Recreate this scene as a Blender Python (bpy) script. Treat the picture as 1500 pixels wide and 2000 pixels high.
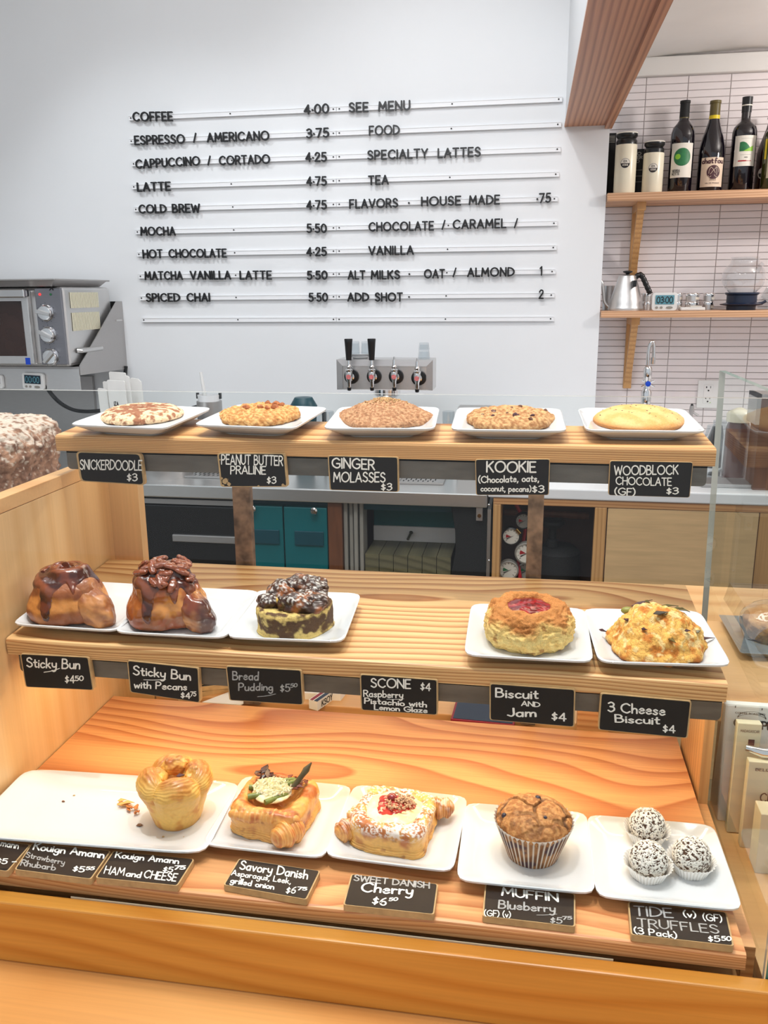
import bpy, bmesh, math, random
import numpy as np
from mathutils import Vector, Matrix

for _o in list(bpy.data.objects):
    bpy.data.objects.remove(_o)
random.seed(7)
SC = bpy.context.scene
COL = SC.collection
PI = math.pi
H = 1.5                                   # height of the camera above the floor

# ---------------------------------------------------------------- camera
MR = np.array([[0.98599604, 0.16658817, -0.00775875],
               [0.03385090, -0.24547728, -0.96881114],
               [-0.16329707, 0.95498130, -0.24767879]])
FPX = 1671.1
cam_d = bpy.data.cameras.new('camera')
cam = bpy.data.objects.new('camera', cam_d)
COL.objects.link(cam)
cam_d.sensor_fit = 'VERTICAL'
cam_d.sensor_height = 24.0
cam_d.lens = FPX / 2000.0 * 24.0
cam_d.clip_start = 0.02
cam_d.clip_end = 60
_m = Matrix(((MR[0][0], -MR[1][0], -MR[2][0], 0), (MR[0][1], -MR[1][1], -MR[2][1], 0),
             (MR[0][2], -MR[1][2], -MR[2][2], H), (0, 0, 0, 1)))
cam.matrix_world = _m
SC.camera = cam

# ---------------------------------------------------------------- world, lights, exposure
world = bpy.data.worlds.new('world')
SC.world = world
world.use_nodes = True
world.node_tree.nodes['Background'].inputs[0].default_value = (0.86, 0.93, 1.0, 1)
world.node_tree.nodes['Background'].inputs[1].default_value = 0.75
SC.view_settings.view_transform = 'Standard'
SC.view_settings.look = 'None'
SC.view_settings.exposure = 0.0
SC.view_settings.gamma = 1.0
SC.view_settings.use_curve_mapping = False


def spot(name, loc, target, power, size, angle, color=(1, 1, 1), blend=0.6):
    d = bpy.data.lights.new(name, 'SPOT')
    d.energy = power; d.shadow_soft_size = size; d.spot_size = math.radians(angle)
    d.spot_blend = blend; d.color = color
    o = bpy.data.objects.new(name, d); COL.objects.link(o)
    o.location = loc
    o.rotation_euler = (Vector(target) - Vector(loc)).to_track_quat('-Z', 'Y').to_euler()
    return o


def area(name, loc, target, power, sx, sy, color=(1, 1, 1)):
    d = bpy.data.lights.new(name, 'AREA')
    d.energy = power; d.shape = 'RECTANGLE'; d.size = sx; d.size_y = sy; d.color = color
    o = bpy.data.objects.new(name, d); COL.objects.link(o)
    o.location = loc
    o.rotation_euler = (Vector(target) - Vector(loc)).to_track_quat('-Z', 'Y').to_euler()
    return o


# ceiling spots over case and staff aisle; the rest are added fill lights
spot('ceiling_spot_case', (-0.42, 0.86, 3.05), (-0.25, 1.0, 1.0), 66, 0.03, 75, (1.0, 0.94, 0.86))
spot('ceiling_spot_case', (0.20, 0.74, 3.05), (0.05, 0.95, 1.0), 38, 0.03, 70, (1.0, 0.92, 0.83))
spot('ceiling_spot_aisle', (-1.75, 2.20, 3.05), (-1.2, 3.0, 1.0), 30, 0.05, 78, (0.90, 0.96, 1.0))
spot('ceiling_spot_aisle', (-0.40, 2.10, 3.05), (-0.3, 3.0, 1.0), 27, 0.05, 100, (0.96, 0.98, 1.0))
area('counter_fill', (-0.2, 1.05, 2.75), (-0.1, 2.6, 0.7), 20, 1.6, 0.3, (0.98, 0.98, 1.0))  # added fill to brighten the counter fronts
_l = bpy.data.lights.new('nook_fill', 'POINT'); _l.energy = 22; _l.shadow_soft_size = 0.05; _l.color = (1.0, 0.95, 0.92)  # added point fill for the nook and its ceiling
_o = bpy.data.objects.new('nook_fill', _l); COL.objects.link(_o); _o.location = (1.35, 2.75, 2.1)
area('ceiling_fill', (-0.6, 1.6, 3.08), (-0.6, 1.6, 0), 25, 3.2, 1.6, (0.97, 0.98, 1.0))  # added wide soft fill below the ceiling
area('shelf_fill_low', (-0.21, 1.03, 1.029), (-0.21, 1.06, 0), 2.1, 0.84, 0.02, (1.0, 0.72, 0.42))  # unseen warm fill added to brighten the bottom shelf
area('shelf_fill_mid', (-0.21, 1.19, 1.283), (-0.21, 1.16, 0), 0.6, 0.84, 0.02, (1.0, 0.86, 0.68))  # unseen dimmer fill added for the middle shelf


# ---------------------------------------------------------------- picture point -> point on a real plane
def ray(x, y):
    return MR.T @ np.array([(x - 750.0) / FPX, (y - 1000.0) / FPX, 1.0])


def PY(x, y, Y):
    d = ray(x, y); p = d * (Y / d[1]); return Vector((p[0], p[1], p[2] + H))


def PZ(x, y, z):
    d = ray(x, y); p = d * ((z - H) / d[2]); return Vector((p[0], p[1], p[2] + H))


def PX(x, y, X):
    d = ray(x, y); p = d * (X / d[0]); return Vector((p[0], p[1], p[2] + H))


def PN(x, y, p0, n):
    d = Vector(ray(x, y)); c = Vector((0, 0, H)); n = Vector(n)
    return c + d * ((Vector(p0) - c).dot(n) / d.dot(n))


# ---------------------------------------------------------------- materials
def srgb(r, g=None, b=None):
    if g is None: r, g, b = r
    f = lambda c: (c / 255.0) / 12.92 if c / 255.0 <= 0.04045 else ((c / 255.0 + 0.055) / 1.055) ** 2.4
    return (f(r), f(g), f(b), 1.0)


def newmat(name):
    m = bpy.data.materials.new(name); m.use_nodes = True
    nt = m.node_tree
    return m, nt, nt.nodes['Principled BSDF']


def node(nt, typ, **kw):
    n = nt.nodes.new(typ)
    for k, v in kw.items():
        if k.startswith('i_'):
            key = k[2:]
            n.inputs[int(key) if key.isdigit() else key.replace('_', ' ')].default_value = v
        else: setattr(n, k, v)
    return n


def ramp(nt, stops):
    r = nt.nodes.new('ShaderNodeValToRGB')
    el = r.color_ramp.elements
    while len(el) < len(stops): el.new(0.5)
    for e, (p, c) in zip(el, stops): e.position = p; e.color = c
    return r


def bump(nt, bs, src, strength=0.2, dist=0.002):
    b = node(nt, 'ShaderNodeBump'); b.inputs['Strength'].default_value = strength; b.inputs['Distance'].default_value = dist
    nt.links.new(src, b.inputs['Height']); nt.links.new(b.outputs[0], bs.inputs['Normal'])


def plain(name, col, rough=0.5, metal=0.0, noise=0.0, nscale=30.0, bmp=0.0, bscale=200.0, coat=0.0, sss=0.0, spec=0.5, stretch=(1, 1, 1)):
    """principled with a slight procedural mottling and relief"""
    m, nt, bs = newmat(name)
    bs.inputs['Roughness'].default_value = rough; bs.inputs['Metallic'].default_value = metal
    bs.inputs['Coat Weight'].default_value = coat; bs.inputs['Specular IOR Level'].default_value = spec
    if sss:
        bs.inputs['Subsurface Weight'].default_value = sss; bs.inputs['Subsurface Radius'].default_value = (0.01, 0.006, 0.004)
        bs.inputs['Subsurface Scale'].default_value = 0.5
    tc = node(nt, 'ShaderNodeTexCoord'); mp = node(nt, 'ShaderNodeMapping'); mp.inputs['Scale'].default_value = stretch
    nt.links.new(tc.outputs['Object'], mp.inputs[0])
    n = node(nt, 'ShaderNodeTexNoise'); n.inputs['Scale'].default_value = nscale; n.inputs['Detail'].default_value = 4
    nt.links.new(mp.outputs[0], n.inputs[0])
    c = col; k = noise
    r = ramp(nt, [(0.3, (c[0] * (1 - k), c[1] * (1 - k), c[2] * (1 - k), 1)), (0.7, (min(1, c[0] * (1 + k * .6)), min(1, c[1] * (1 + k * .6)), min(1, c[2] * (1 + k * .6)), 1))])
    nt.links.new(n.outputs[0], r.inputs[0]); nt.links.new(r.outputs[0], bs.inputs['Base Color'])
    if bmp:
        n2 = node(nt, 'ShaderNodeTexNoise'); n2.inputs['Scale'].default_value = bscale; n2.inputs['Detail'].default_value = 3
        nt.links.new(mp.outputs[0], n2.inputs[0]); bump(nt, bs, n2.outputs[0], bmp, 0.001)
    return m


def woodmat(name, light, dark, freq=22.0, zc=-0.05, yc=0.0, amp=0.05, axis=0, xs=0.6, rough=0.42, streak=0.12, steep=0.8, off=(0, 0, 0), contrast=1.0, zs=1):
    """growth rings round a far axis running along the board; cut by its faces they give cathedral grain"""
    m, nt, bs = newmat(name)
    bs.inputs['Roughness'].default_value = rough
    tc = node(nt, 'ShaderNodeTexCoord'); mp = node(nt, 'ShaderNodeMapping')
    sc = [1, 1, 1]; sc[axis] = xs
    if zs != 1: sc[2] = zs
    mp.inputs['Scale'].default_value = sc; mp.inputs['Location'].default_value = off
    nt.links.new(tc.outputs['Object'], mp.inputs[0])
    n = node(nt, 'ShaderNodeTexNoise'); n.inputs['Scale'].default_value = 3.2; n.inputs['Detail'].default_value = 1.5
    nt.links.new(mp.outputs[0], n.inputs[0])
    sub = node(nt, 'ShaderNodeVectorMath', operation='SUBTRACT'); sub.inputs[1].default_value = (0.5, 0.5, 0.5)
    nt.links.new(n.outputs['Color'], sub.inputs[0])
    scl = node(nt, 'ShaderNodeVectorMath', operation='SCALE'); scl.inputs['Scale'].default_value = amp * 2
    nt.links.new(sub.outputs[0], scl.inputs[0])
    add = node(nt, 'ShaderNodeVectorMath', operation='ADD')
    nt.links.new(mp.outputs[0], add.inputs[0]); nt.links.new(scl.outputs[0], add.inputs[1])
    cen = node(nt, 'ShaderNodeVectorMath', operation='SUBTRACT')
    c = [0, 0, 0]; others = [a for a in range(3) if a != axis]; c[others[0]] = yc; c[others[1]] = zc
    cen.inputs[1].default_value = c
    nt.links.new(add.outputs[0], cen.inputs[0])
    msk = node(nt, 'ShaderNodeVectorMath', operation='MULTIPLY'); v = [1, 1, 1]; v[axis] = 0; msk.inputs[1].default_value = v
    nt.links.new(cen.outputs[0], msk.inputs[0])
    ln = node(nt, 'ShaderNodeVectorMath', operation='LENGTH'); nt.links.new(msk.outputs[0], ln.inputs[0])
    mul = node(nt, 'ShaderNodeMath', operation='MULTIPLY'); mul.inputs[1].default_value = freq * 5
    nt.links.new(ln.outputs['Value'], mul.inputs[0])
    fr = node(nt, 'ShaderNodeMath', operation='FRACT'); nt.links.new(mul.outputs[0], fr.inputs[0])
    mix = lambda t: tuple(light[i] * (1 - t * contrast) + dark[i] * t * contrast for i in range(3)) + (1,)
    r = ramp(nt, [(0.0, mix(0.05)), (0.35, mix(0.12)), (steep, mix(0.75)), (min(0.97, steep + 0.12), mix(1.0)), (1.0, mix(0.05))])
    nt.links.new(fr.outputs[0], r.inputs[0])
    mp2 = node(nt, 'ShaderNodeMapping'); s2 = [260, 260, 260]; s2[axis] = 5; mp2.inputs['Scale'].default_value = s2
    nt.links.new(tc.outputs['Object'], mp2.inputs[0])
    n2 = node(nt, 'ShaderNodeTexNoise'); n2.inputs['Scale'].default_value = 1.0; n2.inputs['Detail'].default_value = 3
    nt.links.new(mp2.outputs[0], n2.inputs[0])
    n3 = node(nt, 'ShaderNodeTexNoise'); n3.inputs['Scale'].default_value = 2.3; n3.inputs['Detail'].default_value = 2
    nt.links.new(mp.outputs[0], n3.inputs[0])
    a1 = node(nt, 'ShaderNodeMapRange'); a1.inputs['From Min'].default_value = .3; a1.inputs['From Max'].default_value = .7
    a1.inputs['To Min'].default_value = 1 - streak; a1.inputs['To Max'].default_value = 1 + streak * .6
    nt.links.new(n2.outputs[0], a1.inputs[0])
    a2 = node(nt, 'ShaderNodeMapRange'); a2.inputs['From Min'].default_value = .3; a2.inputs['From Max'].default_value = .7
    a2.inputs['To Min'].default_value = .88; a2.inputs['To Max'].default_value = 1.08
    nt.links.new(n3.outputs[0], a2.inputs[0])
    mm = node(nt, 'ShaderNodeMath', operation='MULTIPLY'); nt.links.new(a1.outputs[0], mm.inputs[0]); nt.links.new(a2.outputs[0], mm.inputs[1])
    vs = node(nt, 'ShaderNodeVectorMath', operation='SCALE'); nt.links.new(r.outputs[0], vs.inputs[0]); nt.links.new(mm.outputs[0], vs.inputs['Scale'])
    nt.links.new(vs.outputs[0], bs.inputs['Base Color'])
    bump(nt, bs, n2.outputs[0], 0.12, 0.0006)
    return m


def glassmat(name, tint=(0.97, 1.0, 0.99, 1), refl=1.0, rough=0.0):
    m, nt, bs = newmat(name)
    nt.nodes.remove(bs)
    out = nt.nodes['Material Output']
    tr = node(nt, 'ShaderNodeBsdfTransparent'); tr.inputs[0].default_value = tint
    gl = node(nt, 'ShaderNodeBsdfGlossy'); gl.inputs['Roughness'].default_value = rough; gl.inputs[0].default_value = (1, 1, 1, 1)
    fr = node(nt, 'ShaderNodeFresnel'); fr.inputs[0].default_value = 1.45
    ml = node(nt, 'ShaderNodeMath', operation='MULTIPLY'); ml.inputs[1].default_value = refl
    mx = node(nt, 'ShaderNodeMixShader')
    ge = node(nt, 'ShaderNodeNewGeometry'); fb = node(nt, 'ShaderNodeMath', operation='SUBTRACT'); fb.inputs[0].default_value = 1.0
    nt.links.new(ge.outputs['Backfacing'], fb.inputs[1]); m2 = node(nt, 'ShaderNodeMath', operation='MULTIPLY'); m2.use_clamp = True
    nt.links.new(fr.outputs[0], ml.inputs[0]); nt.links.new(ml.outputs[0], m2.inputs[0]); nt.links.new(fb.outputs[0], m2.inputs[1]); nt.links.new(m2.outputs[0], mx.inputs[0])
    nt.links.new(tr.outputs[0], mx.inputs[1]); nt.links.new(gl.outputs[0], mx.inputs[2]); nt.links.new(mx.outputs[0], out.inputs[0])
    return m


def vcolmat(name, rough=0.6, coat=0.0, bscale=500.0, bstr=0.4, sss=0.1, spec=0.4, speck=0.0):
    m, nt, bs = newmat(name)
    at = node(nt, 'ShaderNodeAttribute'); at.attribute_name = 'Col'
    bs.inputs['Roughness'].default_value = rough; bs.inputs['Coat Weight'].default_value = coat; bs.inputs['Coat Roughness'].default_value = 0.15
    bs.inputs['Specular IOR Level'].default_value = spec
    if sss:
        bs.inputs['Subsurface Weight'].default_value = sss; bs.inputs['Subsurface Radius'].default_value = (0.008, 0.004, 0.002); bs.inputs['Subsurface Scale'].default_value = 0.6
    tc = node(nt, 'ShaderNodeTexCoord')
    n = node(nt, 'ShaderNodeTexNoise'); n.inputs['Scale'].default_value = bscale; n.inputs['Detail'].default_value = 3
    nt.links.new(tc.outputs['Object'], n.inputs[0])
    a = node(nt, 'ShaderNodeMapRange'); a.inputs['From Min'].default_value = .3; a.inputs['From Max'].default_value = .7
    a.inputs['To Min'].default_value = 1 - speck; a.inputs['To Max'].default_value = 1 + speck
    nt.links.new(n.outputs[0], a.inputs[0])
    vs = node(nt, 'ShaderNodeVectorMath', operation='SCALE'); nt.links.new(at.outputs[0], vs.inputs[0]); nt.links.new(a.outputs[0], vs.inputs['Scale'])
    nt.links.new(vs.outputs[0], bs.inputs['Base Color'])
    bump(nt, bs, n.outputs[0], bstr, 0.0012)
    return m


M = {}
M['wall'] = plain('wall_paint', srgb(226, 228, 230), 0.55, noise=0.015, nscale=4, bmp=0.05, bscale=120)
M['ceil'] = plain('ceiling_paint', srgb(225, 222, 218), 0.45, noise=0.03, nscale=6, bmp=0.35, bscale=18)
M['tile'] = plain('glazed_tile', srgb(234, 226, 226), 0.16, noise=0.03, nscale=9, bmp=0.06, bscale=25)
M['grout'] = plain('grout', srgb(176, 168, 166), 0.9, noise=0.08, nscale=60, bmp=0.3)
M['fir_top'] = woodmat('fir_board_top', srgb(228, 182, 124), srgb(166, 104, 50), 11, zc=0.17, yc=0.03, amp=0.07, off=(3.1, 0, 0), xs=0.5, zs=6)
M['fir_mid'] = woodmat('fir_board_middle', srgb(230, 188, 132), srgb(170, 108, 56), 12, zc=0.15, yc=0.03, amp=0.11, off=(0.4, 0, 0), xs=0.5, zs=6)
M['fir_low'] = woodmat('fir_board_bottom', srgb(228, 166, 110), srgb(186, 112, 64), 11, zc=0.14, yc=0.05, amp=0.12, off=(7.7, 0, 0), xs=0.5, zs=6)  # redder than the other boards: some warm glow put into the colour
M['fir_soffit'] = woodmat('fir_soffit_board', srgb(200, 142, 104), srgb(150, 92, 60), 30, zc=0.6, yc=-0.3, amp=0.01, axis=1, xs=0.1, steep=0.6)
M['fir_shelf'] = woodmat('fir_wall_shelf', srgb(224, 180, 142), srgb(190, 138, 98), 26, zc=-0.4, yc=0.0, amp=0.02, xs=0.3, steep=.6)
M['fir_bracket'] = woodmat('fir_bracket', srgb(208, 160, 104), srgb(160, 106, 58), 20, zc=-0.4, yc=0.0, amp=0.02, axis=2, xs=0.3, steep=.6, contrast=.5)
M['maple'] = woodmat('maple_panel', srgb(226, 186, 134), srgb(214, 168, 112), 4, zc=-0.5, yc=-0.3, amp=0.14, axis=2, xs=0.2, steep=.5, streak=.05, rough=.35, contrast=.7)
M['maple_h'] = woodmat('maple_rail', srgb(220, 154, 66), srgb(200, 128, 44), 6, zc=-0.05, yc=-0.05, amp=0.10, axis=0, xs=0.35, steep=.6, streak=.06, rough=.3)
M['maple_l'] = woodmat('maple_ledge', srgb(222, 176, 122), srgb(206, 152, 98), 4, zc=-0.3, yc=-0.1, amp=0.12, axis=0, xs=0.3, steep=.5, streak=.05, rough=.35)
M['ledge'] = woodmat('maple_ledge_front', srgb(236, 176, 106), srgb(224, 158, 88), 4, zc=-0.3, yc=-0.1, amp=0.12, axis=0, xs=0.3, steep=.5, streak=.05, rough=.35)
M['ply'] = plain('birch_ply', srgb(216, 180, 132), 0.45, noise=0.12, nscale=14, stretch=(.5, 3, 6))
M['frame'] = woodmat('fir_frame', srgb(212, 160, 108), srgb(178, 120, 74), 20, zc=-0.4, yc=0.0, amp=0.02, axis=0, xs=0.3, steep=.6)
M['rawwood'] = plain('raw_edge_wood', srgb(190, 158, 112), 0.7, noise=0.2, nscale=90, bmp=0.3)
M['steel'] = plain('brushed_steel', srgb(214, 213, 212), 0.34, 0.9, noise=0.05, nscale=40, bmp=0.05, bscale=300, stretch=(1, 30, 30))
M['steel_d'] = plain('grey_steel_sheet', srgb(184, 181, 180), 0.42, 0.85, noise=0.05, nscale=30, stretch=(1, 20, 20))
M['panel_d'] = plain('dark_steel_panel', srgb(142, 142, 148), 0.4, 0.85, noise=0.05, nscale=30, stretch=(1, 20, 20))
M['chrome'] = plain('chrome', srgb(225, 225, 225), 0.08, 1.0)
M['rusty'] = plain('raw_mill_steel', srgb(134, 112, 94), 0.5, 0.5, noise=0.62, nscale=55, bmp=0.2, bscale=120)
M['bar'] = plain('raw_steel_angle', srgb(112, 108, 102), 0.45, 0.6, noise=0.3, nscale=14, bmp=0.1, stretch=(1, 4, 4))
M['ceramic'] = plain('white_ceramic', srgb(216, 218, 220), 0.12, coat=0.4, noise=0.0)
M['slate'] = plain('chalkboard_paint', srgb(24, 21, 21), 0.6, noise=0.25, nscale=25, bmp=0.08, bscale=300, spec=.3)
M['chalk'] = plain('chalk_marker', srgb(238, 236, 230), 0.9, noise=0.05, nscale=300)
M['chalk_d'] = plain('chalk_faint', srgb(168, 168, 168), 0.9, noise=0.25, nscale=300)
M['black'] = plain('black_plastic', srgb(18, 18, 20), 0.3, noise=0.05)
M['blackm'] = plain('black_matte', srgb(14, 14, 15), 0.7, noise=0.05)
M['blackg'] = plain('black_gloss_panel', srgb(20, 20, 22), 0.15, noise=0.05)
M['letter'] = plain('letter_acrylic', srgb(16, 16, 18), 0.35)
M['railw'] = plain('white_rail', srgb(232, 233, 235), 0.35)
M['white'] = plain('white_plastic', srgb(228, 228, 226), 0.35)
M['whitec'] = plain('white_solid_surface', srgb(236, 236, 238), 0.25, noise=0.01)
M['cream'] = plain('cream_enamel', srgb(236, 228, 204), 0.3, noise=0.02)
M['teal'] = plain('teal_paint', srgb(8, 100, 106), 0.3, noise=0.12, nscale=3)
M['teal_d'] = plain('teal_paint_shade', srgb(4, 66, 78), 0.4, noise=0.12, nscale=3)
M['greyw'] = plain('painted_trim', srgb(150, 146, 138), 0.5, noise=0.06)
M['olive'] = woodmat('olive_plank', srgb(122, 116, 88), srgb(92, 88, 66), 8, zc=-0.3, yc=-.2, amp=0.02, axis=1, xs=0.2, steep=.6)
M['brownw'] = plain('brown_stained_wood', srgb(110, 66, 40), 0.45, noise=0.25, nscale=12, stretch=(6, 6, 1))
M['darkint'] = plain('dark_cabinet_lining', srgb(92, 70, 64), 0.8, noise=0.1)
M['glass'] = glassmat('clear_pane', (0.975, 0.99, 0.985, 1), 0.6)
M['glassedge'] = plain('green_glass_edge', srgb(70, 130, 115), 0.15, noise=0.3, nscale=12, coat=0.5)
M['glassedge_l'] = plain('pale_glass_edge', srgb(176, 176, 166), 0.2, noise=0.2, nscale=12, coat=0.5)
M['glass_side'] = glassmat('clear_side_pane', (0.96, 0.985, 0.975, 1), 0.45)
M['acrylic'] = glassmat('clear_acrylic', (0.985, 0.99, 0.99, 1), 1.3)
M['drinkglass'] = glassmat('drinking_glass', (0.9, 0.92, 0.93, 1), 2.2, 0.03)
M['greyplate'] = plain('grey_melamine', srgb(112, 124, 132), 0.35)
M['paper'] = plain('white_paper', srgb(232, 230, 226), 0.8, noise=0.02, bmp=0.2, bscale=40)
M['red'] = plain('red_plastic', srgb(170, 24, 34), 0.35)
M['blue'] = plain('blue_plastic', srgb(20, 70, 190), 0.3)
M['green'] = plain('green_print', srgb(40, 120, 70), 0.5, noise=0.3, nscale=60)
M['lime'] = plain('lime_print', srgb(140, 200, 50), 0.5)
M['yellow'] = plain('yellow_print', srgb(226, 200, 30), 0.4)
M['olivecap'] = plain('olive_foil', srgb(96, 84, 40), 0.4, noise=.1)
M['navy'] = plain('navy_plastic', srgb(22, 36, 62), 0.35)
M['brass'] = plain('brass', srgb(190, 150, 80), 0.25, 1.0)
M['wine'] = plain('dark_wine_glass', srgb(16, 10, 20), 0.06, coat=0.6, noise=.2)
M['beer'] = plain('brown_bottle_glass', srgb(58, 20, 10), 0.08, coat=0.6, noise=.2)
M['greenglass'] = plain('green_bottle_glass', srgb(58, 62, 20), 0.08, coat=0.6, noise=.2)
M['label'] = plain('label_paper', srgb(232, 226, 214), 0.6, noise=0.02)
M['label_t'] = plain('tan_label_paper', srgb(228, 204, 180), 0.6, noise=0.02)
M['plum'] = plain('plum_ink', srgb(78, 40, 48), 0.6, noise=.3, nscale=200)
M['ink'] = plain('black_ink', srgb(26, 22, 22), 0.6)
M['pink'] = plain('pink_enamel', srgb(214, 120, 120), 0.3, noise=.3, nscale=200)
M['lcd'] = plain('lcd_screen', srgb(92, 150, 165), 0.2)
M['lcd_d'] = plain('dark_lcd_screen', srgb(22, 44, 60), 0.2)
M['ovenwin'] = plain('oven_window', srgb(52, 34, 30), 0.12, noise=0.3, nscale=6, coat=.5)
M['rubber'] = plain('black_rubber', srgb(22, 24, 26), 0.5)
M['syrup'] = plain('brown_syrup', srgb(92, 56, 52), 0.2, noise=.2, nscale=6, coat=.5)
M['maroon'] = plain('maroon_frame', srgb(140, 20, 40), 0.4)
M['kraft'] = plain('cream_card', srgb(214, 204, 176), 0.6, noise=.02)
M['slat_lit'] = plain('lit_vent_tone', srgb(232, 226, 200), 0.4)  # brightness of the lit vent ribs put into the colour
M['floor'] = plain('floor_planks', srgb(128, 112, 88), 0.4, noise=.15, nscale=3, stretch=(1, 12, 1))
m, nt, bs = newmat('red_indicator'); bs.inputs['Base Color'].default_value = srgb(255, 40, 40); bs.inputs['Emission Color'].default_value = srgb(255, 60, 60); bs.inputs['Emission Strength'].default_value = 1.5; M['led'] = m
M['baked'] = vcolmat('baked_dough', 0.62, 0.0, 420, 0.5, 0.12, 0.35, 0.10)
M['baked_g'] = vcolmat('buttery_dough', 0.42, 0.15, 260, 0.35, 0.12, 0.5, 0.06)
M['crumb'] = vcolmat('crumbly_dough', 0.7, 0.0, 700, 0.8, 0.10, 0.3, 0.16)
M['sticky'] = vcolmat('sticky_glaze', 0.2, 0.25, 160, 0.15, 0.05, 0.6, 0.05)
M['liner'] = vcolmat('paper_liner', 0.7, 0.0, 300, 0.1, 0.0, 0.3, 0.03)

# ---------------------------------------------------------------- mesh building
XF = {}                                   # matrix of each thing, kept by hand


class MB:
    def __init__(s): s.v = []; s.f = []; s.mi = []; s.cur = 0

    def add(s, vs, fs, mi=None):
        b = len(s.v); s.v.extend([tuple(p) for p in vs])
        for f in fs: s.f.append(tuple(b + i for i in f)); s.mi.append(s.cur if mi is None else mi)
        return s

    def box(s, lo, hi, mi=None):
        x0, y0, z0 = lo; x1, y1, z1 = hi
        return s.add([(x0, y0, z0), (x1, y0, z0), (x1, y1, z0), (x0, y1, z0), (x0, y0, z1), (x1, y0, z1), (x1, y1, z1), (x0, y1, z1)],
                     [(3, 2, 1, 0), (4, 5, 6, 7), (0, 1, 5, 4), (1, 2, 6, 5), (2, 3, 7, 6), (3, 0, 4, 7)], mi)

    def hexa(s, p, mi=None):              # 8 corners: bottom 4, top 4
        return s.add(p, [(3, 2, 1, 0), (4, 5, 6, 7), (0, 1, 5, 4), (1, 2, 6, 5), (2, 3, 7, 6), (3, 0, 4, 7)], mi)

    def prism(s, poly, off, mi=None):     # polygon of 3-D points pushed along off
        n = len(poly); off = Vector(off); a = [Vector(p) for p in poly]
        vs = a + [p + off for p in a]
        fs = [tuple(range(n - 1, -1, -1)), tuple(range(n, 2 * n))] + [(i, (i + 1) % n, n + (i + 1) % n, n + i) for i in range(n)]
        return s.add(vs, fs, mi)

    def cyl(s, p0, p1, r0, r1=None, n=20, mi=None, caps=True):
        r1 = r0 if r1 is None else r1
        p0 = Vector(p0); p1 = Vector(p1); d = (p1 - p0).normalized()
        a = d.orthogonal().normalized(); b = d.cross(a)
        vs = []
        for p, r in ((p0, r0), (p1, r1)):
            for i in range(n):
                t = 2 * PI * i / n; vs.append(p + a * (r * math.cos(t)) + b * (r * math.sin(t)))
        fs = [(i, (i + 1) % n, n + (i + 1) % n, n + i) for i in range(n)]
        if caps: fs += [tuple(range(n - 1, -1, -1)), tuple(range(n, 2 * n))]
        return s.add(vs, fs, mi)

    def lathe(s, prof, c=(0, 0, 0), n=32, mi=None, axis=None):
        c = Vector(c); vs = []; m = len(prof)
        R = Matrix.Identity(3) if axis is None else Vector((0, 0, 1)).rotation_difference(Vector(axis)).to_matrix()
        for r, z in prof:
            for i in range(n):
                t = 2 * PI * i / n; vs.append(c + R @ Vector((r * math.cos(t), r * math.sin(t), z)))
        fs = []
        for j in range(m - 1):
            for i in range(n):
                fs.append((j * n + i, j * n + (i + 1) % n, (j + 1) * n + (i + 1) % n, (j + 1) * n + i))
        if prof[0][0] > 1e-6: fs.append(tuple(range(n - 1, -1, -1)))
        if prof[-1][0] > 1e-6: fs.append(tuple(range((m - 1) * n, m * n)))
        return s.add(vs, fs, mi)

    def tube(s, path, r, n=10, mi=None):
        P = [Vector(p) for p in path]; rs = r if isinstance(r, (list, tuple)) else [r] * len(P)
        vs = []; prev = None
        for i, p in enumerate(P):
            d = (P[min(i + 1, len(P) - 1)] - P[max(i - 1, 0)]).normalized()
            a = d.orthogonal().normalized() if prev is None else (prev - d * prev.dot(d)).normalized()
            prev = a; b = d.cross(a)
            for k in range(n):
                t = 2 * PI * k / n; vs.append(p + a * (rs[i] * math.cos(t)) + b * (rs[i] * math.sin(t)))
        fs = [(i * n + k, i * n + (k + 1) % n, (i + 1) * n + (k + 1) % n, (i + 1) * n + k) for i in range(len(P) - 1) for k in range(n)]
        fs += [tuple(range(n - 1, -1, -1)), tuple(range((len(P) - 1) * n, len(P) * n))]
        return s.add(vs, fs, mi)

    def ball(s, c, r, n=16, sq=(1, 1, 1), mi=None):
        m = n // 2
        vs = [(c[0] + r * sq[0] * math.sin(PI * j / m) * math.cos(2 * PI * i / n), c[1] + r * sq[1] * math.sin(PI * j / m) * math.sin(2 * PI * i / n),
               c[2] + r * sq[2] * math.cos(PI * j / m)) for j in range(m + 1) for i in range(n)]
        fs = [(j * n + i, (j + 1) * n + i, (j + 1) * n + (i + 1) % n, j * n + (i + 1) % n) for j in range(m) for i in range(n)]
        return s.add(vs, fs, mi)


def link(o, parent=None):
    COL.objects.link(o)
    if parent is not None: o.parent = parent
    return o


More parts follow.
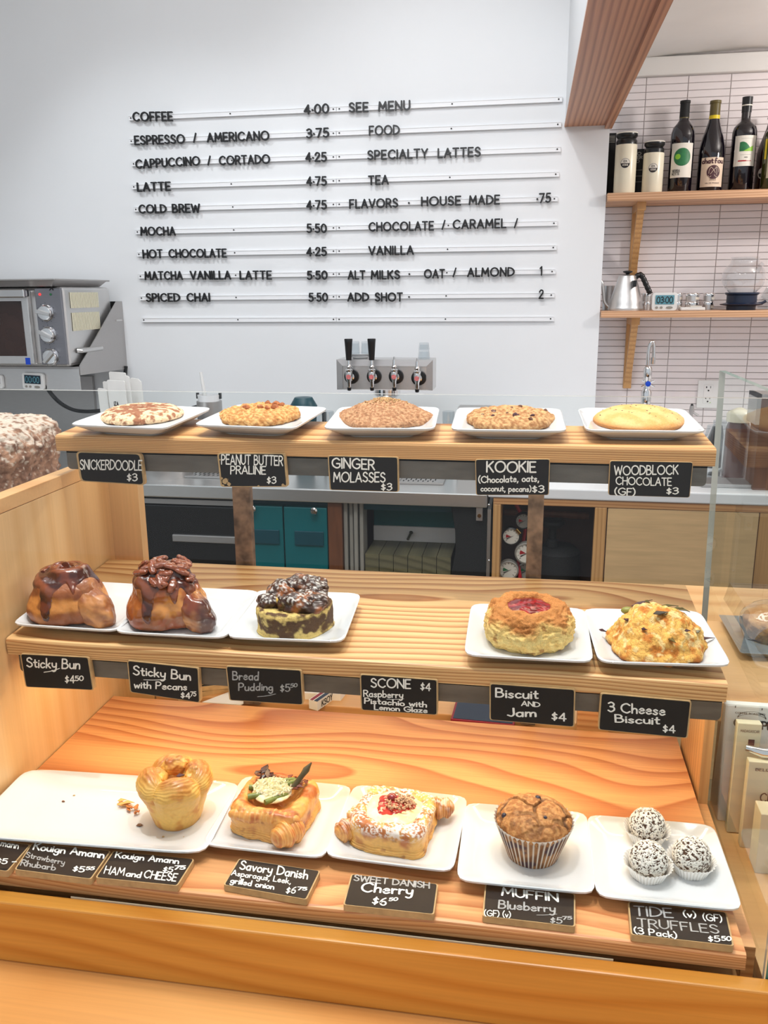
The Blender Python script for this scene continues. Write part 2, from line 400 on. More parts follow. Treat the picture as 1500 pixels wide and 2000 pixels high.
def build(name, mb, mats, parent=None, smooth=False, bevel=0.0, local=False, origin=None, col=None):
    """mb's points are in world space unless local; a child is brought into its parent's frame"""
    v = np.array(mb.v, dtype=float) if not isinstance(mb.v, np.ndarray) else mb.v
    me = bpy.data.meshes.new(name)
    loc = Vector((0, 0, 0))
    if parent is not None:
        if not local:
            inv = np.array(XF[parent.name].inverted())
            v = v @ inv[:3, :3].T + inv[:3, 3]
    elif not local:
        lo = v.min(0); hi = v.max(0)
        loc = Vector(((lo[0] + hi[0]) / 2, (lo[1] + hi[1]) / 2, lo[2])) if origin is None else Vector(origin)
        v = v - np.array(loc)
    me.from_pydata(v.tolist(), [], mb.f)
    if not isinstance(mats, (list, tuple)): mats = [mats]
    for m_ in mats: me.materials.append(M[m_] if isinstance(m_, str) else m_)
    if len(mats) > 1: me.polygons.foreach_set('material_index', mb.mi)
    if col is not None:
        at = me.color_attributes.new('Col', 'FLOAT_COLOR', 'POINT')
        c4 = np.ones((len(v), 4)); c4[:, :3] = col; at.data.foreach_set('color', c4.ravel())
    if smooth:
        me.shade_smooth()
        try: me.set_sharp_from_angle(angle=math.radians(40 if smooth is True else smooth))
        except Exception: pass
    me.update()
    o = bpy.data.objects.new(name, me); link(o, parent)
    o.location = loc
    mt = Matrix.Translation(loc)
    XF[o.name] = (XF[parent.name] @ mt) if parent is not None else mt
    if bevel:
        b = o.modifiers.new('bevel', 'BEVEL'); b.width = bevel; b.segments = 2; b.limit_method = 'ANGLE'; b.angle_limit = math.radians(35)
    return o


def thing(name, label, cat, loc=(0, 0, 0), group=None, rz=0.0, tilt=0.0):
    o = bpy.data.objects.new(name, None); COL.objects.link(o)
    o.empty_display_size = 0.02
    R = Matrix.Rotation(tilt, 4, 'X') @ Matrix.Rotation(rz, 4, 'Z')
    mt = Matrix.Translation(Vector(loc)) @ R
    o.location = loc; o.rotation_euler = R.to_euler()
    XF[o.name] = mt
    return tag(o, label, cat, group)


def tag(o, label, cat, group=None):
    o['label'] = label; o['category'] = cat
    if group: o['group'] = group
    return o


def struct(o):
    o['kind'] = 'structure'; return o


def bx(lo, hi): return MB().box(lo, hi)


# ---------------------------------------------------------------- monoline lettering
def _c(pts, close=False, k=5):
    """catmull-rom through pts"""
    P = [np.array(p, float) for p in pts]
    if close: P = [P[-2]] + P + [P[1]]
    else: P = [2 * P[0] - P[1]] + P + [2 * P[-1] - P[-2]]
    out = []
    for i in range(1, len(P) - 2):
        for j in range(k):
            t = j / k; a, b, c, d = P[i - 1], P[i], P[i + 1], P[i + 2]
            out.append(0.5 * ((2 * b) + (c - a) * t + (2 * a - 5 * b + 4 * c - d) * t * t + (3 * b - a - 3 * c + d) * t ** 3))
    out.append(P[-2]); return out


GL = {
'A': '.7;0,0 .35,1 .7,0|.12,.33 .58,.33', 'B': '.58;0,0 0,1|~0,1 .34,.97 .46,.78 .36,.58 0,.54|~0,.54 .42,.5 .57,.27 .4,.03 0,0',
'C': '.76;~.74,.84 .48,1 .14,.83 .02,.5 .14,.17 .48,0 .74,.16', 'D': '.68;0,0 0,1|~0,1 .4,.92 .66,.66 .66,.34 .4,.08 0,0',
'E': '.5;.5,0 0,0 0,1 .5,1|0,.52 .42,.52', 'F': '.5;0,0 0,1 .5,1|0,.5 .4,.5', 'G': '.8;~.74,.84 .48,1 .14,.83 .02,.5 .14,.17 .48,0 .76,.16 .78,.45|.78,.45 .46,.45',
'H': '.62;0,0 0,1|.62,0 .62,1|0,.52 .62,.52', 'I': '.02;0,0 0,1', 'J': '.4;~.4,1 .4,.6 .4,.25 .24,.02 0,.14', 'K': '.58;0,0 0,1|.55,1 0,.45|.17,.6 .58,0',
'L': '.45;0,1 0,0 .45,0', 'M': '.8;0,0 .08,1 .4,.3 .72,1 .8,0', 'N': '.64;0,0 0,1 .64,0 .64,1', 'O': '.9;@.45,1 .13,.85 0,.5 .13,.15 .45,0 .77,.15 .9,.5 .77,.85 .45,1',
'P': '.54;0,0 0,1|~0,1 .36,.98 .53,.74 .36,.48 0,.46', 'Q': '.9;@.45,1 .13,.85 0,.5 .13,.15 .45,0 .77,.15 .9,.5 .77,.85 .45,1|.55,.3 .9,-.05',
'R': '.56;0,0 0,1|~0,1 .36,.98 .53,.76 .36,.52 0,.5|.26,.5 .58,0', 'S': '.54;~.5,.84 .3,1 .08,.9 .06,.68 .28,.53 .5,.38 .52,.16 .3,0 .02,.14',
'T': '.6;0,1 .6,1|.3,1 .3,0', 'U': '.6;~0,1 0,.6 .02,.22 .3,0 .58,.22 .6,.6 .6,1', 'V': '.68;0,1 .34,0 .68,1', 'W': '.96;0,1 .22,0 .48,.85 .74,0 .96,1',
'X': '.6;0,0 .6,1|0,1 .6,0', 'Y': '.62;0,1 .31,.48 .62,1|.31,.48 .31,0', 'Z': '.56;0,1 .56,1 0,0 .56,0',
'0': '.6;@.3,1 .07,.82 0,.5 .07,.18 .3,0 .53,.18 .6,.5 .53,.82 .3,1', '1': '.26;0,.82 .2,1 .2,0', '2': '.54;~.02,.78 .2,1 .46,.92 .46,.66 .2,.3 0,0|0,0 .54,0',
'3': '.5;~.02,.88 .24,1 .46,.84 .4,.6 .16,.54|~.16,.54 .46,.46 .5,.2 .24,0 0,.12', '4': '.58;.42,0 .42,1 0,.3 .58,.3', '5': '.52;.48,1 .08,1 .05,.56|~.05,.56 .28,.64 .5,.46 .48,.14 .22,0 0,.12',
'6': '.52;~.42,.98 .16,.75 .02,.35 .14,.05 .38,.02 .5,.26 .38,.5 .14,.46 .04,.3', '7': '.54;0,1 .54,1 .18,0', '8': '.5;@.25,1 .05,.8 .25,.54 .5,.26 .25,0 0,.26 .25,.54 .45,.8 .25,1', '9': '.5;~.46,.66 .3,.46 .08,.56 .06,.84 .28,1 .46,.85 .46,.5 .3,0',
'$': '.46;~.42,.74 .22,.84 .06,.68 .22,.5 .42,.34 .24,.14 .02,.24|.24,1 .22,0', '/': '.36;0,-.02 .36,1.02', '.': '.06;.0,.5 .03,.5', ',': '.1;.08,.06 0,-.18', '(': '.2;~.2,1.08 .03,.75 0,.45 .06,.15 .22,-.1', ')': '.2;~0,1.08 .17,.75 .2,.45 .14,.15 -.02,-.1',
'-': '.4;0,.45 .4,.48', '_': '1;~0,0 .35,-.06 .7,-.02 1,.1', "'": '.05;0,1 0,.8', '&': '.6;.6,0 .15,.8',
'a': '.46;~.42,.4 .25,.52 .04,.38 .05,.1 .22,0 .4,.14|.43,.52 .42,0', 'b': '.44;0,1 .02,0|~.02,.35 .22,.52 .42,.38 .42,.12 .2,0 .02,.08', 'c': '.4;~.38,.44 .2,.52 .02,.36 .03,.12 .2,0 .4,.1',
'd': '.46;~.42,.4 .25,.52 .04,.38 .05,.1 .22,0 .4,.14|.45,1 .42,0', 'e': '.42;~.03,.28 .38,.32 .34,.48 .18,.52 .02,.32 .06,.08 .22,0 .42,.1', 'f': '.32;~.34,.92 .2,1 .12,.8 .12,0|0,.5 .3,.52',
'g': '.44;~.4,.4 .24,.52 .03,.38 .05,.12 .22,.04 .38,.16|~.42,.5 .42,0 .36,-.3 .15,-.38 0,-.24', 'h': '.42;0,1 0,0|~0,.3 .16,.5 .36,.46 .4,.25 .4,0', 'i': '.03;.02,.5 .02,0|.02,.72 .03,.74', 'j': '.2;~.18,.5 .18,0 .12,-.3 0,-.3|.18,.72 .19,.74',
'k': '.4;0,1 0,0|.34,.52 0,.2|.12,.3 .4,0', 'l': '.03;.02,1 .02,0', 'm': '.66;0,.52 0,0|~0,.3 .14,.5 .29,.44 .32,.2 .32,0|~.32,.3 .46,.5 .62,.44 .66,.2 .66,0', 'n': '.4;0,.52 0,0|~0,.3 .16,.5 .34,.46 .4,.22 .4,0',
'o': '.44;@.22,.52 .03,.4 0,.25 .05,.08 .22,0 .4,.08 .44,.25 .4,.42 .22,.52', 'p': '.44;0,.52 .02,-.38|~.02,.36 .22,.52 .42,.38 .42,.12 .2,0 .02,.1', 'r': '.32;0,.52 .02,0|~.02,.28 .14,.48 .32,.46', 's': '.36;~.33,.44 .18,.52 .04,.42 .16,.28 .33,.16 .2,0 0,.08',
't': '.3;~.13,.8 .13,.3 .18,.04 .32,.04|0,.52 .3,.54', 'u': '.4;~0,.52 0,.15 .14,0 .32,.06 .4,.2|.4,.52 .4,0', 'v': '.4;0,.52 .2,0 .4,.52', 'w': '.6;0,.52 .14,0 .3,.42 .46,0 .6,.52', 'x': '.4;0,0 .4,.52|0,.52 .4,0',
'y': '.42;~0,.52 .04,.2 .2,.1 .38,.2|~.42,.52 .4,.1 .34,-.25 .16,-.38 0,-.3', 'z': '.4;0,.52 .38,.52 0,0 .4,0', '*': '.03;0,.42 .03,.42',
}
_gc = {}


def glyph(ch):
    if ch in _gc: return _gc[ch]
    w, body = GL[ch].split(';'); out = []
    for part in body.split('|'):
        md = ''
        if part[0] in '~@': md = part[0]; part = part[1:]
        pts = [tuple(float(a) for a in p.split(',')) for p in part.split()]
        if md == '~': pts = [tuple(p) for p in _c(pts)]
        if md == '@': pts = [tuple(p) for p in _c(pts, True)]
        out.append([np.array(p) for p in pts])
    _gc[ch] = (float(w), out); return _gc[ch]


def layout(txt, gap=0.2, space=0.42, jit=0.0, rnd=None):
    """list of (char, x, strokes) and total width, in cap heights"""
    x = 0; out = []
    for ch in txt:
        if ch == ' ': x += space; continue
        w, st = glyph(ch)
        a = (rnd.uniform(-jit, jit) if jit else 0); dy = (rnd.uniform(-jit, jit) * .5 if jit else 0)
        s2 = [[np.array([p[0] + x + a * (p[1] - .3) * .6, p[1] * (1 + a * .4) + dy]) for p in s_] for s_ in st]
        out.append((ch, x, s2)); x += w + gap
    return out, x - gap


_rk = [0]
def ribbon(mb, strokes, wid, mp, depth=0.0, nd=6, mi=None):
    """stroke polylines (2-D) as mitred ribbons with round ends; mp maps (u,v,d) to a point"""
    h = wid / 2
    def emit(poly_l, poly_r, closed, e=0.0):
        n = len(poly_l)
        L = [mp(p[0], p[1], e + depth) for p in poly_l]; R = [mp(p[0], p[1], e + depth) for p in poly_r]
        vs = L + R; m = n if closed else n - 1
        fs = [(i, (i + 1) % n, n + (i + 1) % n, n + i) for i in range(m)]
        if depth:
            vs += [mp(p[0], p[1], 0) for p in poly_l] + [mp(p[0], p[1], 0) for p in poly_r]
            fs += [(i, 2 * n + i, 2 * n + (i + 1) % n, (i + 1) % n) for i in range(m)] + [(n + i, n + (i + 1) % n, 3 * n + (i + 1) % n, 3 * n + i) for i in range(m)]
        mb.add(vs, fs, mi)
    def cap(c, d, e):
        a0 = math.atan2(d[1], d[0]); P = [c + h * np.array([math.cos(a0 + t), math.sin(a0 + t)]) for t in np.linspace(PI / 2, -PI / 2, nd + 1)]
        n = len(P); vs = [mp(p[0], p[1], e + depth) for p in P]; fs = [tuple(range(n))]
        if depth: vs += [mp(p[0], p[1], 0) for p in P]; fs += [(i, i + 1, n + i + 1, n + i) for i in range(n - 1)]
        mb.add(vs, fs, mi)
    for st in strokes:
        pts = [st[0]]
        for p in st[1:]:
            if np.hypot(*(p - pts[-1])) > 1e-6: pts.append(p)
        if len(pts) < 2: pts.append(pts[0] + np.array([1e-4, 0]))
        parts = [[pts[0]]]
        for i in range(1, len(pts) - 1):
            parts[-1].append(pts[i]); d0 = pts[i] - pts[i - 1]; d1 = pts[i + 1] - pts[i]
            if np.dot(d0, d1) / (np.hypot(*d0) * np.hypot(*d1)) < 0.62: parts.append([pts[i]])
        parts[-1].append(pts[-1])
        for q in parts:
            _rk[0] = (_rk[0] + 1) % 9; e = _rk[0] * 2.5e-5
            closed = len(q) > 5 and len(parts) == 1 and np.hypot(*(q[0] - q[-1])) < 1e-3
            if closed: q = q[:-1]
            n = len(q); l, r_ = [], []
            for i in range(n):
                a_ = q[i] - q[i - 1] if (i or closed) else q[1] - q[0]; b_ = q[(i + 1) % n] - q[i] if (i < n - 1 or closed) else q[-1] - q[-2]
                a_ = a_ / np.hypot(*a_); b_ = b_ / np.hypot(*b_); t = a_ + b_; t = t / np.hypot(*t); k = 1 / max(.5, np.dot(t, a_))
                nn = np.array([-t[1], t[0]]) * h * k; l.append(q[i] + nn); r_.append(q[i] - nn)
            emit(l, r_, closed, e)
            if not closed: cap(q[0], q[0] - q[1], e); cap(q[-1], q[-1] - q[-2], e)


def flatmap(o, ex, ey, n, off=0.0006):
    o = Vector(o); ex = Vector(ex); ey = Vector(ey); n = Vector(n).normalized()
    return lambda u, v, d: o + ex * u + ey * v + n * (off + d)


def write(mb, txt, p0, p1, up, n, wid=0.13, jit=0.0, rnd=None, off=0.0006, depth=0.0, gap=0.2, space=0.42, mi=None):
    """text from p0 to p1 on a plane; up = vector of one cap height"""
    lay, W = layout(txt, gap, space, jit, rnd)
    p0 = Vector(p0); p1 = Vector(p1); up = Vector(up)
    ex = (p1 - p0) / W
    for ch, x, st in lay: ribbon(mb, st, wid, flatmap(p0, ex, up, n, off), depth, mi=mi)

# ================================================================ THE ROOM
YW, YT = 3.30, 3.50                        # menu wall, tiled wall of the nook
def Z(z): return z + H

struct(build('floor', bx((-4, -3, -0.05), (4, 3.7, 0)), 'floor'))
struct(build('wall_back', bx((-4, YW, 0), (0.243, YW + 0.12, 3.2)), 'wall'))
struct(build('wall_left', bx((-4.1, -1, 0), (-4, YW, 3.2)), 'wall'))
struct(build('ceiling', bx((-4, 0.2, 3.12), (4, 3.7, 3.2)), 'ceil'))
struct(build('wall_right', bx((2.2, 1.2, 0), (2.3, 3.7, 3.2)), 'wall'))

# tiled wall: grout slab with single tiles standing proud of it
tw = build('wall_back_tiled', bx((0.243, YT, 0.4), (2.2, YT + 0.1, 2.6)), 'grout', origin=(0.243, YT, 0.4)); struct(tw)
TX0, TZ0, TDX, TDZ = 0.378, Z(0.7478), 0.146, 0.02448
tm = MB()
w2, h2, d2, c2 = TDX / 2 - 0.0010, TDZ / 2 - 0.0009, 0.0045, 0.0012
vs = [(-w2, 0, -h2), (w2, 0, -h2), (w2, 0, h2), (-w2, 0, h2), (-w2, -d2 + c2, -h2), (w2, -d2 + c2, -h2), (w2, -d2 + c2, h2), (-w2, -d2 + c2, h2),
      (-w2 + c2, -d2, -h2 + c2), (w2 - c2, -d2, -h2 + c2), (w2 - c2, -d2, h2 - c2), (-w2 + c2, -d2, h2 - c2)]
fs = [(0, 1, 5, 4), (1, 2, 6, 5), (2, 3, 7, 6), (3, 0, 4, 7), (4, 5, 9, 8), (5, 6, 10, 9), (6, 7, 11, 10), (7, 4, 8, 11), (8, 9, 10, 11)]
tme = bpy.data.meshes.new('tile'); tme.from_pydata(vs, [], fs); tme.materials.append(M['tile'])
rt = random.Random(3); rest = MB(); ntile = 0
for c in range(-1, 9):
    for r in range(0, 56):
        x = TX0 + (c + 0.5) * TDX; z = TZ0 - (r + 0.5) * TDZ
        if x - w2 < 0.243: pass
        vis = c <= 4 and r <= 54
        if x + w2 > 2.2: continue
        if vis and ntile < 300:
            o = bpy.data.objects.new('tile', tme); COL.objects.link(o); o.parent = tw
            o.location = (x - 0.243, 0, z - 0.4); o.rotation_euler = (rt.uniform(-.006, .006), 0, rt.uniform(-.003, .003)); ntile += 1
        else: rest.add([(a + x, b + YT, d + z) for a, b, d in vs], fs)
o = build('tile_field', rest, 'tile', tw); o['kind'] = 'stuff'

# nook: fascia board, low plastered ceiling
struct(build('trim_1', bx((0.243, YT - 0.03, TZ0), (2.2, YT, TZ0 + 0.062)), 'ceil', bevel=.004))
nc = MB()
nx, ny = 24, 14
vs = []; 
for j in range(ny + 1):
    for i in range(nx + 1):
        x = 0.243 + (1.957) * i / nx; y = 1.9 + (YT - 1.9) * j / ny
        vs.append((x, y, Z(0.812) + 0.012 * math.sin(x * 5 + y * 3) + 0.004 * math.sin(x * 23) * math.sin(y * 19)))
fs = [(j * (nx + 1) + i, j * (nx + 1) + i + 1, (j + 1) * (nx + 1) + i + 1, (j + 1) * (nx + 1) + i) for j in range(ny) for i in range(nx)]
nc.add(vs, fs); nc.box((0.243, 1.88, Z(0.80)), (2.2, 1.90, 3.12))
struct(build('ceiling_nook', nc, 'ceil', smooth=True))

# bulkhead running toward the viewer: painted side, wooden underside with a lip
bh = build('ceiling_bulkhead', bx((0.090, 1.2, Z(0.5695)), (0.243, YW, 3.12)), 'wall'); struct(bh)
o = build('trim_2', bx((0.088, 1.2, Z(0.560)), (0.250, YW, Z(0.5695))), 'fir_soffit'); struct(o)
o = build('trim_3', bx((0.226, 1.2, Z(0.548)), (0.250, YW, Z(0.560))), 'fir_soffit'); struct(o)

# ---------------------------------------------------------------- menu board: rails screwed to the wall, letters slid on to them
RL = [((252, 235), (1098, 199)), ((253, 280.3), (1096, 248)), ((257.6, 325.5), (1095, 295.3)), ((258, 371), (1092, 343.4)), ((262, 414.7), (1089.3, 391.6)),
      ((265, 458), (1088.4, 440)), ((268, 501.5), (1087, 487.6)), ((271, 544), (1084.7, 534.8)), ((273, 586.6), (1083, 580.8)), ((277.5, 628), (1081.6, 628.3))]
z6 = lambda x, y: (240 + x / 3.409, 180 + y / 3.409)
z7 = lambda x, y: (660 + x / 3.261, 180 + y / 3.261)
ROWS = [
 [('COFFEE', z6, 73, 193, 332, 190), ('4*00', z6, 1212, 147, 1370, 138), ('SEE', z7, 75, 127, 192, 124), ('MENU', z7, 263, 121, 457, 112)],
 [('ESPRESSO', z6, 85, 350, 412, 340), ('/', z6, 475, 333, 497, 332), ('AMERICANO', z6, 567, 332, 973, 318), ('3*75', z6, 1228, 305, 1370, 298), ('FOOD', z7, 203, 275, 390, 268)],
 [('CAPPUCCINO', z6, 92, 508, 513, 485), ('/', z6, 570, 484, 595, 483), ('CORTADO', z6, 647, 485, 978, 474), ('4*25', z6, 1222, 462, 1355, 460), ('SPECIALTY', z7, 193, 430, 570, 418), ('LATTES', z7, 640, 418, 905, 408)],
 [('LATTE', z6, 103, 660, 318, 654), ('4*75', z6, 1228, 622, 1355, 620), ('TEA', z7, 198, 590, 320, 585)],
 [('COLD', z6, 113, 806, 290, 803), ('BREW', z6, 336, 802, 513, 800), ('4*75', z6, 1228, 780, 1355, 778), ('FLAVORS', z7, 78, 740, 380, 732), ('*', z7, 452, 728, 458, 728), ('HOUSE', z7, 535, 724, 780, 718), ('MADE', z7, 838, 716, 1027, 712), ('*75', z7, 1268, 704, 1352, 700)],
 [('MOCHA', z6, 125, 953, 350, 952), ('5*50', z6, 1230, 934, 1355, 934), ('CHOCOLATE', z7, 200, 885, 608, 878), ('/', z7, 665, 872, 685, 871), ('CARAMEL', z7, 735, 870, 1068, 862), ('/', z7, 1125, 862, 1150, 861)],
 [('HOT', z6, 140, 1104, 264, 1102), ('CHOCOLATE', z6, 312, 1101, 690, 1098), ('4*25', z6, 1228, 1090, 1355, 1088), ('VANILLA', z7, 200, 1036, 480, 1032)],
 [('MATCHA', z6, 153, 1248, 398, 1246), ('VANILLA', z6, 455, 1245, 718, 1244), ('LATTE', z6, 785, 1245, 990, 1244), ('5*50', z6, 1232, 1246, 1360, 1244), ('ALT', z7, 68, 1190, 172, 1189), ('MILKS', z7, 215, 1189, 392, 1188), ('*', z7, 455, 1180, 461, 1180), ('OAT', z7, 553, 1183, 678, 1182), ('/', z7, 735, 1174, 758, 1173), ('ALMOND', z7, 828, 1174, 1120, 1170), ('1', z7, 1287, 1165, 1309, 1165)],
 [('SPICED', z6, 162, 1393, 380, 1392), ('CHAI', z6, 432, 1392, 580, 1391), ('5*50', z6, 1243, 1392, 1363, 1391), ('ADD', z7, 66, 1330, 195, 1330), ('SHOT', z7, 240, 1330, 410, 1330), ('*', z7, 453, 1325, 459, 1325), ('2', z7, 1282, 1313, 1310, 1313)],
 []]
a = PY(250, 629, YW)
board = thing('menu_board', 'wall menu of white rails with black letters listing coffee drinks, prices and house extras', 'menu board', (-0.73, YW, Z(-0.10)))
YR = YW - 0.010
CAPH = 0.0288
for ri, ((lx, ly), (rx, ry)) in enumerate(RL):
    A = PY(lx, ly, YR); B = PY(rx, ry, YR); zb = (A.z + B.z) / 2; hh = 0.0165
    mb = MB()
    xm = PY(657, ly + (ry - ly) * .47, YR).x
    for xa, xb in ((A.x, xm - 0.0008), (xm + 0.0008, B.x)):
        mb.box((xa, YR, zb), (xb, YW, zb + hh)); mb.box((xa, YR - 0.0015, zb), (xb, YR, zb + 0.002)); mb.box((xa, YR - 0.0015, zb + hh - 0.002), (xb, YR, zb + hh))
    rail = build('rail', mb, 'railw', board)
    for sx in (A.x + 0.008, A.x + .40, xm - 0.011, xm + 0.011, xm + .42, B.x - 0.012):
        build('screw', MB().cyl((sx, YR - 0.0015, zb + hh / 2), (sx, YR, zb + hh / 2), 0.0028, n=8), 'ink', rail)
    for txt, zf, x0, y0, x1, y1 in ROWS[ri]:
        p0 = PY(*zf(x0, y0), YR - 0.0016); p1 = PY(*zf(x1, y1), YR - 0.0016)
        lay, W = layout(txt, 0.26)
        if len(txt) == 1: ex = Vector((CAPH * (0.9 if txt != '*' else 1), 0, 0)); 
        else: ex = (p1 - p0) / W
        for ch, gx, st in lay:
            mb = MB()
            ribbon(mb, st, 0.19 if ch != '*' else 0.2, flatmap(p0, ex, (0, 0, CAPH), (0, -1, 0), 0.0), 0.006)
            build('dot' if ch == '*' else 'letter', mb, 'letter', rail)

# ================================================================ BACK COUNTER
YC = 2.55
def cabx(x, y): return PY(x, y, YC).x
zs_t, zs_b = Z(-0.595), Z(-0.638)
xs1 = PY(952, 975, YC).x
steelc = thing('steel_counter', 'stainless steel bar top with two drip trays below the taps', 'counter', (-1.5, YC, zs_b))
mb = MB().box((-3.2, YC, zs_b), (xs1, YW, zs_t)); build('worktop', mb, 'steel', steelc, bevel=.004)
def drip(x0, x1, y0, y1):
    mb = MB(); zt = zs_t + 0.001
    mb.box((x0, y0, zt), (x1, y0 + .012, zt + .006)); mb.box((x0, y1 - .012, zt), (x1, y1, zt + .006)); mb.box((x0, y0 + .012, zt), (x0 + .012, y1 - .012, zt + .006)); mb.box((x1 - .012, y0 + .012, zt), (x1, y1 - .012, zt + .006))
    mb.box((x0 + .012, y0 + .012, zt - .0005), (x1 - .012, y1 - .012, zt + .001))
    t = build('drip_tray', mb, 'steel_d', steelc)
    mb = MB(); n = int((x1 - x0 - .04) / .016)
    for i in range(n):
        for j in range(6):
            xx = x0 + .02 + i * .016 + (j % 2) * .006; yy = y0 + .03 + j * (y1 - y0 - .06) / 6
            mb.box((xx, yy, zt + .001), (xx + .004, yy + .022, zt + .0016))
    build('slots', mb, 'blackm', t)
drip(PY(300, 925, 2.7).x, PY(470, 930, 2.7).x, 2.66, 2.90)
drip(PY(775, 930, 2.7).x, PY(868, 930, 2.7).x, 2.66, 2.88)
whc = tag(build('white_counter', MB().box((xs1 + 0.002, YC - .005, Z(-0.603)), (2.15, YT, Z(-0.570))), 'whitec', bevel=.004), 'white solid surface counter top running under the tiled nook', 'counter')
tag(build('cupboard_back', bx((-3.2, YC + .62, 0), (2.15, YC + .68, Z(-.645))), 'darkint'), 'dark back panel closing the cupboards under the bar', 'panel')

zl = 0.0
def under(name, label, cat, x0, x1, mat, y0=YC + .02, zt=Z(-.642), depth=.58):
    t = thing(name, label, cat, ((x0 + x1) / 2, y0, 0))
    return t
# black undercounter fridge
x0, x1 = PY(262, 1000, YC).x - .3, PY(460, 1050, YC).x + .02
t = under('bar_fridge', 'black glossy bar fridge under the steel counter, left of the reflected teal cupboards', 'fridge', x0, x1, 'blackg')
build('body', bx((x0, YC + .05, .05), (x1, YC + .6, Z(-.642))), 'blackm', t)
build('door', bx((x0 + .004, YC + .015, .12), (x1 - .004, YC + .05, Z(-.668))), 'blackg', t, bevel=.003)
d = build('vent_strip', bx((x0 + .004, YC + .02, Z(-.664)), (x1 - .004, YC + .05, Z(-.648))), 'steel_d', t)
pa = PY(335, 1045, YC); pb = PY(425, 1062, YC)
build('handle', MB().box((pa.x, YC + .004, pb.z), (PY(458, 1050, YC).x, YC + .015, pa.z)), 'steel_d', t, bevel=.002)  # bar built from a pull reflected in the front glass
# teal cupboards: a front-glass reflection built as solid doors
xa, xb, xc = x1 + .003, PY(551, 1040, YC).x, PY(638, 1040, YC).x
t = under('reflected_cupboard', 'teal two-door cupboard with round chrome knobs under the bar, standing in for a glass reflection', 'cupboard', xa, xc, 'teal')
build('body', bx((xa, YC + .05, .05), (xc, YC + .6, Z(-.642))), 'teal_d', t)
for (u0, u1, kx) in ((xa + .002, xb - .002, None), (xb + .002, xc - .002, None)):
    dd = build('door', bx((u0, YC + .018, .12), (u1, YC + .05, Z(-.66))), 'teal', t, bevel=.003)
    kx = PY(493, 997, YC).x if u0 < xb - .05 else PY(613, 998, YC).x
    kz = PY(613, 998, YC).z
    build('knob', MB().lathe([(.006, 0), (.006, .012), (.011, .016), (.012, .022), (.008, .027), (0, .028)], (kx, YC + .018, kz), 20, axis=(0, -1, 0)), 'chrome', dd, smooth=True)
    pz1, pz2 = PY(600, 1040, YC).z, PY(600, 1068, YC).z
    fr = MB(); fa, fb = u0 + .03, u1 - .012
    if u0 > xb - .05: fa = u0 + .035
    build('reflected_pull', MB().box((fa, YC + .012, pz2), (fb, YC + .018, pz1)), 'greyw' if 0 else 'teal_d', dd, bevel=.002)  # stands in for a pull reflected in the front glass
# brown stile and trims, solid copies of the same glass reflection
xd, xe = PY(640, 1040, YC).x, PY(666, 1040, YC).x
tag(build('reflected_post', bx((xc + .002, YC + .015, 0), (xe, YC + .6, Z(-.642))), 'brownw'), 'brown wooden end panel standing in for a reflection, right of the teal doors', 'panel')
t = thing('reflected_trim', 'fluted grey trim post standing in for a reflection under the steel counter', 'trim', (xe + .03, YC + .05, 0))
xf = PY(706, 1040, YC).x; n = 4; wd = (xf - xe) / n
for i in range(n): build('flute', bx((xe + .002 + i * wd, YC + .03 + (i % 2) * .01, 0), (xe + (i + 1) * wd - .002, YC + .11, Z(-.642))), 'greyw', t, bevel=.003)
# bay built for the reflected room: teal lining, white kick board, olive planks
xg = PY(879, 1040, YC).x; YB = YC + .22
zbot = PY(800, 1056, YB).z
t = thing('reflected_bay', 'teal bay under the bar with a white skirting board, standing in for a reflected room', 'cupboard', ((xf + xg) / 2, YC + .3, 0))
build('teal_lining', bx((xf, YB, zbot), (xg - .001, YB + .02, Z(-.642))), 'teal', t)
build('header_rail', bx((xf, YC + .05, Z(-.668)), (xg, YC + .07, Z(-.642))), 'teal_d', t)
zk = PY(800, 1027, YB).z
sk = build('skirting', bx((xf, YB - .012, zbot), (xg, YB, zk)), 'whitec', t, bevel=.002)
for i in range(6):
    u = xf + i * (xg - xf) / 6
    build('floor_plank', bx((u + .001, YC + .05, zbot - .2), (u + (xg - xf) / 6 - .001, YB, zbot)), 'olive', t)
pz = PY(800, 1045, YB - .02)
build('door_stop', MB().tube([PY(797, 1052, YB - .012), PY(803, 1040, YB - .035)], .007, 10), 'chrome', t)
# black fridge on the right with its hinge
xh = PY(950, 1040, YC).x
t = under('black_fridge', 'tall black fridge with steel corner hinge, left of the gas cupboard', 'fridge', xg, xh, 'blackm')
mb = MB(); pl = [PY(880, 985, YC), PY(888, 1040, YC), PY(889, 1080, YC), PY(880, 1125, YC)]
poly = [Vector((xh, YC + .02, zs_b - .004)), Vector((xh, YC + .02, .05)), Vector((pl[3].x, YC + .02, .05))] + [Vector((p.x, YC + .02, p.z)) for p in pl[::-1]] + [Vector((pl[0].x, YC + .02, zs_b - .004))]
mb.prism(poly, (0, .55, 0)); build('body', mb, 'blackm', t)
h1 = PY(930, 992, YC); h2 = PY(942, 1018, YC)
hb = MB().box((h1.x, YC + .005, h2.z), (h2.x, YC + .02, h1.z)); q = PY(916, 990, YC); hb.box((q.x, YC + .008, h1.z), (h2.x, YC + .02, h1.z + .008)); build('hinge', hb, 'steel_d', t)
hs = MB(); q = PY(936, 1008, YC); hs.cyl((q.x, YC + .002, q.z), (q.x, YC + .006, q.z), .006, n=12); build('hinge_bolt', hs, 'brass', t)
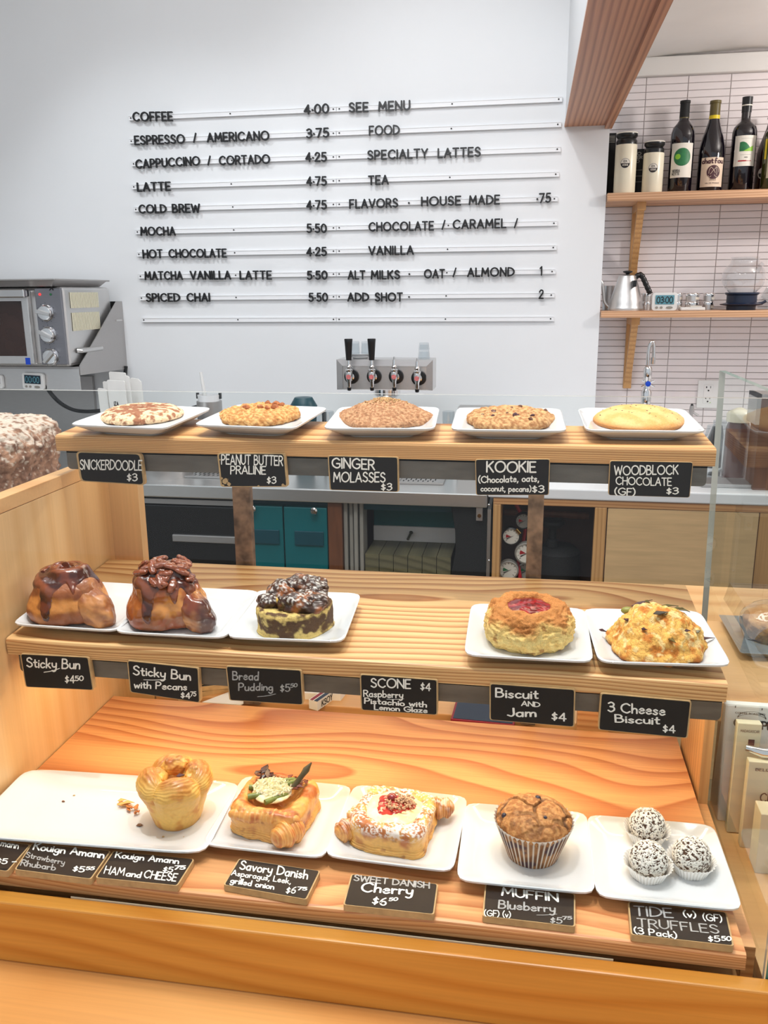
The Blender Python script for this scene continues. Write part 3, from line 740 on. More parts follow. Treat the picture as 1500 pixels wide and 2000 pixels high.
# steel edge strip with screws
xi = PY(958, 1040, YC).x
t = thing('steel_edge_strip', 'thin steel edge strip with screws beside the gas cupboard', 'strip', (xi, YC, 0))
build('strip', bx((xh + .002, YC, 0), (xi, YC + .3, zs_b - .004)), 'steel', t)
for yy in (986, 1095):
    q = PY(955, yy, YC); build('screw', MB().ball((q.x, YC, q.z), .004, 10), 'chrome', t, smooth=True)
# gas cupboard: fir frame, dark lining, gauges
xj, xk, xl, xm_ = PY(962, 1040, YC).x, PY(977, 1040, YC).x, PY(1160, 1040, YC).x, PY(1183, 1040, YC).x
zt = Z(-.604); zo = PY(1000, 986, YC).z
t = thing('gas_cupboard', 'open fronted fir cupboard holding pressure gauges below the white counter', 'cupboard', ((xj + xm_) / 2, YC + .3, 0))
build('stile', bx((xj, YC, 0), (xk, YC + .03, zo)), 'fir_bracket', t, bevel=.002)
build('stile', bx((xl, YC, 0), (xm_, YC + .03, zo)), 'fir_bracket', t, bevel=.002)
build('top_rail', bx((xj, YC, zo), (2.15, YC + .03, zt)), 'frame', t, bevel=.002)
mb = MB().box((xj, YC + .24, 0), (xm_, YC + .26, zo)).box((xm_ - .01, YC + .03, 0), (xm_, YC + .24, zo)).box((xj, YC + .03, 0), (xj + .01, YC + .24, zo)); build('lining', mb, 'darkint', t)
build('side_battens', MB().box((xk - .004, YC + .03, 0), (xk + .002, YC + .2, zo)), 'fir_bracket', t)
def gauge(px, py, r, y, face, case, label):
    c = PY(px, py, y); g = thing('pressure_gauge', label, 'gauge', c, 'pressure gauges in the gas cupboard')
    build('case', MB().lathe([(0, 0), (r, 0), (r, .022), (r * .88, .024), (r * .86, .018)], c + Vector((0, .022, 0)), 28, axis=(0, -1, 0)), case, g, smooth=True)
    build('dial', MB().lathe([(0, .0005), (r * .86, .0005), (r * .86, 0), (0, 0)], c + Vector((0, .003, 0)), 28, axis=(0, -1, 0)), face, g)
    mb = MB(); 
    for k in range(11):
        a = PI * (1.25 - 1.5 * k / 10); mb.prism([(c.x + r * .62 * math.cos(a) - .0008, c.y + .002, c.z + r * .62 * math.sin(a)), (c.x + r * .62 * math.cos(a) + .0008, c.y + .002, c.z + r * .62 * math.sin(a)), (c.x + r * .78 * math.cos(a) + .0008, c.y + .002, c.z + r * .78 * math.sin(a)), (c.x + r * .78 * math.cos(a) - .0008, c.y + .002, c.z + r * .78 * math.sin(a))], (0, -.0005, 0))
    mb.prism([(c.x - r * .5, c.y + .001, c.z - r * .25), (c.x - r * .46, c.y + .001, c.z - r * .34), (c.x + r * .3, c.y + .001, c.z + r * .12)], (0, -.0006, 0))
    build('markings', mb, 'ink', g)
    a0 = random.Random(px).uniform(2.6, 3.4)
    build('red_zone' , MB().prism([(c.x, c.y + .0018, c.z)] + [(c.x + r * .55 * math.cos(a0 + .25 * k), c.y + .0018, c.z + r * .55 * math.sin(a0 + .25 * k)) for k in range(4)], (0, -.0003, 0)), 'green' if py > 1100 else 'red', g)
    return g, c
gy = YC + .07
gauge(1022, 1018, .026, gy, 'greyw', 'black', 'small black rimmed gauge, topmost in the gas cupboard')
gauge(998, 1048, .029, gy, 'label', 'black', 'black rimmed gauge with a red zone, left in the gas cupboard')
gauge(1027, 1081, .035, gy, 'label', 'greyw', 'white rimmed gauge half hidden behind the steel post')
gauge(993, 1114, .032, gy, 'label', 'greyw', 'white gauge with a green zone at the bottom of the gas cupboard')
gauge(1027, 1115, .028, gy + .03, 'greyw', 'steel_d', 'dull steel gauge behind the post, lowest in the cupboard')
t = thing('gas_regulator', 'dark regulator with brass fittings and hoses in the gas cupboard', 'regulator', PY(1080, 1125, gy + .1))
c = PY(1080, 1022, gy + .05); mb = MB()
mb.lathe([(0, .012), (.035, .010), (.038, .002), (.03, -.01), (.012, -.016), (.012, -.05), (.02, -.055), (.02, -.075), (.012, -.08), (.012, -.13), (0, -.13)], c, 20); build('valve_wheel', mb, 'blackm', t, smooth=True)
c = PY(1090, 1070, gy + .07); build('tank_shroud', MB().lathe([(0, .01), (.05, .008), (.070, -.01), (.073, -.12), (.073, -.3), (0, -.3)], c, 28), 'blackm', t, smooth=True)
build('red_hose', MB().tube([PY(1008, 985, gy + .05), PY(1016, 1000, gy + .05), PY(1026, 1030, gy + .06), PY(1022, 1060, gy + .06), PY(1012, 1100, gy + .04), PY(1016, 1130, gy)], .006, 8), 'red', t, smooth=True)
build('black_hose', MB().tube([PY(985, 1000, gy + .12), PY(1060, 1003, gy + .12), PY(1150, 1008, gy + .12)], .012, 8), 'brownw', t, smooth=True)
build('brass_union', MB().cyl(PY(1008, 1033, gy), PY(1016, 1042, gy), .006).cyl(PY(1062, 1117, gy + .05), PY(1082, 1117, gy + .05), .014, n=6).cyl(PY(1090, 1117, gy + .05), PY(1105, 1117, gy + .05), .018, n=12), 'brass', t)
# plywood doors to the right
xn = PY(1480, 1040, YC).x
dt = tag(build('plywood_door', bx((xm_ + .003, YC + .002, 0), (xn, YC + .028, zo - .001)), 'ply', bevel=.002), 'pale birch plywood cupboard front below the white counter', 'cupboard door')
tag(build('plywood_door', bx((xn + .05, YC + .002, 0), (2.1, YC + .028, zo - .001)), 'ply', bevel=.002), 'second plywood cupboard front seen through the side pane', 'cupboard door')
tag(build('fir_stile', bx((xn + .002, YC, 0), (xn + .048, YC + .03, zo - .001)), 'fir_bracket'), 'fir stile between the two plywood cupboard fronts', 'stile')

# ================================================================ TAP TOWER
YP = 2.95
A = PY(657, 702, YP); B = PY(845, 760, YP)
zt_, zb_ = A.z, PY(750, 762, YP).z
tap = thing('tap_tower', 'stainless steel tap tower with four faucets on a chrome column', 'tap tower', ((A.x + B.x) / 2, YP + .05, zs_t))
mb = MB().box((A.x, YP, zb_), (B.x, YP + .11, zt_)); build('housing', mb, 'steel', tap, bevel=.002)
w = .022; fr = MB(); x0, x1 = A.x, B.x
fr.prism([(x0, YP, zt_), (x1, YP, zt_), (x1 - w, YP - .004, zt_ - w), (x0 + w, YP - .004, zt_ - w)], (0, .003, 0)); fr.prism([(x0, YP, zt_), (x0 + w, YP - .004, zt_ - w), (x0 + w, YP - .004, zb_ + .004), (x0, YP, zb_)], (0, .003, 0)); fr.prism([(x1, YP, zt_), (x1 - w, YP - .004, zt_ - w), (x1 - w, YP - .004, zb_ + .004), (x1, YP, zb_)], (0, .003, 0))
build('face_frame', fr, 'steel_d', tap)
cx = (x0 + x1) / 2
build('column', MB().lathe([(.055, 0), (.055, .012), (.036, .02), (.036, zb_ - zs_t - .03), (.048, zb_ - zs_t - .02), (.048, zb_ - zs_t)], (cx + .0, YP + .055, zs_t), 32), 'chrome', tap, smooth=True)
for i, (px, py) in enumerate(((684, 735), (728, 735), (771, 735), (815, 738))):
    c = PY(px + 3, py, YP)
    f = build('faucet_flange', MB().lathe([(.0, 0), (.0265, 0), (.025, .008), (.012, .01)], (c.x, YP - .001, c.z), 28, axis=(0, -1, 0)), 'black', tap, smooth=True)
    mb = MB().lathe([(.012, 0), (.012, .012), (.014, .013), (.014, .02), (.009, .021), (.009, .045), (0, .046)], (c.x, YP - .004, c.z), 20, axis=(0, -1, 0))
    y = YP - .045; bx0 = c.x
    mb.lathe([(.0, -.034), (.006, -.034), (.0075, -.012), (.011, -.005), (.0125, .012), (.0115, .018), (.013, .02), (.013, .026), (.008, .03), (.0095, .036), (.006, .042), (.005, .06), (.0035, .061), (.0035, .07), (0, .07)], (bx0, y, c.z), 20)
    build('faucet', mb, 'chrome', f, smooth=True)
    build('spout_tip', MB().lathe([(0, -.046), (.0065, -.044), (.008, -.034), (0, -.034)], (bx0, y, c.z), 16), 'black', f, smooth=True)
    build('faucet_badge', MB().lathe([(0, .0), (.0085, 0), (.008, .002), (0, .002)], (bx0, y - .0105, c.z + .003), 18, axis=(0, -1, 0)), 'pink', f)
    if i < 2: build('tap_handle', MB().lathe([(0, .058), (.0095, .059), (.0105, .075), (.0135, .118), (.0145, .128), (.0135, .131), (0, .131)], (bx0, y, c.z), 20), 'black', f, smooth=True)
def tumbler_glass(x, y, z, r, h, label, group='glasses on the tap tower', up=True):
    pr = [(0, 0), (r * .82, 0), (r * .84, .002), (r, h), (r - .0018, h), (r * .78, .006), (0, .006)]
    if not up: pr = [(a, h - b) for a, b in pr]
    o = build('drinking_glass', MB().lathe(pr, (x, y, z), 24), 'drinkglass', smooth=True)
    return tag(o, label, 'glass', group)
s0 = PY(704, 700, YP + .055)
for k in range(3):
    o = build('saucer', MB().lathe([(0, 0), (.026, 0), (.028, .002), (.040 + .003 * (k == 2), .0075), (.039 + .003 * (k == 2), .0085), (.026, .0035), (0, .003)], (s0.x, YP + .055, zt_ + .0005 + k * .0042), 28), 'ceramic', smooth=True)
    tag(o, ['bottom saucer of the small stack on the tap tower', 'middle saucer of the small stack on the tap tower', 'top saucer under the glasses on the tap tower'][k], 'saucer', 'saucers on the tap tower')
for dx, dy, lb in ((-.018, 0, 'left shot glass upside down on the saucers'), (.018, .004, 'right shot glass upside down on the saucers')):
    tumbler_glass(s0.x + dx, YP + .055 + dy, zt_ + .0125, .0165, .046, lb, up=False)
s1 = PY(828, 700, YP + .055)
tumbler_glass(s1.x, YP + .055, zt_ + .0005, .021, .03, 'lower glass of the upside down pair on the right end of the tap tower', up=False)
tumbler_glass(s1.x, YP + .055, zt_ + .031, .019, .024, 'upper glass of the upside down pair on the right end of the tap tower', up=False)

# ================================================================ OVEN CORNER
XO = -1.638; YO = 2.874
zo0, zo1 = PX(118, 722, XO).z, PX(118, 560, XO).z
zo0 += .005
xl0 = -2.18
ov = thing('convection_oven', 'stainless convection oven with three knobs on the steel wall shelf', 'oven', ((xl0 + XO) / 2, YO + .17, zo0))
mb = MB().box((xl0, YO + .012, zo0), (XO, YW - .06, zo1)); build('housing', mb, 'steel', ov, bevel=.012)
def pz(x, y): return PY(x, y, YO)
ctl = MB().box((pz(66, 560).x, YO, zo0 + .008), (pz(117, 560).x, YO + .012, zo1 - .004)); cp = build('control_panel', ctl, 'panel_d', ov, bevel=.002)
dxa, dxb = xl0 + .01, pz(64, 640).x - .002
dr = build('oven_door', MB().box((dxa, YO - .01, zo0 + .008), (dxb, YO + .012, zo1 - .012)), 'steel', ov, bevel=.004)
build('window', MB().box((dxa + .03, YO - .0115, pz(40, 695).z), (pz(50, 640).x, YO - .0095, pz(40, 588).z)), 'ovenwin', dr)
hz = pz(40, 573).z
mb = MB().box((dxa + .03, YO - .045, hz - .014), (pz(60, 570).x, YO - .028, hz + .014)); mb.box((pz(52, 570).x, YO - .03, hz - .012), (pz(60, 570).x, YO - .01, hz + .012)); mb.box((dxa + .03, YO - .03, hz - .012), (dxa + .05, YO - .01, hz + .012)); build('handle', mb, 'chrome', dr, bevel=.003)
q = pz(66, 704); build('blue_sticker', MB().box((q.x - .026, YO - .0112, q.z - .014), (q.x - .008, YO - .0098, q.z + .010)), 'blue', dr)
for px, py in ((90, 611), (95, 654), (100, 697)):
    c = pz(px, py); k = build('knob', MB().lathe([(.030, 0), (.029, .004), (.027, .005), (.0255, .014), (.0235, .016), (0, .016)], (c.x, YO, c.z), 28, axis=(0, -1, 0)), 'chrome', cp, smooth=True)
    a = {611: 2.9, 654: 2.7, 697: .8}[py]; e = Vector((math.cos(a), 0, math.sin(a))); f = Vector((-math.sin(a), 0, math.cos(a)))
    cc = Vector((c.x, YO - .016, c.z)); build('grip', MB().prism([cc + e * .027 + f * .007, cc + e * .027 - f * .007, cc - e * .026 - f * .005, cc - e * .026 + f * .005], (0, -.010, 0)), 'steel', k, bevel=.001)
    mk = MB()
    for j in range(12):
        aa = j * PI / 6; r1 = .034; mk.box((c.x + r1 * math.cos(aa) - .001, YO - .0006, c.z + r1 * math.sin(aa) - .001), (c.x + r1 * math.cos(aa) + .001, YO, c.z + r1 * math.sin(aa) + .001))
    build('dial_marks', mk, 'ink', cp)
c = pz(78, 575); build('red_lamp', MB().ball((c.x, YO - .001, c.z), .0045, 12), 'led', cp, smooth=True)
c = pz(99, 575); build('green_lamp', MB().ball((c.x, YO - .001, c.z), .004, 12), 'green', cp, smooth=True)
c = pz(100, 563); mk = MB(); write(mk, 'X', (c.x - .006, YO - .0005, c.z - .006), (c.x + .007, YO - .0005, c.z - .006), (0.004, 0, .016), (0, -1, 0), .2)
build('printed_mark', mk, 'ink', cp)
# vents on the oven's right side
for (ya, yb, za, zb) in ((571, 600, 135, 193), (611, 642, 139, 196)):
    p0 = PX(za, ya, XO); p1 = PX(zb, yb, XO); n = 22
    vn = build('vent', bx((XO, p0.y, p1.z), (XO + .0015, p1.y, p0.z)), 'blackm', ov)
    mb = MB(); st = (p1.y - p0.y) / n
    for i in range(n): mb.box((XO + .0012, p0.y + i * st, p1.z), (XO + .0035, p0.y + i * st + st * .55, p0.z))
    build('vent_ribs', mb, 'slat_lit', vn)
p = PX(150, 685, XO); q = PX(190, 682, XO)
build('side_handle', MB().tube([(XO + .002, p.y, p.z), (XO + .014, p.y + .005, p.z), (XO + .016, p.y + .06, p.z), (XO + .016, q.y, p.z), (XO + .002, q.y + .005, p.z)], .009, 12), 'steel', ov, smooth=True)
# baking tray lying on the oven
mb = MB(); zt2 = zo1 + .001
mb.hexa([(xl0, YO - .01, zt2), (-1.665, YO - .01, zt2), (-1.665, YW - .09, zt2), (xl0, YW - .09, zt2), (xl0 - .01, YO - .03, zt2 + .022), (-1.642, YO - .03, zt2 + .022), (-1.642, YW - .07, zt2 + .022), (xl0 - .01, YW - .07, zt2 + .022)])
mb.box((xl0 - .01, YO - .04, zt2 + .02), (-1.635, YW - .06, zt2 + .026))
tag(build('baking_tray', mb, 'steel_d', bevel=.002), 'grey steel baking tray lying on top of the oven', 'tray')
# steel wall shelf with gusset end
XG = -1.62; pf = PX(157, 714, XG); pb2 = PX(157, 733, XG); pw = PX(268, 590, XG); pl2 = PX(271, 715, XG)
zsh = zo0 - .004
sh = thing('steel_wall_shelf', 'stainless wall shelf with sloped gusset holding the oven', 'shelf', (-1.9, 3.05, pb2.z))
ylip = PX(157, 722, XG).y
zlip0 = PY(100, 762, ylip).z
build('shelf_plate', bx((-2.6, ylip, zsh - .008), (XG - .004, YW - .001, zsh)), 'steel_d', sh)
build('front_lip', bx((-2.6, ylip - .003, zlip0), (XG - .004, ylip, zsh - .008)), 'steel', sh)
mb = MB().prism([(XG, ylip, pf.z), (XG, ylip, pb2.z), (XG, YW - .001, PX(271, 716, XG).z), (XG, YW - .001, PX(263, 588, XG).z), (XG, YW - .05, PX(263, 588, XG).z)], (-.003, 0, 0)); build('gusset', mb, 'steel_d', sh)
q = PX(243, 588, XG); build('wall_flange', bx((XG - .05, YW - .004, PX(263, 606, XG).z - .02), (XG - .003, YW - .001, PX(263, 588, XG).z)), 'blackm', sh)
p = PX(226, 626, XG); r_ = PX(256, 625, XG); build('gusset_rib', MB().tube([(XG + .0005, p.y, p.z), (XG + .0005, min(r_.y, YW - .02), p.z)], .004, 8), 'steel', sh)
# timers on the lip
def timer(cx, cy, y, w, label, lcd='lcd_d', group=None, digits='00:00', rot=0.0, tilt=0):
    c = PY(cx, cy, y); h = w * .72
    t = thing('kitchen_timer', label, 'timer', c, group)
    R = Matrix.Rotation(rot, 4, 'Y'); n = 5
    def rr(hw, hh, rad, yy):
        pts = []
        for (sx, sz, a0) in ((1, 1, 0), (-1, 1, PI / 2), (-1, -1, PI), (1, -1, 1.5 * PI)):
            for k in range(n): a = a0 + PI / 2 * k / (n - 1); pts.append(c + R @ Vector((sx * (hw - rad) + rad * math.cos(a), yy, sz * (hh - rad) + rad * math.sin(a))))
        return pts
    build('case', MB().prism(rr(w / 2, h / 2, w * .12, 0), (0, -.014, 0)), 'white', t, bevel=.002)
    scr = [c + R @ Vector((sx * w * .37, -.0145, sz)) for sx, sz in ((-1, h * .36), (1, h * .36), (1, -h * .14), (-1, -h * .14))]
    build('screen', MB().prism(scr, (0, -.0012, 0)), lcd, t)
    mb = MB(); ex = (R @ Vector((1, 0, 0))); ez = (R @ Vector((0, 0, 1)))
    write(mb, digits, c + R @ Vector((-w * .31, -.016, -h * .07)), c + R @ Vector((w * .31, -.016, -h * .07)), ez * (h * .34), (0, -1, 0), .14, gap=.2)
    build('digits', mb, 'ink' if lcd == 'lcd' else 'lcd', t)
    for k, bw in ((-.30, .055), (-.12, .055), (.2, .13)):
        cc = c + R @ Vector((k * w, -.014, -h * .32)); build('button', MB().prism([cc + R @ Vector((bw * w * math.cos(2 * PI * i / 14), 0, .05 * w * math.sin(2 * PI * i / 14))) for i in range(14)], (0, -.002, 0)), 'greyw', t)
    return t
GL[':'] = '.05;0,.25 .02,.25|0,.65 .02,.65'
timer(68, 744, ylip - .004, .086, 'white digital timer stuck to the shelf lip below the oven', rot=.05)
timer(-8, 745, ylip - .004, .07, 'white digital timer cut by the left picture edge on the shelf lip')
cb = [PY(88, 752, ylip), PY(105, 775, ylip + .02), PY(125, 792, ylip + .1), PY(150, 802, 3.1), PY(185, 803, 3.15), PY(215, 795, 3.2), PY(240, 760, 3.27), PY(246, 715, 3.28)]
pts = [Vector(p) for p in _c([tuple(p) for p in cb])]
tag(build('power_cable', MB().tube(pts, .0075, 8), 'rubber', smooth=True), 'black power cable sagging below the steel wall shelf', 'cable')
# paper bags standing in a holder
bag_l = ['leftmost short white paper bag in the stack under the wall shelf', 'second white paper bag behind the short one under the shelf', 'tall grey shaded paper bag rising highest under the gusset', 'front white paper bag with small print in the stack', 'narrow white paper bag standing edge on in the stack', 'rightmost white paper bag with rounded top in the stack']
for i, (xa_, xb_, yt_, yy, tl_) in enumerate(((190, 208, 758, 2.99, .02), (200, 232, 745, 3.03, .0), (212, 245, 726, 3.08, -.01), (208, 243, 742, 2.98, 0), (243, 252, 733, 3.0, .0), (250, 275, 738, 3.04, -.02))):
    a = PY(xa_, yt_, yy); b = PY(xb_, yt_ + 2, yy); z0 = zs_t
    if abs(tl_) < 0.5: a.x += 0
    rd = .012 if i == 5 else .004
    poly = [(a.x + .01, yy, z0), (b.x + .01, yy, z0), (b.x, yy, b.z - rd), (b.x - rd, yy, b.z), (a.x + rd, yy, a.z), (a.x, yy, a.z - rd)]
    mb = MB().prism(poly, (0, .006, 0)); o = build('paper_bag', mb, 'paper', bevel=.001)
    tag(o, bag_l[i], 'paper bag', 'paper bags under the wall shelf')
    XF[o.name] = Matrix.Translation(o.location)
    if i == 3:
        q = PY(223, 788, yy - .001); mk = MB(); write(mk, 'IZA', (q.x, yy - .0005, q.z - .008), (q.x + .017, yy - .0005, q.z - .008), (0, 0, .014), (0, -1, 0), .2); build('print', mk, 'ink', o)
# tall steel panel under the shelf (left) and small wares on the steel counter
tag(build('steel_splash_panel', bx((-3.2, YW - .02, zs_t + .002), (PY(190, 800, YW).x, YW - .003, PX(200, 735, XG).z - .02)), 'steel_d'), 'grey steel splash panel behind the cable under the wall shelf', 'panel')
# jug with white lid and straw
c = PY(409, 790, 2.85)
jg = thing('grinder_jar', 'dark grey jar with a clear rim and white scoop handle behind the cookies', 'jar', (c.x, 2.85, zs_t))
build('body', MB().lathe([(.04, 0), (.044, .02), (.044, PY(409, 783, 2.85).z - zs_t), (.040, PY(409, 783, 2.85).z - zs_t), (0, PY(409, 783, 2.85).z - zs_t - .01)], (c.x, 2.85, zs_t), 28), 'steel_d', jg, smooth=True)
z2 = PY(409, 783, 2.85).z
build('rim', MB().lathe([(.038, 0), (.04, .022), (.037, .022), (.036, 0)], (c.x, 2.85, z2), 24), 'whitec', jg, smooth=True)
for s_ in (-1, 1): build('clip', MB().box((c.x + s_ * .041 - .004, 2.845, z2 + .008), (c.x + s_ * .041 + .004, 2.855, z2 + .028)), 'black', jg)
build('scoop_handle', MB().tube([(c.x - .012, 2.85, z2 - .01), PY(392, 727, 2.85)], [.007, .005], 10), 'white', jg, smooth=True)
build('jug_handle', MB().tube([(c.x - .04, 2.85, z2 - .02), (c.x - .065, 2.84, z2 - .025), (c.x - .07, 2.84, z2 - .07), (c.x - .045, 2.85, z2 - .09)], .008, 10), 'black', jg, smooth=True)
c = PY(593, 790, 2.8); tag(build('blender_lid_cup', MB().lathe([(.03, 0), (.034, .03), (.044, PY(593, 792, 2.8).z - zs_t - .02), (.046, PY(593, 792, 2.8).z - zs_t), (.034, PY(593, 780, 2.8).z - zs_t), (.030, PY(593, 776, 2.8).z - zs_t), (0, PY(593, 776, 2.8).z - zs_t)], (c.x, 2.8, zs_t), 28), 'teal_d', smooth=True), 'dark green lidded cup on the bar behind the second plate', 'cup')
for px, lb in ((626, 'small water glass left of the tap column'), (640, 'second small water glass left of the tap column'), (876, 'small water glass right of the tap column'), (905, 'small water glass farther right of the tap column')):
    c = PY(px, 800, 2.8); hh = PY(px, 803, 2.8).z - zs_t; tumbler_glass(c.x, 2.8, zs_t, .021, hh, lb, 'water glasses on the bar')
c = PY(930, 797, 2.75); tag(build('tray_stack', MB().box((c.x - .06, 2.75, zs_t), (c.x + .05, 2.82, PY(930, 796, 2.75).z)), 'steel_d', bevel=.004), 'low grey steel container behind the oat cookie', 'container')
c = PY(310, 790, 2.7); tag(build('round_steel_lid', MB().lathe([(0, 0), (.11, 0), (.115, .004), (.1, .02), (.03, .034), (0, .035)], (c.x, 2.7, PY(310, 792, 2.7).z - .035), 36), 'chrome', smooth=True), 'round steel lid just behind the first cookie plate', 'lid')
c2_ = PY(310, 792, 2.7); tag(build('steel_bin', MB().lathe([(0, 0), (.10, 0), (.10, c2_.z - .036 - zs_t), (0, c2_.z - .036 - zs_t)], (c.x, 2.7, zs_t), 36), 'steel_d', smooth=True), 'round steel canister under the lid behind the first cookie', 'canister')

# ================================================================ NOOK SHELVES
YF = 3.27
u_t, u_b = PY(1340, 372, YF).z, PY(1340, 387, YF).z
u_t, u_b = Z(.3345), Z(.3072)
l_t, l_b = Z(-.069), Z(-.0925)
US = tag(build('wall_shelf', bx((0.245, YF, u_b), (2.1, YT - .007, u_t)), 'fir_shelf', bevel=.002), 'upper fir wall shelf carrying the wine bottles and tumblers', 'shelf')
LS = tag(build('wall_shelf', bx((0.245, YF, l_b), (2.1, YT - .007, l_t)), 'fir_shelf', bevel=.002), 'lower fir wall shelf carrying the kettle and glass server', 'shelf')
def bracket(top, xpix, ytop, ybot, label, yfr):
    t = thing('shelf_bracket', label, 'bracket', (PY(xpix, ytop + 20, 3.4).x, 3.4, top - .25), 'wooden shelf brackets in the nook')
    x = PY(xpix, ytop + 20, 3.4).x; w = .015
    zbt = PY(xpix, ybot, YT - .02).z
    build('wall_leg', bx((x - w, YT - .03, zbt), (x + w, YT - .0065, top)), 'fir_bracket', t, bevel=.001)
    build('arm', bx((x - w, YF + .05, top - .028), (x + w, YT - .03, top)), 'fir_bracket', t, bevel=.001)
    y0 = YF + .07
    build('brace', MB().prism([(x - w * .8, y0, top - .028), (x - w * .8, y0 + .035, top - .028), (x - w * .8, YT - .03, zbt + .05), (x - w * .8, YT - .03, zbt + .015)], (w * 1.6, 0, 0)), 'fir_bracket', t)
bracket(u_b, 1248, 393, 548, 'upper wooden bracket under the wine shelf', 0)
bracket(l_b, 1236, 620, 758, 'lower wooden bracket under the kettle shelf', 0)

def cylmap(c, r, a0=0.0, off=.0004):
    return lambda u, v, d: Vector((c[0] + (r + off + d) * math.sin(a0 + u / r), c[1] - (r + off + d) * math.cos(a0 + u / r), c[2] + v))
def patch(mb, mp, u0, u1, v0, v1, n=14, mi=None):
    for i in range(n):
        a = u0 + (u1 - u0) * i / n; b = u0 + (u1 - u0) * (i + 1) / n
        mb.add([mp(a, v0, 0), mp(b, v0, 0), mp(b, v1, 0), mp(a, v1, 0)], [(0, 1, 2, 3)], mi)
def disc(mb, mp, cu, cv, r, a0=0, a1=2 * PI, n=24, mi=None):
    half = abs(a1 - a0) < 5
    for k in range(n):
        p, q = -math.cos(PI * k / n), -math.cos(PI * (k + 1) / n); hp_, hq = r * math.sqrt(max(0, 1 - p * p)), r * math.sqrt(max(0, 1 - q * q)); t_ = 0 if half else 1
        mb.add([mp(cu + p * r, cv - hp_, 0), mp(cu + q * r, cv - hq, 0), mp(cu + q * r, cv + t_ * hq, 0), mp(cu + p * r, cv + t_ * hp_, 0)], [(0, 1, 2, 3)], mi)
def ctext(mb, txt, mp, u0, u1, v, h, wid=.16, mi=None, space=.42):
    lay, W = layout(txt, .2, space); k = (u1 - u0) / W
    for ch, x, st in lay: ribbon(mb, [[np.array([p[0] * k + u0, p[1] * h + v]) for p in s_] for s_ in st], wid * h, lambda a, b, d: mp(a, b, d + .0003), 0, 6, mi)

def logo_tumbler(px0, px1, ytop, ycap, label, yy=3.33):
    c = PY((px0 + px1) / 2, 375, yy); r = (PY(px1, 330, yy).x - PY(px0, 330, yy).x) / 2 * .985
    zc = PY((px0 + px1) / 2, ycap, yy).z - u_t; zt = PY((px0 + px1) / 2, ytop, yy).z - u_t
    t = thing('travel_tumbler', label, 'tumbler', (c.x, yy, u_t), 'cream tumblers on the upper shelf')
    b = (c.x, yy, u_t)
    bd = build('body', MB().lathe([(0, 0), (r * .93, 0), (r, .008), (r, zc - .004), (r * .97, zc), (0, zc)], b, 40), 'cream', t, smooth=True)
    build('lid', MB().lathe([(0, zc), (r * .94, zc), (r * .97, zc + .012), (r * .82, (zc + zt) / 2), (r * .98, zt - .012), (r * .98, zt - .004), (0, zt - .004)], b, 40), 'black', t, smooth=True)
    build('lid_rim', MB().lathe([(r * .98, zt - .004), (r * 1.0, zt - .002), (r * .95, zt), (r * .8, zt - .002)], b, 40), 'label', t, smooth=True)
    mp = cylmap(b, r, -.12, .0004); v = zc * .61; R = r * .42
    mb = MB(); disc(mb, mp, 0, v, R * 1.08); build('logo_disc', mb, 'label', bd)
    mp2 = cylmap(b, r, -.12, .0008); mb = MB(); disc(mb, mp2, 0, v, R, PI, 2 * PI)
    ring = [np.array([R * math.cos(a * PI / 12), R * math.sin(a * PI / 12) + v]) for a in range(0, 13)]; ribbon(mb, [ring], .0008, mp2, 0, 6)
    ctext(mb, 'IZA', mp2, -R * .36, R * .36, v + R * .22, R * .42); build('logo_print', mb, 'ink', bd)
    mp3 = cylmap(b, r, -.12, .0012); mb = MB(); ctext(mb, 'VERDE', mp3, -R * .62, R * .62, v - R * .55, R * .36); build('logo_lettering', mb, 'label', bd)
logo_tumbler(1197, 1240, 260, 284, 'taller cream tumbler with black lid and half black round logo')
logo_tumbler(1252, 1293, 277, 300, 'shorter cream tumbler with black lid and half black round logo')
for (x0, x1, yt, lb) in ((1186, 1203, 262, 'black box behind the taller cream tumbler at the wall end'), (1236, 1262, 293, 'black printed box standing between the two cream tumblers')):
    a = PY(x0, yt, 3.42); b = PY(x1, yt, 3.42); bxo = build('black_box', bx((max(a.x, .2445), 3.40, u_t), (b.x, 3.47, a.z)), 'blackm', bevel=.001)
    tag(bxo, lb, 'box', 'black boxes on the upper shelf'); XF[bxo.name] = Matrix.Translation(bxo.location)
    mk = MB(); w = b.x - a.x
    if x0 > 1200:
        for k, (s_, ln) in enumerate((('PO', .5), ('VER', .6), ('TO', .4))): write(mk, s_, (a.x + .004, 3.3995, a.z - .020 - k * .013), (a.x + .004 + w * ln, 3.3995, a.z - .020 - k * .013), (0, 0, .009), (0, -1, 0), .2)
        for k in range(3): mk.box((a.x + .004, 3.399, a.z - .072 - k * .02), (b.x - .004, 3.3996, a.z - .0705 - k * .02))
    else:
        for k in range(5): mk.box((a.x + .004, 3.399, a.z - .012 - k * .005), (b.x - .004, 3.3996, a.z - .010 - k * .005))
    build('print', mk, 'greyw', bxo)

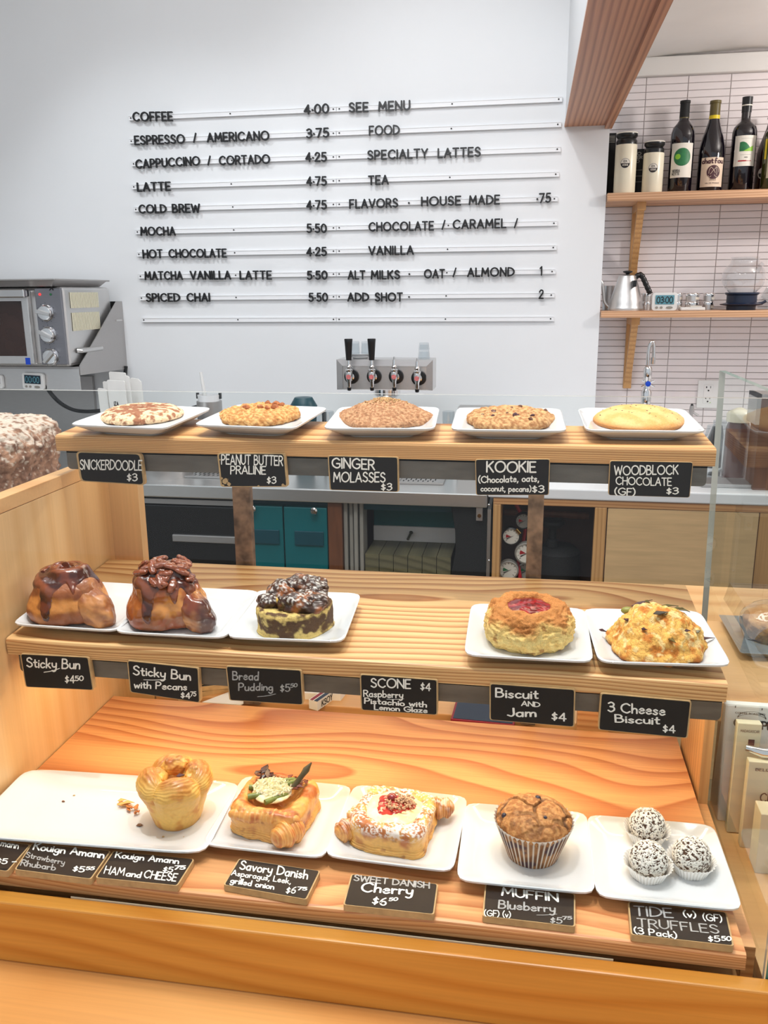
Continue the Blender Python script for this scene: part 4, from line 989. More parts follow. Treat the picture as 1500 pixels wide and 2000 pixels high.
def bottle(px0, px1, ytop, prof, mat, label, yy=3.36, group='wine bottles on the upper shelf'):
    c = PY((px0 + px1) / 2, 360, yy); r = (PY(px1, 340, yy).x - PY(px0, 340, yy).x) / 2 * .97
    h = PY((px0 + px1) / 2 + 4, ytop, yy).z - u_t
    t = thing('wine_bottle', label, 'bottle', (c.x, yy, u_t), group)
    build('glass_body', MB().lathe([(0, 0), (r * .9, 0), (r, .006)] + [(r * a, h * b) for a, b in prof] + [(0, h * prof[-1][1])], (c.x, yy, u_t), 40), mat, t, smooth=60)
    return t, (c.x, yy, u_t), r, h
bord = [(1, .62), (.98, .66), (.86, .715), (.6, .755), (.42, .79), (.39, .83), (.38, .97), (.42, .972), (.42, .995), (.36, 1)]
burg = [(1, .42), (.96, .5), (.82, .6), (.62, .69), (.45, .77), (.37, .83), (.36, .97), (.41, .972), (.41, .99), (.36, 1)]
port = [(1, .6), (.99, .64), (.9, .685), (.68, .72), (.42, .745), (.38, .78), (.38, 1)]
t, b, r, h = bottle(1303, 1351, 197, bord, 'wine', 'wine bottle whose pale label shows a green blue sphere, leftmost bottle')
build('foil', MB().lathe([(r * .405, h * .82), (r * .40, h * .88), (r * .395, h * .968), (r * .43, h * .972), (r * .43, h * .998), (0, h * 1.002)], b, 32), 'blackm', t, smooth=True)
build('foil_band', MB().lathe([(r * .40, h * .785), (r * .41, h * .82)], b, 32), 'olivecap', t, smooth=True)
mp = cylmap(b, r, -.1, .0005); mb = MB(); patch(mb, mp, -r * 1.0, r * 1.0, h * .165, h * .535); lb = build('label', mb, 'label', t)
mp2 = cylmap(b, r, -.1, .0009); mb = MB(); disc(mb, mp2, r * .02, h * .385, r * .72); build('sphere_print', mb, 'green', lb)
mb = MB(); disc(mb, cylmap(b, r, -.1, .0011), -r * .34, h * .39, r * .22); build('sphere_glint', mb, 'lime', lb)
mb = MB(); ctext(mb, 'SIERRA', mp2, -r * .78, -r * .1, h * .225, h * .026); ctext(mb, 'NOTTE', mp2, -r * .78, -r * .12, h * .192, h * .026); build('lettering', mb, 'ink', lb)
t, b, r, h = bottle(1359, 1411, 197, burg, 'wine', 'wine bottle with sloping shoulders and tan chat fou label')
build('foil', MB().lathe([(r * .40, h * .84), (r * .395, h * .965), (r * .44, h * .97), (r * .43, h * .998), (0, h * 1.002)], b, 32), 'olivecap', t, smooth=True)
build('foil_band', MB().lathe([(r * .41, h * .795), (r * .405, h * .84)], b, 32), 'yellow', t, smooth=True)
mp = cylmap(b, r, 0, .0005); mb = MB(); patch(mb, mp, -r * .95, r * .98, h * .055, h * .375); lb = build('label', mb, 'label_t', t)
mp2 = cylmap(b, r, 0, .0009); mb = MB(); ctext(mb, 'chat', mp2, -r * .85, -r * .02, h * .312, h * .052, .24); ctext(mb, 'fou', mp2, r * .12, r * .85, h * .312, h * .052, .24); build('lettering', mb, 'plum', lb)
mb = MB(); disc(mb, mp2, r * .08, h * .215, r * .52); build('brain_print', mb, 'plum', lb)
mb = MB()
for k in range(7): ribbon(mb, [[np.array([r * (.08 + .4 * math.cos(a + k)) * (1 - k * .05), h * .215 + r * .38 * math.sin(a * 1.3 + k * 2)]) for a in np.linspace(0, 1.2, 6)]], .0011, cylmap(b, r, 0, .0012), 0, 5)
build('brain_lines', mb, 'label_t', lb)
mb = MB(); ctext(mb, '2022', mp2, -r * .18, r * .3, h * .125, h * .018); ctext(mb, 'VIN DE FRANCE', mp2, -r * .5, r * .6, h * .088, h * .013); build('small_print', mb, 'plum', lb)
t, b, r, h = bottle(1421, 1470, 190, port, 'wine', 'wine bottle with a green hill picture and long black neck sleeve')
build('foil', MB().lathe([(r * .40, h * .84), (r * .43, h * .999), (0, h * 1.002)], b, 32), 'black', t, smooth=True)
build('foil_band', MB().lathe([(r * .425, h * .905), (r * .43, h * .917)], b, 32), 'label', t, smooth=True)
mp = cylmap(b, r, 0, .0005); mb = MB(); patch(mb, mp, -r * .95, r * 1.0, h * .265, h * .585); lb = build('label', mb, 'label', t)
mp2 = cylmap(b, r, 0, .0009); mb = MB()
def strip(mb, mp, f0, f1, u0, u1, n=12):
    for k in range(n):
        a = u0 + (u1 - u0) * k / n; b_ = u0 + (u1 - u0) * (k + 1) / n; mb.add([mp(a * r, f0(a) * h, 0), mp(b_ * r, f0(b_) * h, 0), mp(b_ * r, f1(b_) * h, 0), mp(a * r, f1(a) * h, 0)], [(0, 1, 2, 3)])
strip(mb, mp2, lambda a: .42, lambda a: max(.42, .52 - .16 * (a + .3) ** 2), -.5, .45); build('hill_print', mb, 'green', lb)
mb = MB(); strip(mb, cylmap(b, r, 0, .0011), lambda a: .42, lambda a: .42 + .06 * (a + .2) / .82, -.2, .62); build('meadow_print', mb, 'lime', lb)
mb = MB(); patch(mb, mp2, -r * .55, r * .55, h * .315, h * .322); patch(mb, mp2, -r * .55, r * .1, h * .313, h * .326); build('red_line', mb, 'red', lb)
mb = MB(); ctext(mb, 'MIN', mp2, -r * .05, r * .2, h * .35, h * .012); patch(mb, mp2, -r * .4, r * .5, h * .383, h * .3845); patch(mb, mp2, -r * .4, r * .5, h * .552, h * .5535); build('small_print', mb, 'ink', lb)
# brown bottle and the green glass bottle cut by the picture edge
t, b, r, h = bottle(1472, 1530, 222, [(1, .5), (.95, .56), (.75, .68), (.5, .82), (.42, .9), (.4, .93), (.5, .935), (.5, .955), (.44, .97), (.44, 1)], 'beer', 'brown glass growler bottle behind the yellow striped bottle', 3.41)
mp = cylmap(b, r, -.75, .0006); mb = MB(); disc(mb, mp, 0, h * .24, r * .38); build('round_label', mb, 'label', t); mb = MB(); disc(mb, cylmap(b, r, -.75, .001), 0, h * .24, r * .3, PI, 2 * PI); build('label_print', mb, 'ink', t)
t, b, r, h = bottle(1484, 1540, 205, bord, 'greenglass', 'green glass bottle with yellow edge stripe at the right picture edge', 3.31)
mb = MB(); patch(mb, cylmap(b, r, -1.15, .0005), -.006, .004, h * .36, h * .6); build('yellow_stripe', mb, 'yellow', t)
mb = MB(); patch(mb, cylmap(b, r, 0, .0006), -r * .9, r * .9, h * .13, h * .42); build('label', mb, 'kraft', t)

# lower shelf: kettle
c = PY(1222, 600, 3.36); z0 = l_t; b = (c.x, 3.36, z0)
K = lambda px, py: PY(px, py, 3.36)
kt = thing('gooseneck_kettle', 'hammered stainless pour-over kettle with black ribbed handle and knob', 'kettle', b)
r = (K(1254, 590).x - K(1184, 590).x) / 2; h = K(1222, 541).z - z0
pr = [(0, 0), (r * .98, 0), (r, .006)]
for k in range(1, 12): f = k / 11; pr.append((r * (1 - .5 * f ** 1.25) * (1 + .012 * math.sin(k * 2.6)), h * f))
build('body', MB().lathe(pr + [(r * .52, h * 1.0), (r * .5, h * 1.03), (0, h * 1.05)], b, 40), 'steel', kt, smooth=60)
kb = build('lid', MB().lathe([(r * .5, h * 1.03), (r * .3, h * 1.06), (r * .08, h * 1.07), (0, h * 1.07)], b, 32), 'steel', kt, smooth=True)
build('lid_knob', MB().lathe([(r * .08, h * 1.06), (r * .12, h * 1.1), (r * .27, h * 1.14), (r * .27, h * 1.17), (r * .1, h * 1.19), (0, h * 1.19)], b, 24), 'black', kt, smooth=True)
hp = [K(1240, 543), K(1246, 538), K(1252, 537), K(1257, 545), K(1262, 556), K(1267, 567), K(1270, 574)]
hpts = [Vector(p) for p in _c([tuple(p) for p in hp])]
build('handle', MB().tube(hpts, [.0085 + .002 * abs(math.sin(i * .9)) for i in range(len(hpts))], 12), 'black', kt, smooth=True)
build('handle_mount', MB().box((K(1233, 550).x, 3.3, K(1233, 560).z), (K(1240, 550).x, 3.33, K(1233, 548).z)), 'black', kt)
sp = [K(1190, 600), K(1182, 590), K(1180, 570), K(1177, 552), K(1170, 545)]
build('spout', MB().tube([Vector(p) + Vector((0, .03, 0)) for p in _c([tuple(p) for p in sp])], .006, 10), 'steel', kt, smooth=True)
c = PY(1186, 600, 3.44)
kt2 = thing('steel_pitcher', 'dark steel pitcher half hidden behind the hammered kettle', 'pitcher', (c.x - .002, 3.44, z0))
build('body', MB().lathe([(0, 0), (.024, 0), (.024, .04), (.02, .085), (.0205, .09), (0, .09)], (c.x + .006, 3.44, z0), 28), 'steel_d', kt2, smooth=True)
# spice tins stacked in front of the tiles
tins = [(1262, 578, 3.44, .018, 2), (1300, 573, 3.45, .022, 2), (1322, 573, 3.45, .019, 2), (1351, 573, 3.43, .025, 2), (1383, 573, 3.45, .021, 2)]
tl = ['leftmost pair of', 'hidden pair behind the timer of', 'pair right of the timer of', 'wide central pair of', 'rightmost pair of']
for i, (px, py, yy, r, nn) in enumerate(tins):
    c = PY(px, 600, yy); hh = (PY(px, 572, yy).z - z0) / nn
    for k in range(nn):
        t = thing('steel_tin', ('lower' if k == 0 else 'upper') + ' tin in the ' + tl[i] + ' small steel tins', 'tin', (c.x, yy, z0 + k * hh), 'small steel tins on the lower shelf')
        build('can', MB().lathe([(0, 0), (r * .95, 0), (r * .95, hh * .62), (0, hh * .62)], (c.x, yy, z0 + k * hh), 28), 'steel', t, smooth=True)
        build('lid', MB().lathe([(r * .95, hh * .62), (r, hh * .63), (r, hh * .9), (r * .93, hh * .97), (0, hh * .97)], (c.x, yy, z0 + k * hh), 28), 'chrome', t, smooth=True)
        if i in (1, 2, 3, 4):
            mb = MB(); patch(mb, cylmap((c.x, yy, z0 + k * hh), r * .95, .3, .0006), 0, r * .8, hh * .2, hh * .5, 6); build('tin_label', mb, 'label', t)
tt = timer(1297, 590, 3.305, .088, 'white digital timer with blue display standing on the lower shelf', lcd='lcd', digits='03:00')
tt.location.z += (l_t + .088 * .36) - PY(1297, 590, 3.305).z
c = PY(1353, 603, 3.31)
t = thing('flat_timer', 'white timer lying flat on the lower shelf beside the tins', 'timer', (c.x, 3.31, l_t))
build('case', bx((c.x - .045, 3.29, l_t), (c.x + .04, 3.35, l_t + .012)), 'white', t, bevel=.004)
build('button', bx((c.x - .01, 3.30, l_t + .0125), (c.x + .03, 3.34, l_t + .016)), 'label', t, bevel=.002)
# glass globe server on navy stand
c = PY(1447, 600, 3.38); b = (c.x, 3.38, l_t); K2 = lambda px, py: PY(px, py, 3.38)
sv = thing('glass_server', 'round clear glass server bulb sitting in a navy blue stand', 'server', b)
zA = K2(1447, 578).z - l_t; R = (K2(1490, 550).x - K2(1404, 550).x) / 2
pr = [(R * .45, zA - .012)] + [(R * math.sin(a), zA + R * .86 - R * .86 * math.cos(a)) for a in np.linspace(.55, 2.42, 14)] + [(R * .62, zA + R * 1.72), (R * .68, zA + R * 1.78)]
build('bulb', MB().lathe(pr, b, 40), 'drinkglass', sv, smooth=70)
q = K2(1487, 517); build('spout', MB().tube([K2(1478, 530), K2(1484, 520), K2(1490, 514)], [.012, .009, .008], 12), 'drinkglass', sv, smooth=True)
build('stand', MB().lathe([(0, 0), (.050, 0), (.050, .014), (.072, .018), (.074, .021), (.052, .026), (.052, .052), (.058, .056), (.058, .062), (.04, .062), (0, .05)], b, 36), 'navy', sv, smooth=True)
build('stand_handle', MB().tube([K2(1470, 594), K2(1488, 592), K2(1496, 588)], .005, 8), 'navy', sv, smooth=True)
c = PY(1512, 590, 3.42); o = tag(build('glass_beaker', MB().lathe([(0, 0), (.06, 0), (.062, .004), (.05, .05), (.035, .075), (.033, .08), (.03, .078), (.045, .045), (0, .004)], (c.x, 3.42, l_t), 32), 'drinkglass', smooth=True), 'glass beaker at the right picture edge of the lower shelf', 'beaker')

# ---------------------------------------------------------------- faucet, outlet, small wares on the white counter
zw = Z(-.570)
YFa = 3.25; F_ = lambda px, py: PY(px, py, YFa)
fc = thing('counter_faucet', 'chrome faucet with a blue button below the lower bracket', 'faucet', (F_(1263, 790).x, YFa, zw))
x0 = F_(1263, 760).x
build('column', MB().lathe([(.022, 0), (.022, .01), (.013, .016), (.013, F_(1263, 800).z - zw), (.017, F_(1263, 795).z - zw), (.019, F_(1263, 765).z - zw), (.012, F_(1263, 760).z - zw), (.012, F_(1263, 742).z - zw), (.015, F_(1263, 738).z - zw), (.015, F_(1263, 720).z - zw), (.009, F_(1263, 714).z - zw), (0, F_(1263, 712).z - zw)], (x0, YFa, zw), 24), 'chrome', fc, smooth=50)
sp = [F_(1265, 716), F_(1266, 690), F_(1270, 672), F_(1275, 668), F_(1277, 676), F_(1277, 692), F_(1276, 708)]
build('spout', MB().tube([Vector(p) for p in _c([tuple(p) for p in sp])], .0062, 12), 'chrome', fc, smooth=True)
build('nozzle', MB().cyl(F_(1276, 698), F_(1275, 711), .009, .008, 16), 'chrome', fc, smooth=True)
c = F_(1265, 749); build('blue_button', MB().lathe([(0, .0), (.010, 0), (.009, .003), (0, .004)], (c.x, YFa - .013, c.z), 20, axis=(0, -1, 0)), 'blue', fc, smooth=True)
mb = MB()
for a in (.6, 2.5, -.6, -2.5): mb.tube([(c.x, YFa - .004, c.z), (c.x + .028 * math.cos(a), YFa - .006, c.z + .02 * math.sin(a))], [.004, .003], 8)
build('cross_handle', mb, 'chrome', fc, smooth=True)
a = PY(1364, 742, YT - .007); b2 = PY(1401, 797, YT - .007)
ot = thing('wall_outlet', 'white double power outlet plate on the tiles', 'outlet', ((a.x + b2.x) / 2, YT - .007, b2.z))
build('cover_plate', bx((a.x, YT - .012, b2.z), (b2.x, YT - .006, a.z)), 'white', ot, bevel=.002)
cx = (a.x + b2.x) / 2; cz = (a.z + b2.z) / 2; build('insert', bx((cx - .017, YT - .0135, cz - .036), (cx + .017, YT - .0115, cz + .036)), 'white', ot, bevel=.001)
mb = MB()
for s_ in (1, -1):
    z_ = cz + s_ * .021; mb.box((cx - .010, YT - .0142, z_ + .003), (cx - .006, YT - .0134, z_ + .009)); mb.box((cx + .006, YT - .0142, z_ + .002), (cx + .008, YT - .0134, z_ + .010)); mb.cyl((cx, YT - .0142, z_ - .007), (cx, YT - .0134, z_ - .007), .0032, n=10)
build('slots', mb, 'ink', ot)
build('green_led', bx((cx + .008, YT - .0142, cz - .034), (cx + .011, YT - .0134, cz - .031)), 'lime', ot)
c = PY(1351, 800, 3.35); t = thing('soap_spigot', 'small dark topped spigot below the power outlet', 'spigot', (c.x, 3.35, zw))
zt = PY(1349, 788, 3.35).z - zw
build('stem', MB().lathe([(.016, 0), (.014, .01), (.006, .02), (.006, zt - .04), (.010, zt - .03), (.007, zt - .008), (0, zt - .008)], (c.x, 3.35, zw), 18), 'steel_d', t, smooth=True)
build('tip', MB().ball((c.x, 3.35, zw + zt - .006), .0055, 12), 'black', t, smooth=True)
build('lever', MB().tube([(c.x, 3.35, zw + zt - .03), (c.x + .025, 3.34, zw + zt - .045)], .004, 8), 'steel_d', t, smooth=True)
c = PY(1425, 1010, 2.75); o = tag(build('glass_carafe', MB().lathe([(0, 0), (.036, 0), (.038, .006), (.036, .12), (.022, .165), (.021, .178), (.019, .178), (.02, .165), (.034, .118), (.036, .006)], (PY(1400, 900, 2.8).x, 2.8, zw), 32), 'drinkglass', smooth=True), 'clear glass carafe standing just left of the syrup jar', 'carafe')
c = PY(1394, 860, 2.95); tag(build('glass_jar', MB().lathe([(0, 0), (.03, 0), (.03, .11), (.024, .14), (.022, .14), (.028, .108), (0, .004)], (c.x, 2.95, zw), 28), 'drinkglass', smooth=True), 'small clear glass behind the end of the top shelf', 'glass')
c = PY(1436, 900, 2.75); SJ = (c.x, 2.75, zw)
t = thing('syrup_jar', 'jar of brown syrup with a pale lid behind the side pane', 'jar', SJ)
h = PY(1440, 820, 2.75).z - zw; 
build('jar_body', MB().lathe([(0, 0), (.034, 0), (.036, .006), (.036, h * .86), (.030, h * .97), (0, h * .97)], SJ, 32), 'syrup', t, smooth=True)
build('lid', MB().lathe([(.034, h * .97), (.037, h * .975), (.037, h * 1.1), (.034, h * 1.13), (.008, h * 1.2), (0, h * 1.2)], SJ, 32), 'cream', t, smooth=True)
a = PY(1392, 936, 2.7); mb = MB(); q1, q2, q3, q4 = PZ(1392, 930, zw + .001), PZ(1412, 905, zw + .001), PZ(1480, 953, zw + .001), PZ(1455, 953, zw + .001)
mb.prism([q1, PZ(1403, 950, zw + .001), q3, PZ(1425, 906, zw + .001)], (0, 0, .004)); tag(build('grey_mat', mb, 'steel_d'), 'dark grey mat lying on the white counter behind the side pane', 'mat')
a = PY(1480, 770, 2.6); b3 = PY(1500, 830, 2.6)
t = thing('copper_box', 'square copper and steel box shape at the right picture edge', 'canister', (a.x + .06, 2.6, zw))
build('steel_frame', MB().box((a.x, 2.6, b3.z), (a.x + .012, 2.7, a.z)).box((a.x, 2.6, a.z - .01), (a.x + .12, 2.7, a.z)), 'steel_d', t)
build('copper_body', MB().box((a.x + .013, 2.605, zw), (a.x + .115, 2.7, a.z - .012)), 'brownw', t)  # copper-brown block inside the steel edge
a = PY(1462, 882, 2.9); b3 = PY(1500, 905, 2.9); tag(build('white_tub', bx((a.x, 2.9, zw), (a.x + .2, 3.0, a.z)), 'whitec', bevel=.006), 'low white tub on the counter right of the syrup jar', 'tub')
a = PY(1328, 905, 3.0); tag(build('steel_drain_board', bx((a.x, 2.62, zw + .0005), (a.x + .16, 2.72, zw + .012)), 'steel_d', bevel=.003), 'grey steel board on the white counter behind the top shelf end', 'board')

# ================================================================ DISPLAY CASE
XL, XR = -.667, .236
case = thing('display_case', 'maple and glass pastry display case holding three wooden shelves', 'display case', (-.2, 1.0, 0))
zp = Z(-.253)
p = build('side_panel', bx((XL - .026, .772, .3), (XL - .002, 1.262, zp - .020)), 'maple', case); 
build('cap_strip', bx((XL - .026, .772, zp - .0195), (XL - .002, 1.262, zp)), 'maple_l', case, bevel=.001)
build('back_return', bx((XL - .026, 1.2621, .3), (-.619, 1.283, zp - .002)), 'maple', case)
RZ = Z(-.665)
ct = thing('customer_counter', 'maple counter front with raised rail and ledge before the glass', 'counter', (-.1, .7, 0))
build('front_rail', bx((-1.4, .745, RZ - .08), (1.2, .7645, RZ)), 'maple_h', ct, bevel=.002)
build('customer_ledge', bx((-1.4, .30, RZ - .105), (1.2, .7645, RZ - .0805)), 'ledge', ct, bevel=.002)
build('front_body', bx((-1.4, .62, .0), (1.2, .76, RZ - .106)), 'maple', ct)
q1 = PY(140, 1750, .767).x; q2 = PY(1197, 1880, .767).x
build('glass_channel', bx((q1, .7648, RZ - .02), (q2, .7652 + .0002, RZ + .001)), 'kraft', ct)
build('case_floor', bx((XL - .002, .772, Z(-.72)), (.25, 1.26, Z(-.705))), 'maple_l', case)
pane = MB(); gx1 = .2505
pane.box((-1.6, .7658, RZ - .03), (gx1, .7712, Z(-.0885)))
fp = build('front_pane', pane, ['glass', 'glassedge_l'], case)
fp.data.polygons[1].material_index = 1; fp.data.polygons[3].material_index = 1
# side pane
sp = MB().hexa([(.252, .7658, RZ - .03), (.260, .7658, RZ - .03), (.260, 1.185, RZ - .03), (.252, 1.185, RZ - .03), (.252, .7658, Z(-.105)), (.260, .7658, Z(-.105)), (.260, 1.228, Z(-.105)), (.252, 1.228, Z(-.105))])
so = build('side_pane', sp, ['glass_side', 'glassedge', 'glassedge_l'], case)
so.data.polygons[1].material_index = 1; so.data.polygons[2].material_index = 1; so.data.polygons[4].material_index = 2
# base board at the right end and worktop behind
build('end_board', bx((.238, 1.06, Z(-.70)), (.2505, 1.20, Z(-.505))), 'fir_bracket', case)
build('end_base', bx((.238, .80, Z(-.72)), (.2505, 1.06, Z(-.66))), 'frame', case)
wt = tag(build('worktop', bx((-.617, 1.262, Z(-.70)), (.236, 1.75, Z(-.662))), 'maple_l', bevel=.002), 'pale maple staff worktop directly behind the bottom shelf', 'worktop')

TT = .0612; TILT = math.atan(TT)
def shelf(name, label, mat, Yf, zf, depth, th, tilt, x0=XL, x1=XR - .002):
    t = tilt; c, s_ = math.cos(t), math.sin(t)
    mb = MB(); rr = .004
    prof = [(0, -th), (0, -rr), (rr * .3, -rr * .3), (rr, 0), (depth, 0), (depth, -th)]
    P = [(Yf + a * c - b * s_, zf + a * s_ + b * c) for a, b in prof]
    mb.prism([(x0, y, z) for y, z in P][::-1], (x1 - x0, 0, 0))
    o = build(name, mb, mat, origin=((x0 + x1) / 2, Yf + depth / 2, zf)); return tag(o, label, 'shelf', 'wooden display shelves')
shelf('display_shelf', 'top wooden display shelf carrying the five cookie plates', 'fir_top', 1.1156, Z(-.193), .125, .0225, TILT)
shelf('display_shelf', 'middle wooden display shelf carrying buns, pudding and biscuits', 'fir_mid', .948, Z(-.435), .293, .0225, TILT)
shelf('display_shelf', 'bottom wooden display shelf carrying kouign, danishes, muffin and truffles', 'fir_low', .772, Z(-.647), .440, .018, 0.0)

fr = thing('steel_stand', 'dark raw steel stand of posts and angle bars carrying the display shelves', 'frame', (-.2, 1.2, Z(-.70)))
def angle(x0, x1, Y, zt, h, n='angle_bar', dp=.10):
    mb = MB(); r = .006; k = 5
    pts = [(x0, zt)] + [(x0 + r - r * math.cos(a), zt - h + r - r * math.sin(a)) for a in np.linspace(0, PI / 2, k)] + [(x1 - r + r * math.sin(a), zt - h + r - r * math.cos(a)) for a in np.linspace(0, PI / 2, k)] + [(x1, zt)]
    mb.prism([(a, Y, b) for a, b in pts], (0, .004, 0))
    z1 = zt + .002
    mb.hexa([(x0, Y, zt - .003), (x1, Y, zt - .003), (x1, Y + dp, zt - .003 + dp * TT), (x0, Y + dp, zt - .003 + dp * TT), (x0, Y, zt), (x1, Y, zt), (x1, Y + dp, zt + dp * TT), (x0, Y + dp, zt + dp * TT)])
    build(n, mb, 'bar', fr)
angle(-.655, .226, 1.1215, Z(-.2157), .027, dp=.115)
angle(-.655, .231, .954, Z(-.4577), .026, dp=.28)
for (pa_, pb_, lab) in (((453, 953), (487, 954), 'left'), ((1032, 968), (1063, 968), 'right')):
    a = PY(*pa_, 1.245); b = PY(*pb_, 1.245)
    build('post', bx((a.x, 1.2445, Z(-.662)), (b.x, 1.2605, Z(-.2165) + .0075)), 'rusty', fr, bevel=.001)

# ================================================================ SIGNS
def rounded(c4, r):
    out = []
    for i in range(4):
        p, c, n = Vector(c4[i - 1]), Vector(c4[i]), Vector(c4[(i + 1) % 4])
        a = c + (p - c).normalized() * r; b = c + (n - c).normalized() * r
        for k in range(4):
            t = k / 3; out.append(a * (1 - t) ** 2 + c * 2 * t * (1 - t) + b * t * t)
    return out
def sign(corners, plane, lines, label, group, th=.008, rad=.003, rim=.0012, seed=1, slope=0, chips=()):
    """plane ('Y',v) standing sign or ('Z',v) lying sign; corners and lettering are picture points carried on to that plane"""
    kind, val = plane; rnd = random.Random(seed)
    f = (lambda x, y: PY(x, y, val)) if kind == 'Y' else (lambda x, y: PZ(x, y, val))
    n = Vector((0, -1, 0)) if kind == 'Y' else Vector((0, 0, 1))
    c4 = [f(*c) for c in corners]; cen = sum(c4, Vector()) / 4
    org = Vector((cen.x, val + th if kind == 'Y' else cen.y, min(c.z for c in c4) if kind == 'Y' else val - th))
    t = thing('price_sign', label, 'sign', org, group)
    out = rounded(c4, rad); build('board', MB().prism(out, -n * th), 'rawwood', t)
    inn = []
    for i, p in enumerate(rounded([cen + (c - cen) * (1 - rim / max(.01, (c - cen).length) * 1.5) for c in c4], rad * .9)):
        inn.append(p + n * .0003)
    build('slate_face', MB().prism(inn, -n * .0003), 'slate', t)
    for L in lines:
        txt, x0, y0, x1, y1, cap = L[:6]; mat = L[6] if len(L) > 6 else 'chalk'; wd = (L[7] if len(L) > 7 else .14) * 1.1
        p0 = f(x0, y0); p1 = f(x1, y1); up = f(x0 + slope * cap, y0 - cap) - p0
        mb = MB(); write(mb, txt, p0, p1, up, n, wd, .06, rnd, off=.0006 + .00002 * rnd.random(), gap=.18)
        build('chalk_lettering', mb, mat, t)
    if chips:
        mb = MB()
        for (cx_, cy_, r_) in chips:
            mb.add([f(cx_ + r_ * rnd.uniform(.5, 1.2) * math.cos(k), cy_ + r_ * rnd.uniform(.5, 1.2) * math.sin(k)) + n * .0005 for k in np.linspace(0, 5.5, 7)], [tuple(range(7))])
        build('chipped_paint', mb, 'rawwood', t)
    return t
GA, GB, GC_ = 'chalkboard signs under the top shelf', 'chalkboard signs under the middle shelf', 'chalkboard signs lying on the bottom shelf'
TY, MY, LZ = ('Y', 1.113), ('Y', .9455), ('Z', Z(-.6385))
sign([(148, 882), (276, 886), (284, 948), (157, 940)], TY, [('SNICKERDOODLE', 157, 916, 277, 918, 18), ('$3', 249, 939, 268, 938.5, 14)], 'chalkboard sign reading SNICKERDOODLE $3 with worn corners', GA, rad=.006, rim=.0022, seed=2, th=.0065)
sign([(424, 885), (557, 885.5), (562.6, 951), (431, 951)], TY, [('PEANUT BUTTER', 433, 906, 552, 909, 18), ('PRALINE', 451, 925.6, 519, 925.6, 15), ('$3', 522, 944.7, 539, 943.6, 13)], 'chipped chalkboard sign reading PEANUT BUTTER PRALINE $3', GA, rad=.004, rim=.0018, seed=3, th=.0065,
     chips=[(441, 940, 6), (447, 945, 5), (433, 934, 3), (430, 898, 2), (436, 948, 3), (505, 949, 2.5), (553, 948, 4), (555, 889, 3), (445, 936, 2)])
sign([(640, 890), (778, 893), (779, 961), (644, 957)], TY, [('GINGER', 649, 913, 731, 917, 19), ('MOLASSES', 652, 941, 752, 941, 18), ('$3', 745, 958, 765, 957, 13)], 'chalkboard sign reading GINGER MOLASSES $3', GA, seed=4, th=.0065)
sign([(928, 897.5), (1074.5, 896.8), (1072, 967), (929.7, 967)], TY, [('KOOKIE', 951, 922, 1046, 922, 20), ('(Chocolate, oats,', 935, 942.5, 1052, 940, 12.5, 'chalk', .16), ('coconut, pecans)', 939.5, 958.7, 1037, 960, 11, 'chalk', .16), ('$3', 1040, 962, 1062, 961.6, 13)], 'chalkboard sign reading KOOKIE with chocolate, oats, coconut, pecans', GA, seed=5, rim=.0008, th=.0065)
sign([(1191, 900), (1354, 903), (1347, 972), (1188, 967)], TY, [('WOODBLOCK', 1200, 927, 1324, 926, 17), ('CHOCOLATE', 1203, 946, 1311, 948.4, 14.5), ('(GF)', 1201, 966, 1240, 967, 13), ('$3', 1302, 965, 1324, 964.4, 12)], 'chalkboard sign reading WOODBLOCK CHOCOLATE (GF) $3', GA, seed=6, rim=.0006, th=.0065)
sign([(39, 1277), (173, 1284), (183, 1348), (50, 1341.7)], MY, [('Sticky Bun', 53, 1302, 156, 1306, 18), ('_', 88, 1312, 116, 1306, 10), ('$4', 128, 1333, 146, 1333, 14), ('50', 147.7, 1329, 163, 1328.7, 9, 'chalk', .18)], 'chalkboard sign reading Sticky Bun $4.50', GB, seed=7)
sign([(248, 1290), (388, 1305), (391, 1372.7), (254, 1351.7)], MY, [('Sticky Bun', 261, 1316.7, 372, 1328, 17), ('_', 283, 1327, 322, 1327, 8), ('with Pecans', 263, 1342.7, 365, 1347.7, 13, 'chalk', .15), ('$4', 354, 1363, 371.7, 1364, 11, 'chalk', .16), ('75', 372.7, 1359, 383, 1359, 8, 'chalk', .2)], 'chalkboard sign reading Sticky Bun with Pecans $4.75', GB, seed=8)
sign([(440.7, 1301), (589, 1309), (592.7, 1376.7), (448, 1367.7)], MY, [('Bread', 455, 1326.7, 505, 1327.7, 16, 'chalk_d'), ('Pudding', 466.7, 1348, 532.7, 1348, 14, 'chalk_d'), ('_', 505, 1360, 537, 1356, 9, 'chalk_d'), ('$5', 548, 1350.7, 566, 1350, 14, 'chalk_d'), ('50', 568, 1342.7, 580.7, 1340.7, 7, 'chalk_d', .2)], 'chalkboard sign reading Bread Pudding $5.50 in faint grey', GB, seed=9)
sign([(702.7, 1317), (855, 1328), (855, 1396.7), (705, 1386.7)], MY, [('SCONE', 725, 1341.7, 801.7, 1344, 17), ('$4', 821.7, 1347, 840.7, 1349, 14), ('Raspberry', 710.7, 1360, 786.7, 1362.7, 12.5, 'chalk', .15), ('_', 757, 1365, 787, 1365, 6), ('Pistachio with', 712.7, 1373, 833, 1380.7, 10.5, 'chalk', .16), ('Lemon Glaze', 731.7, 1385, 834, 1391.7, 9.5, 'chalk', .17)], 'chalkboard sign reading SCONE Raspberry Pistachio with Lemon Glaze $4', GB, seed=10)
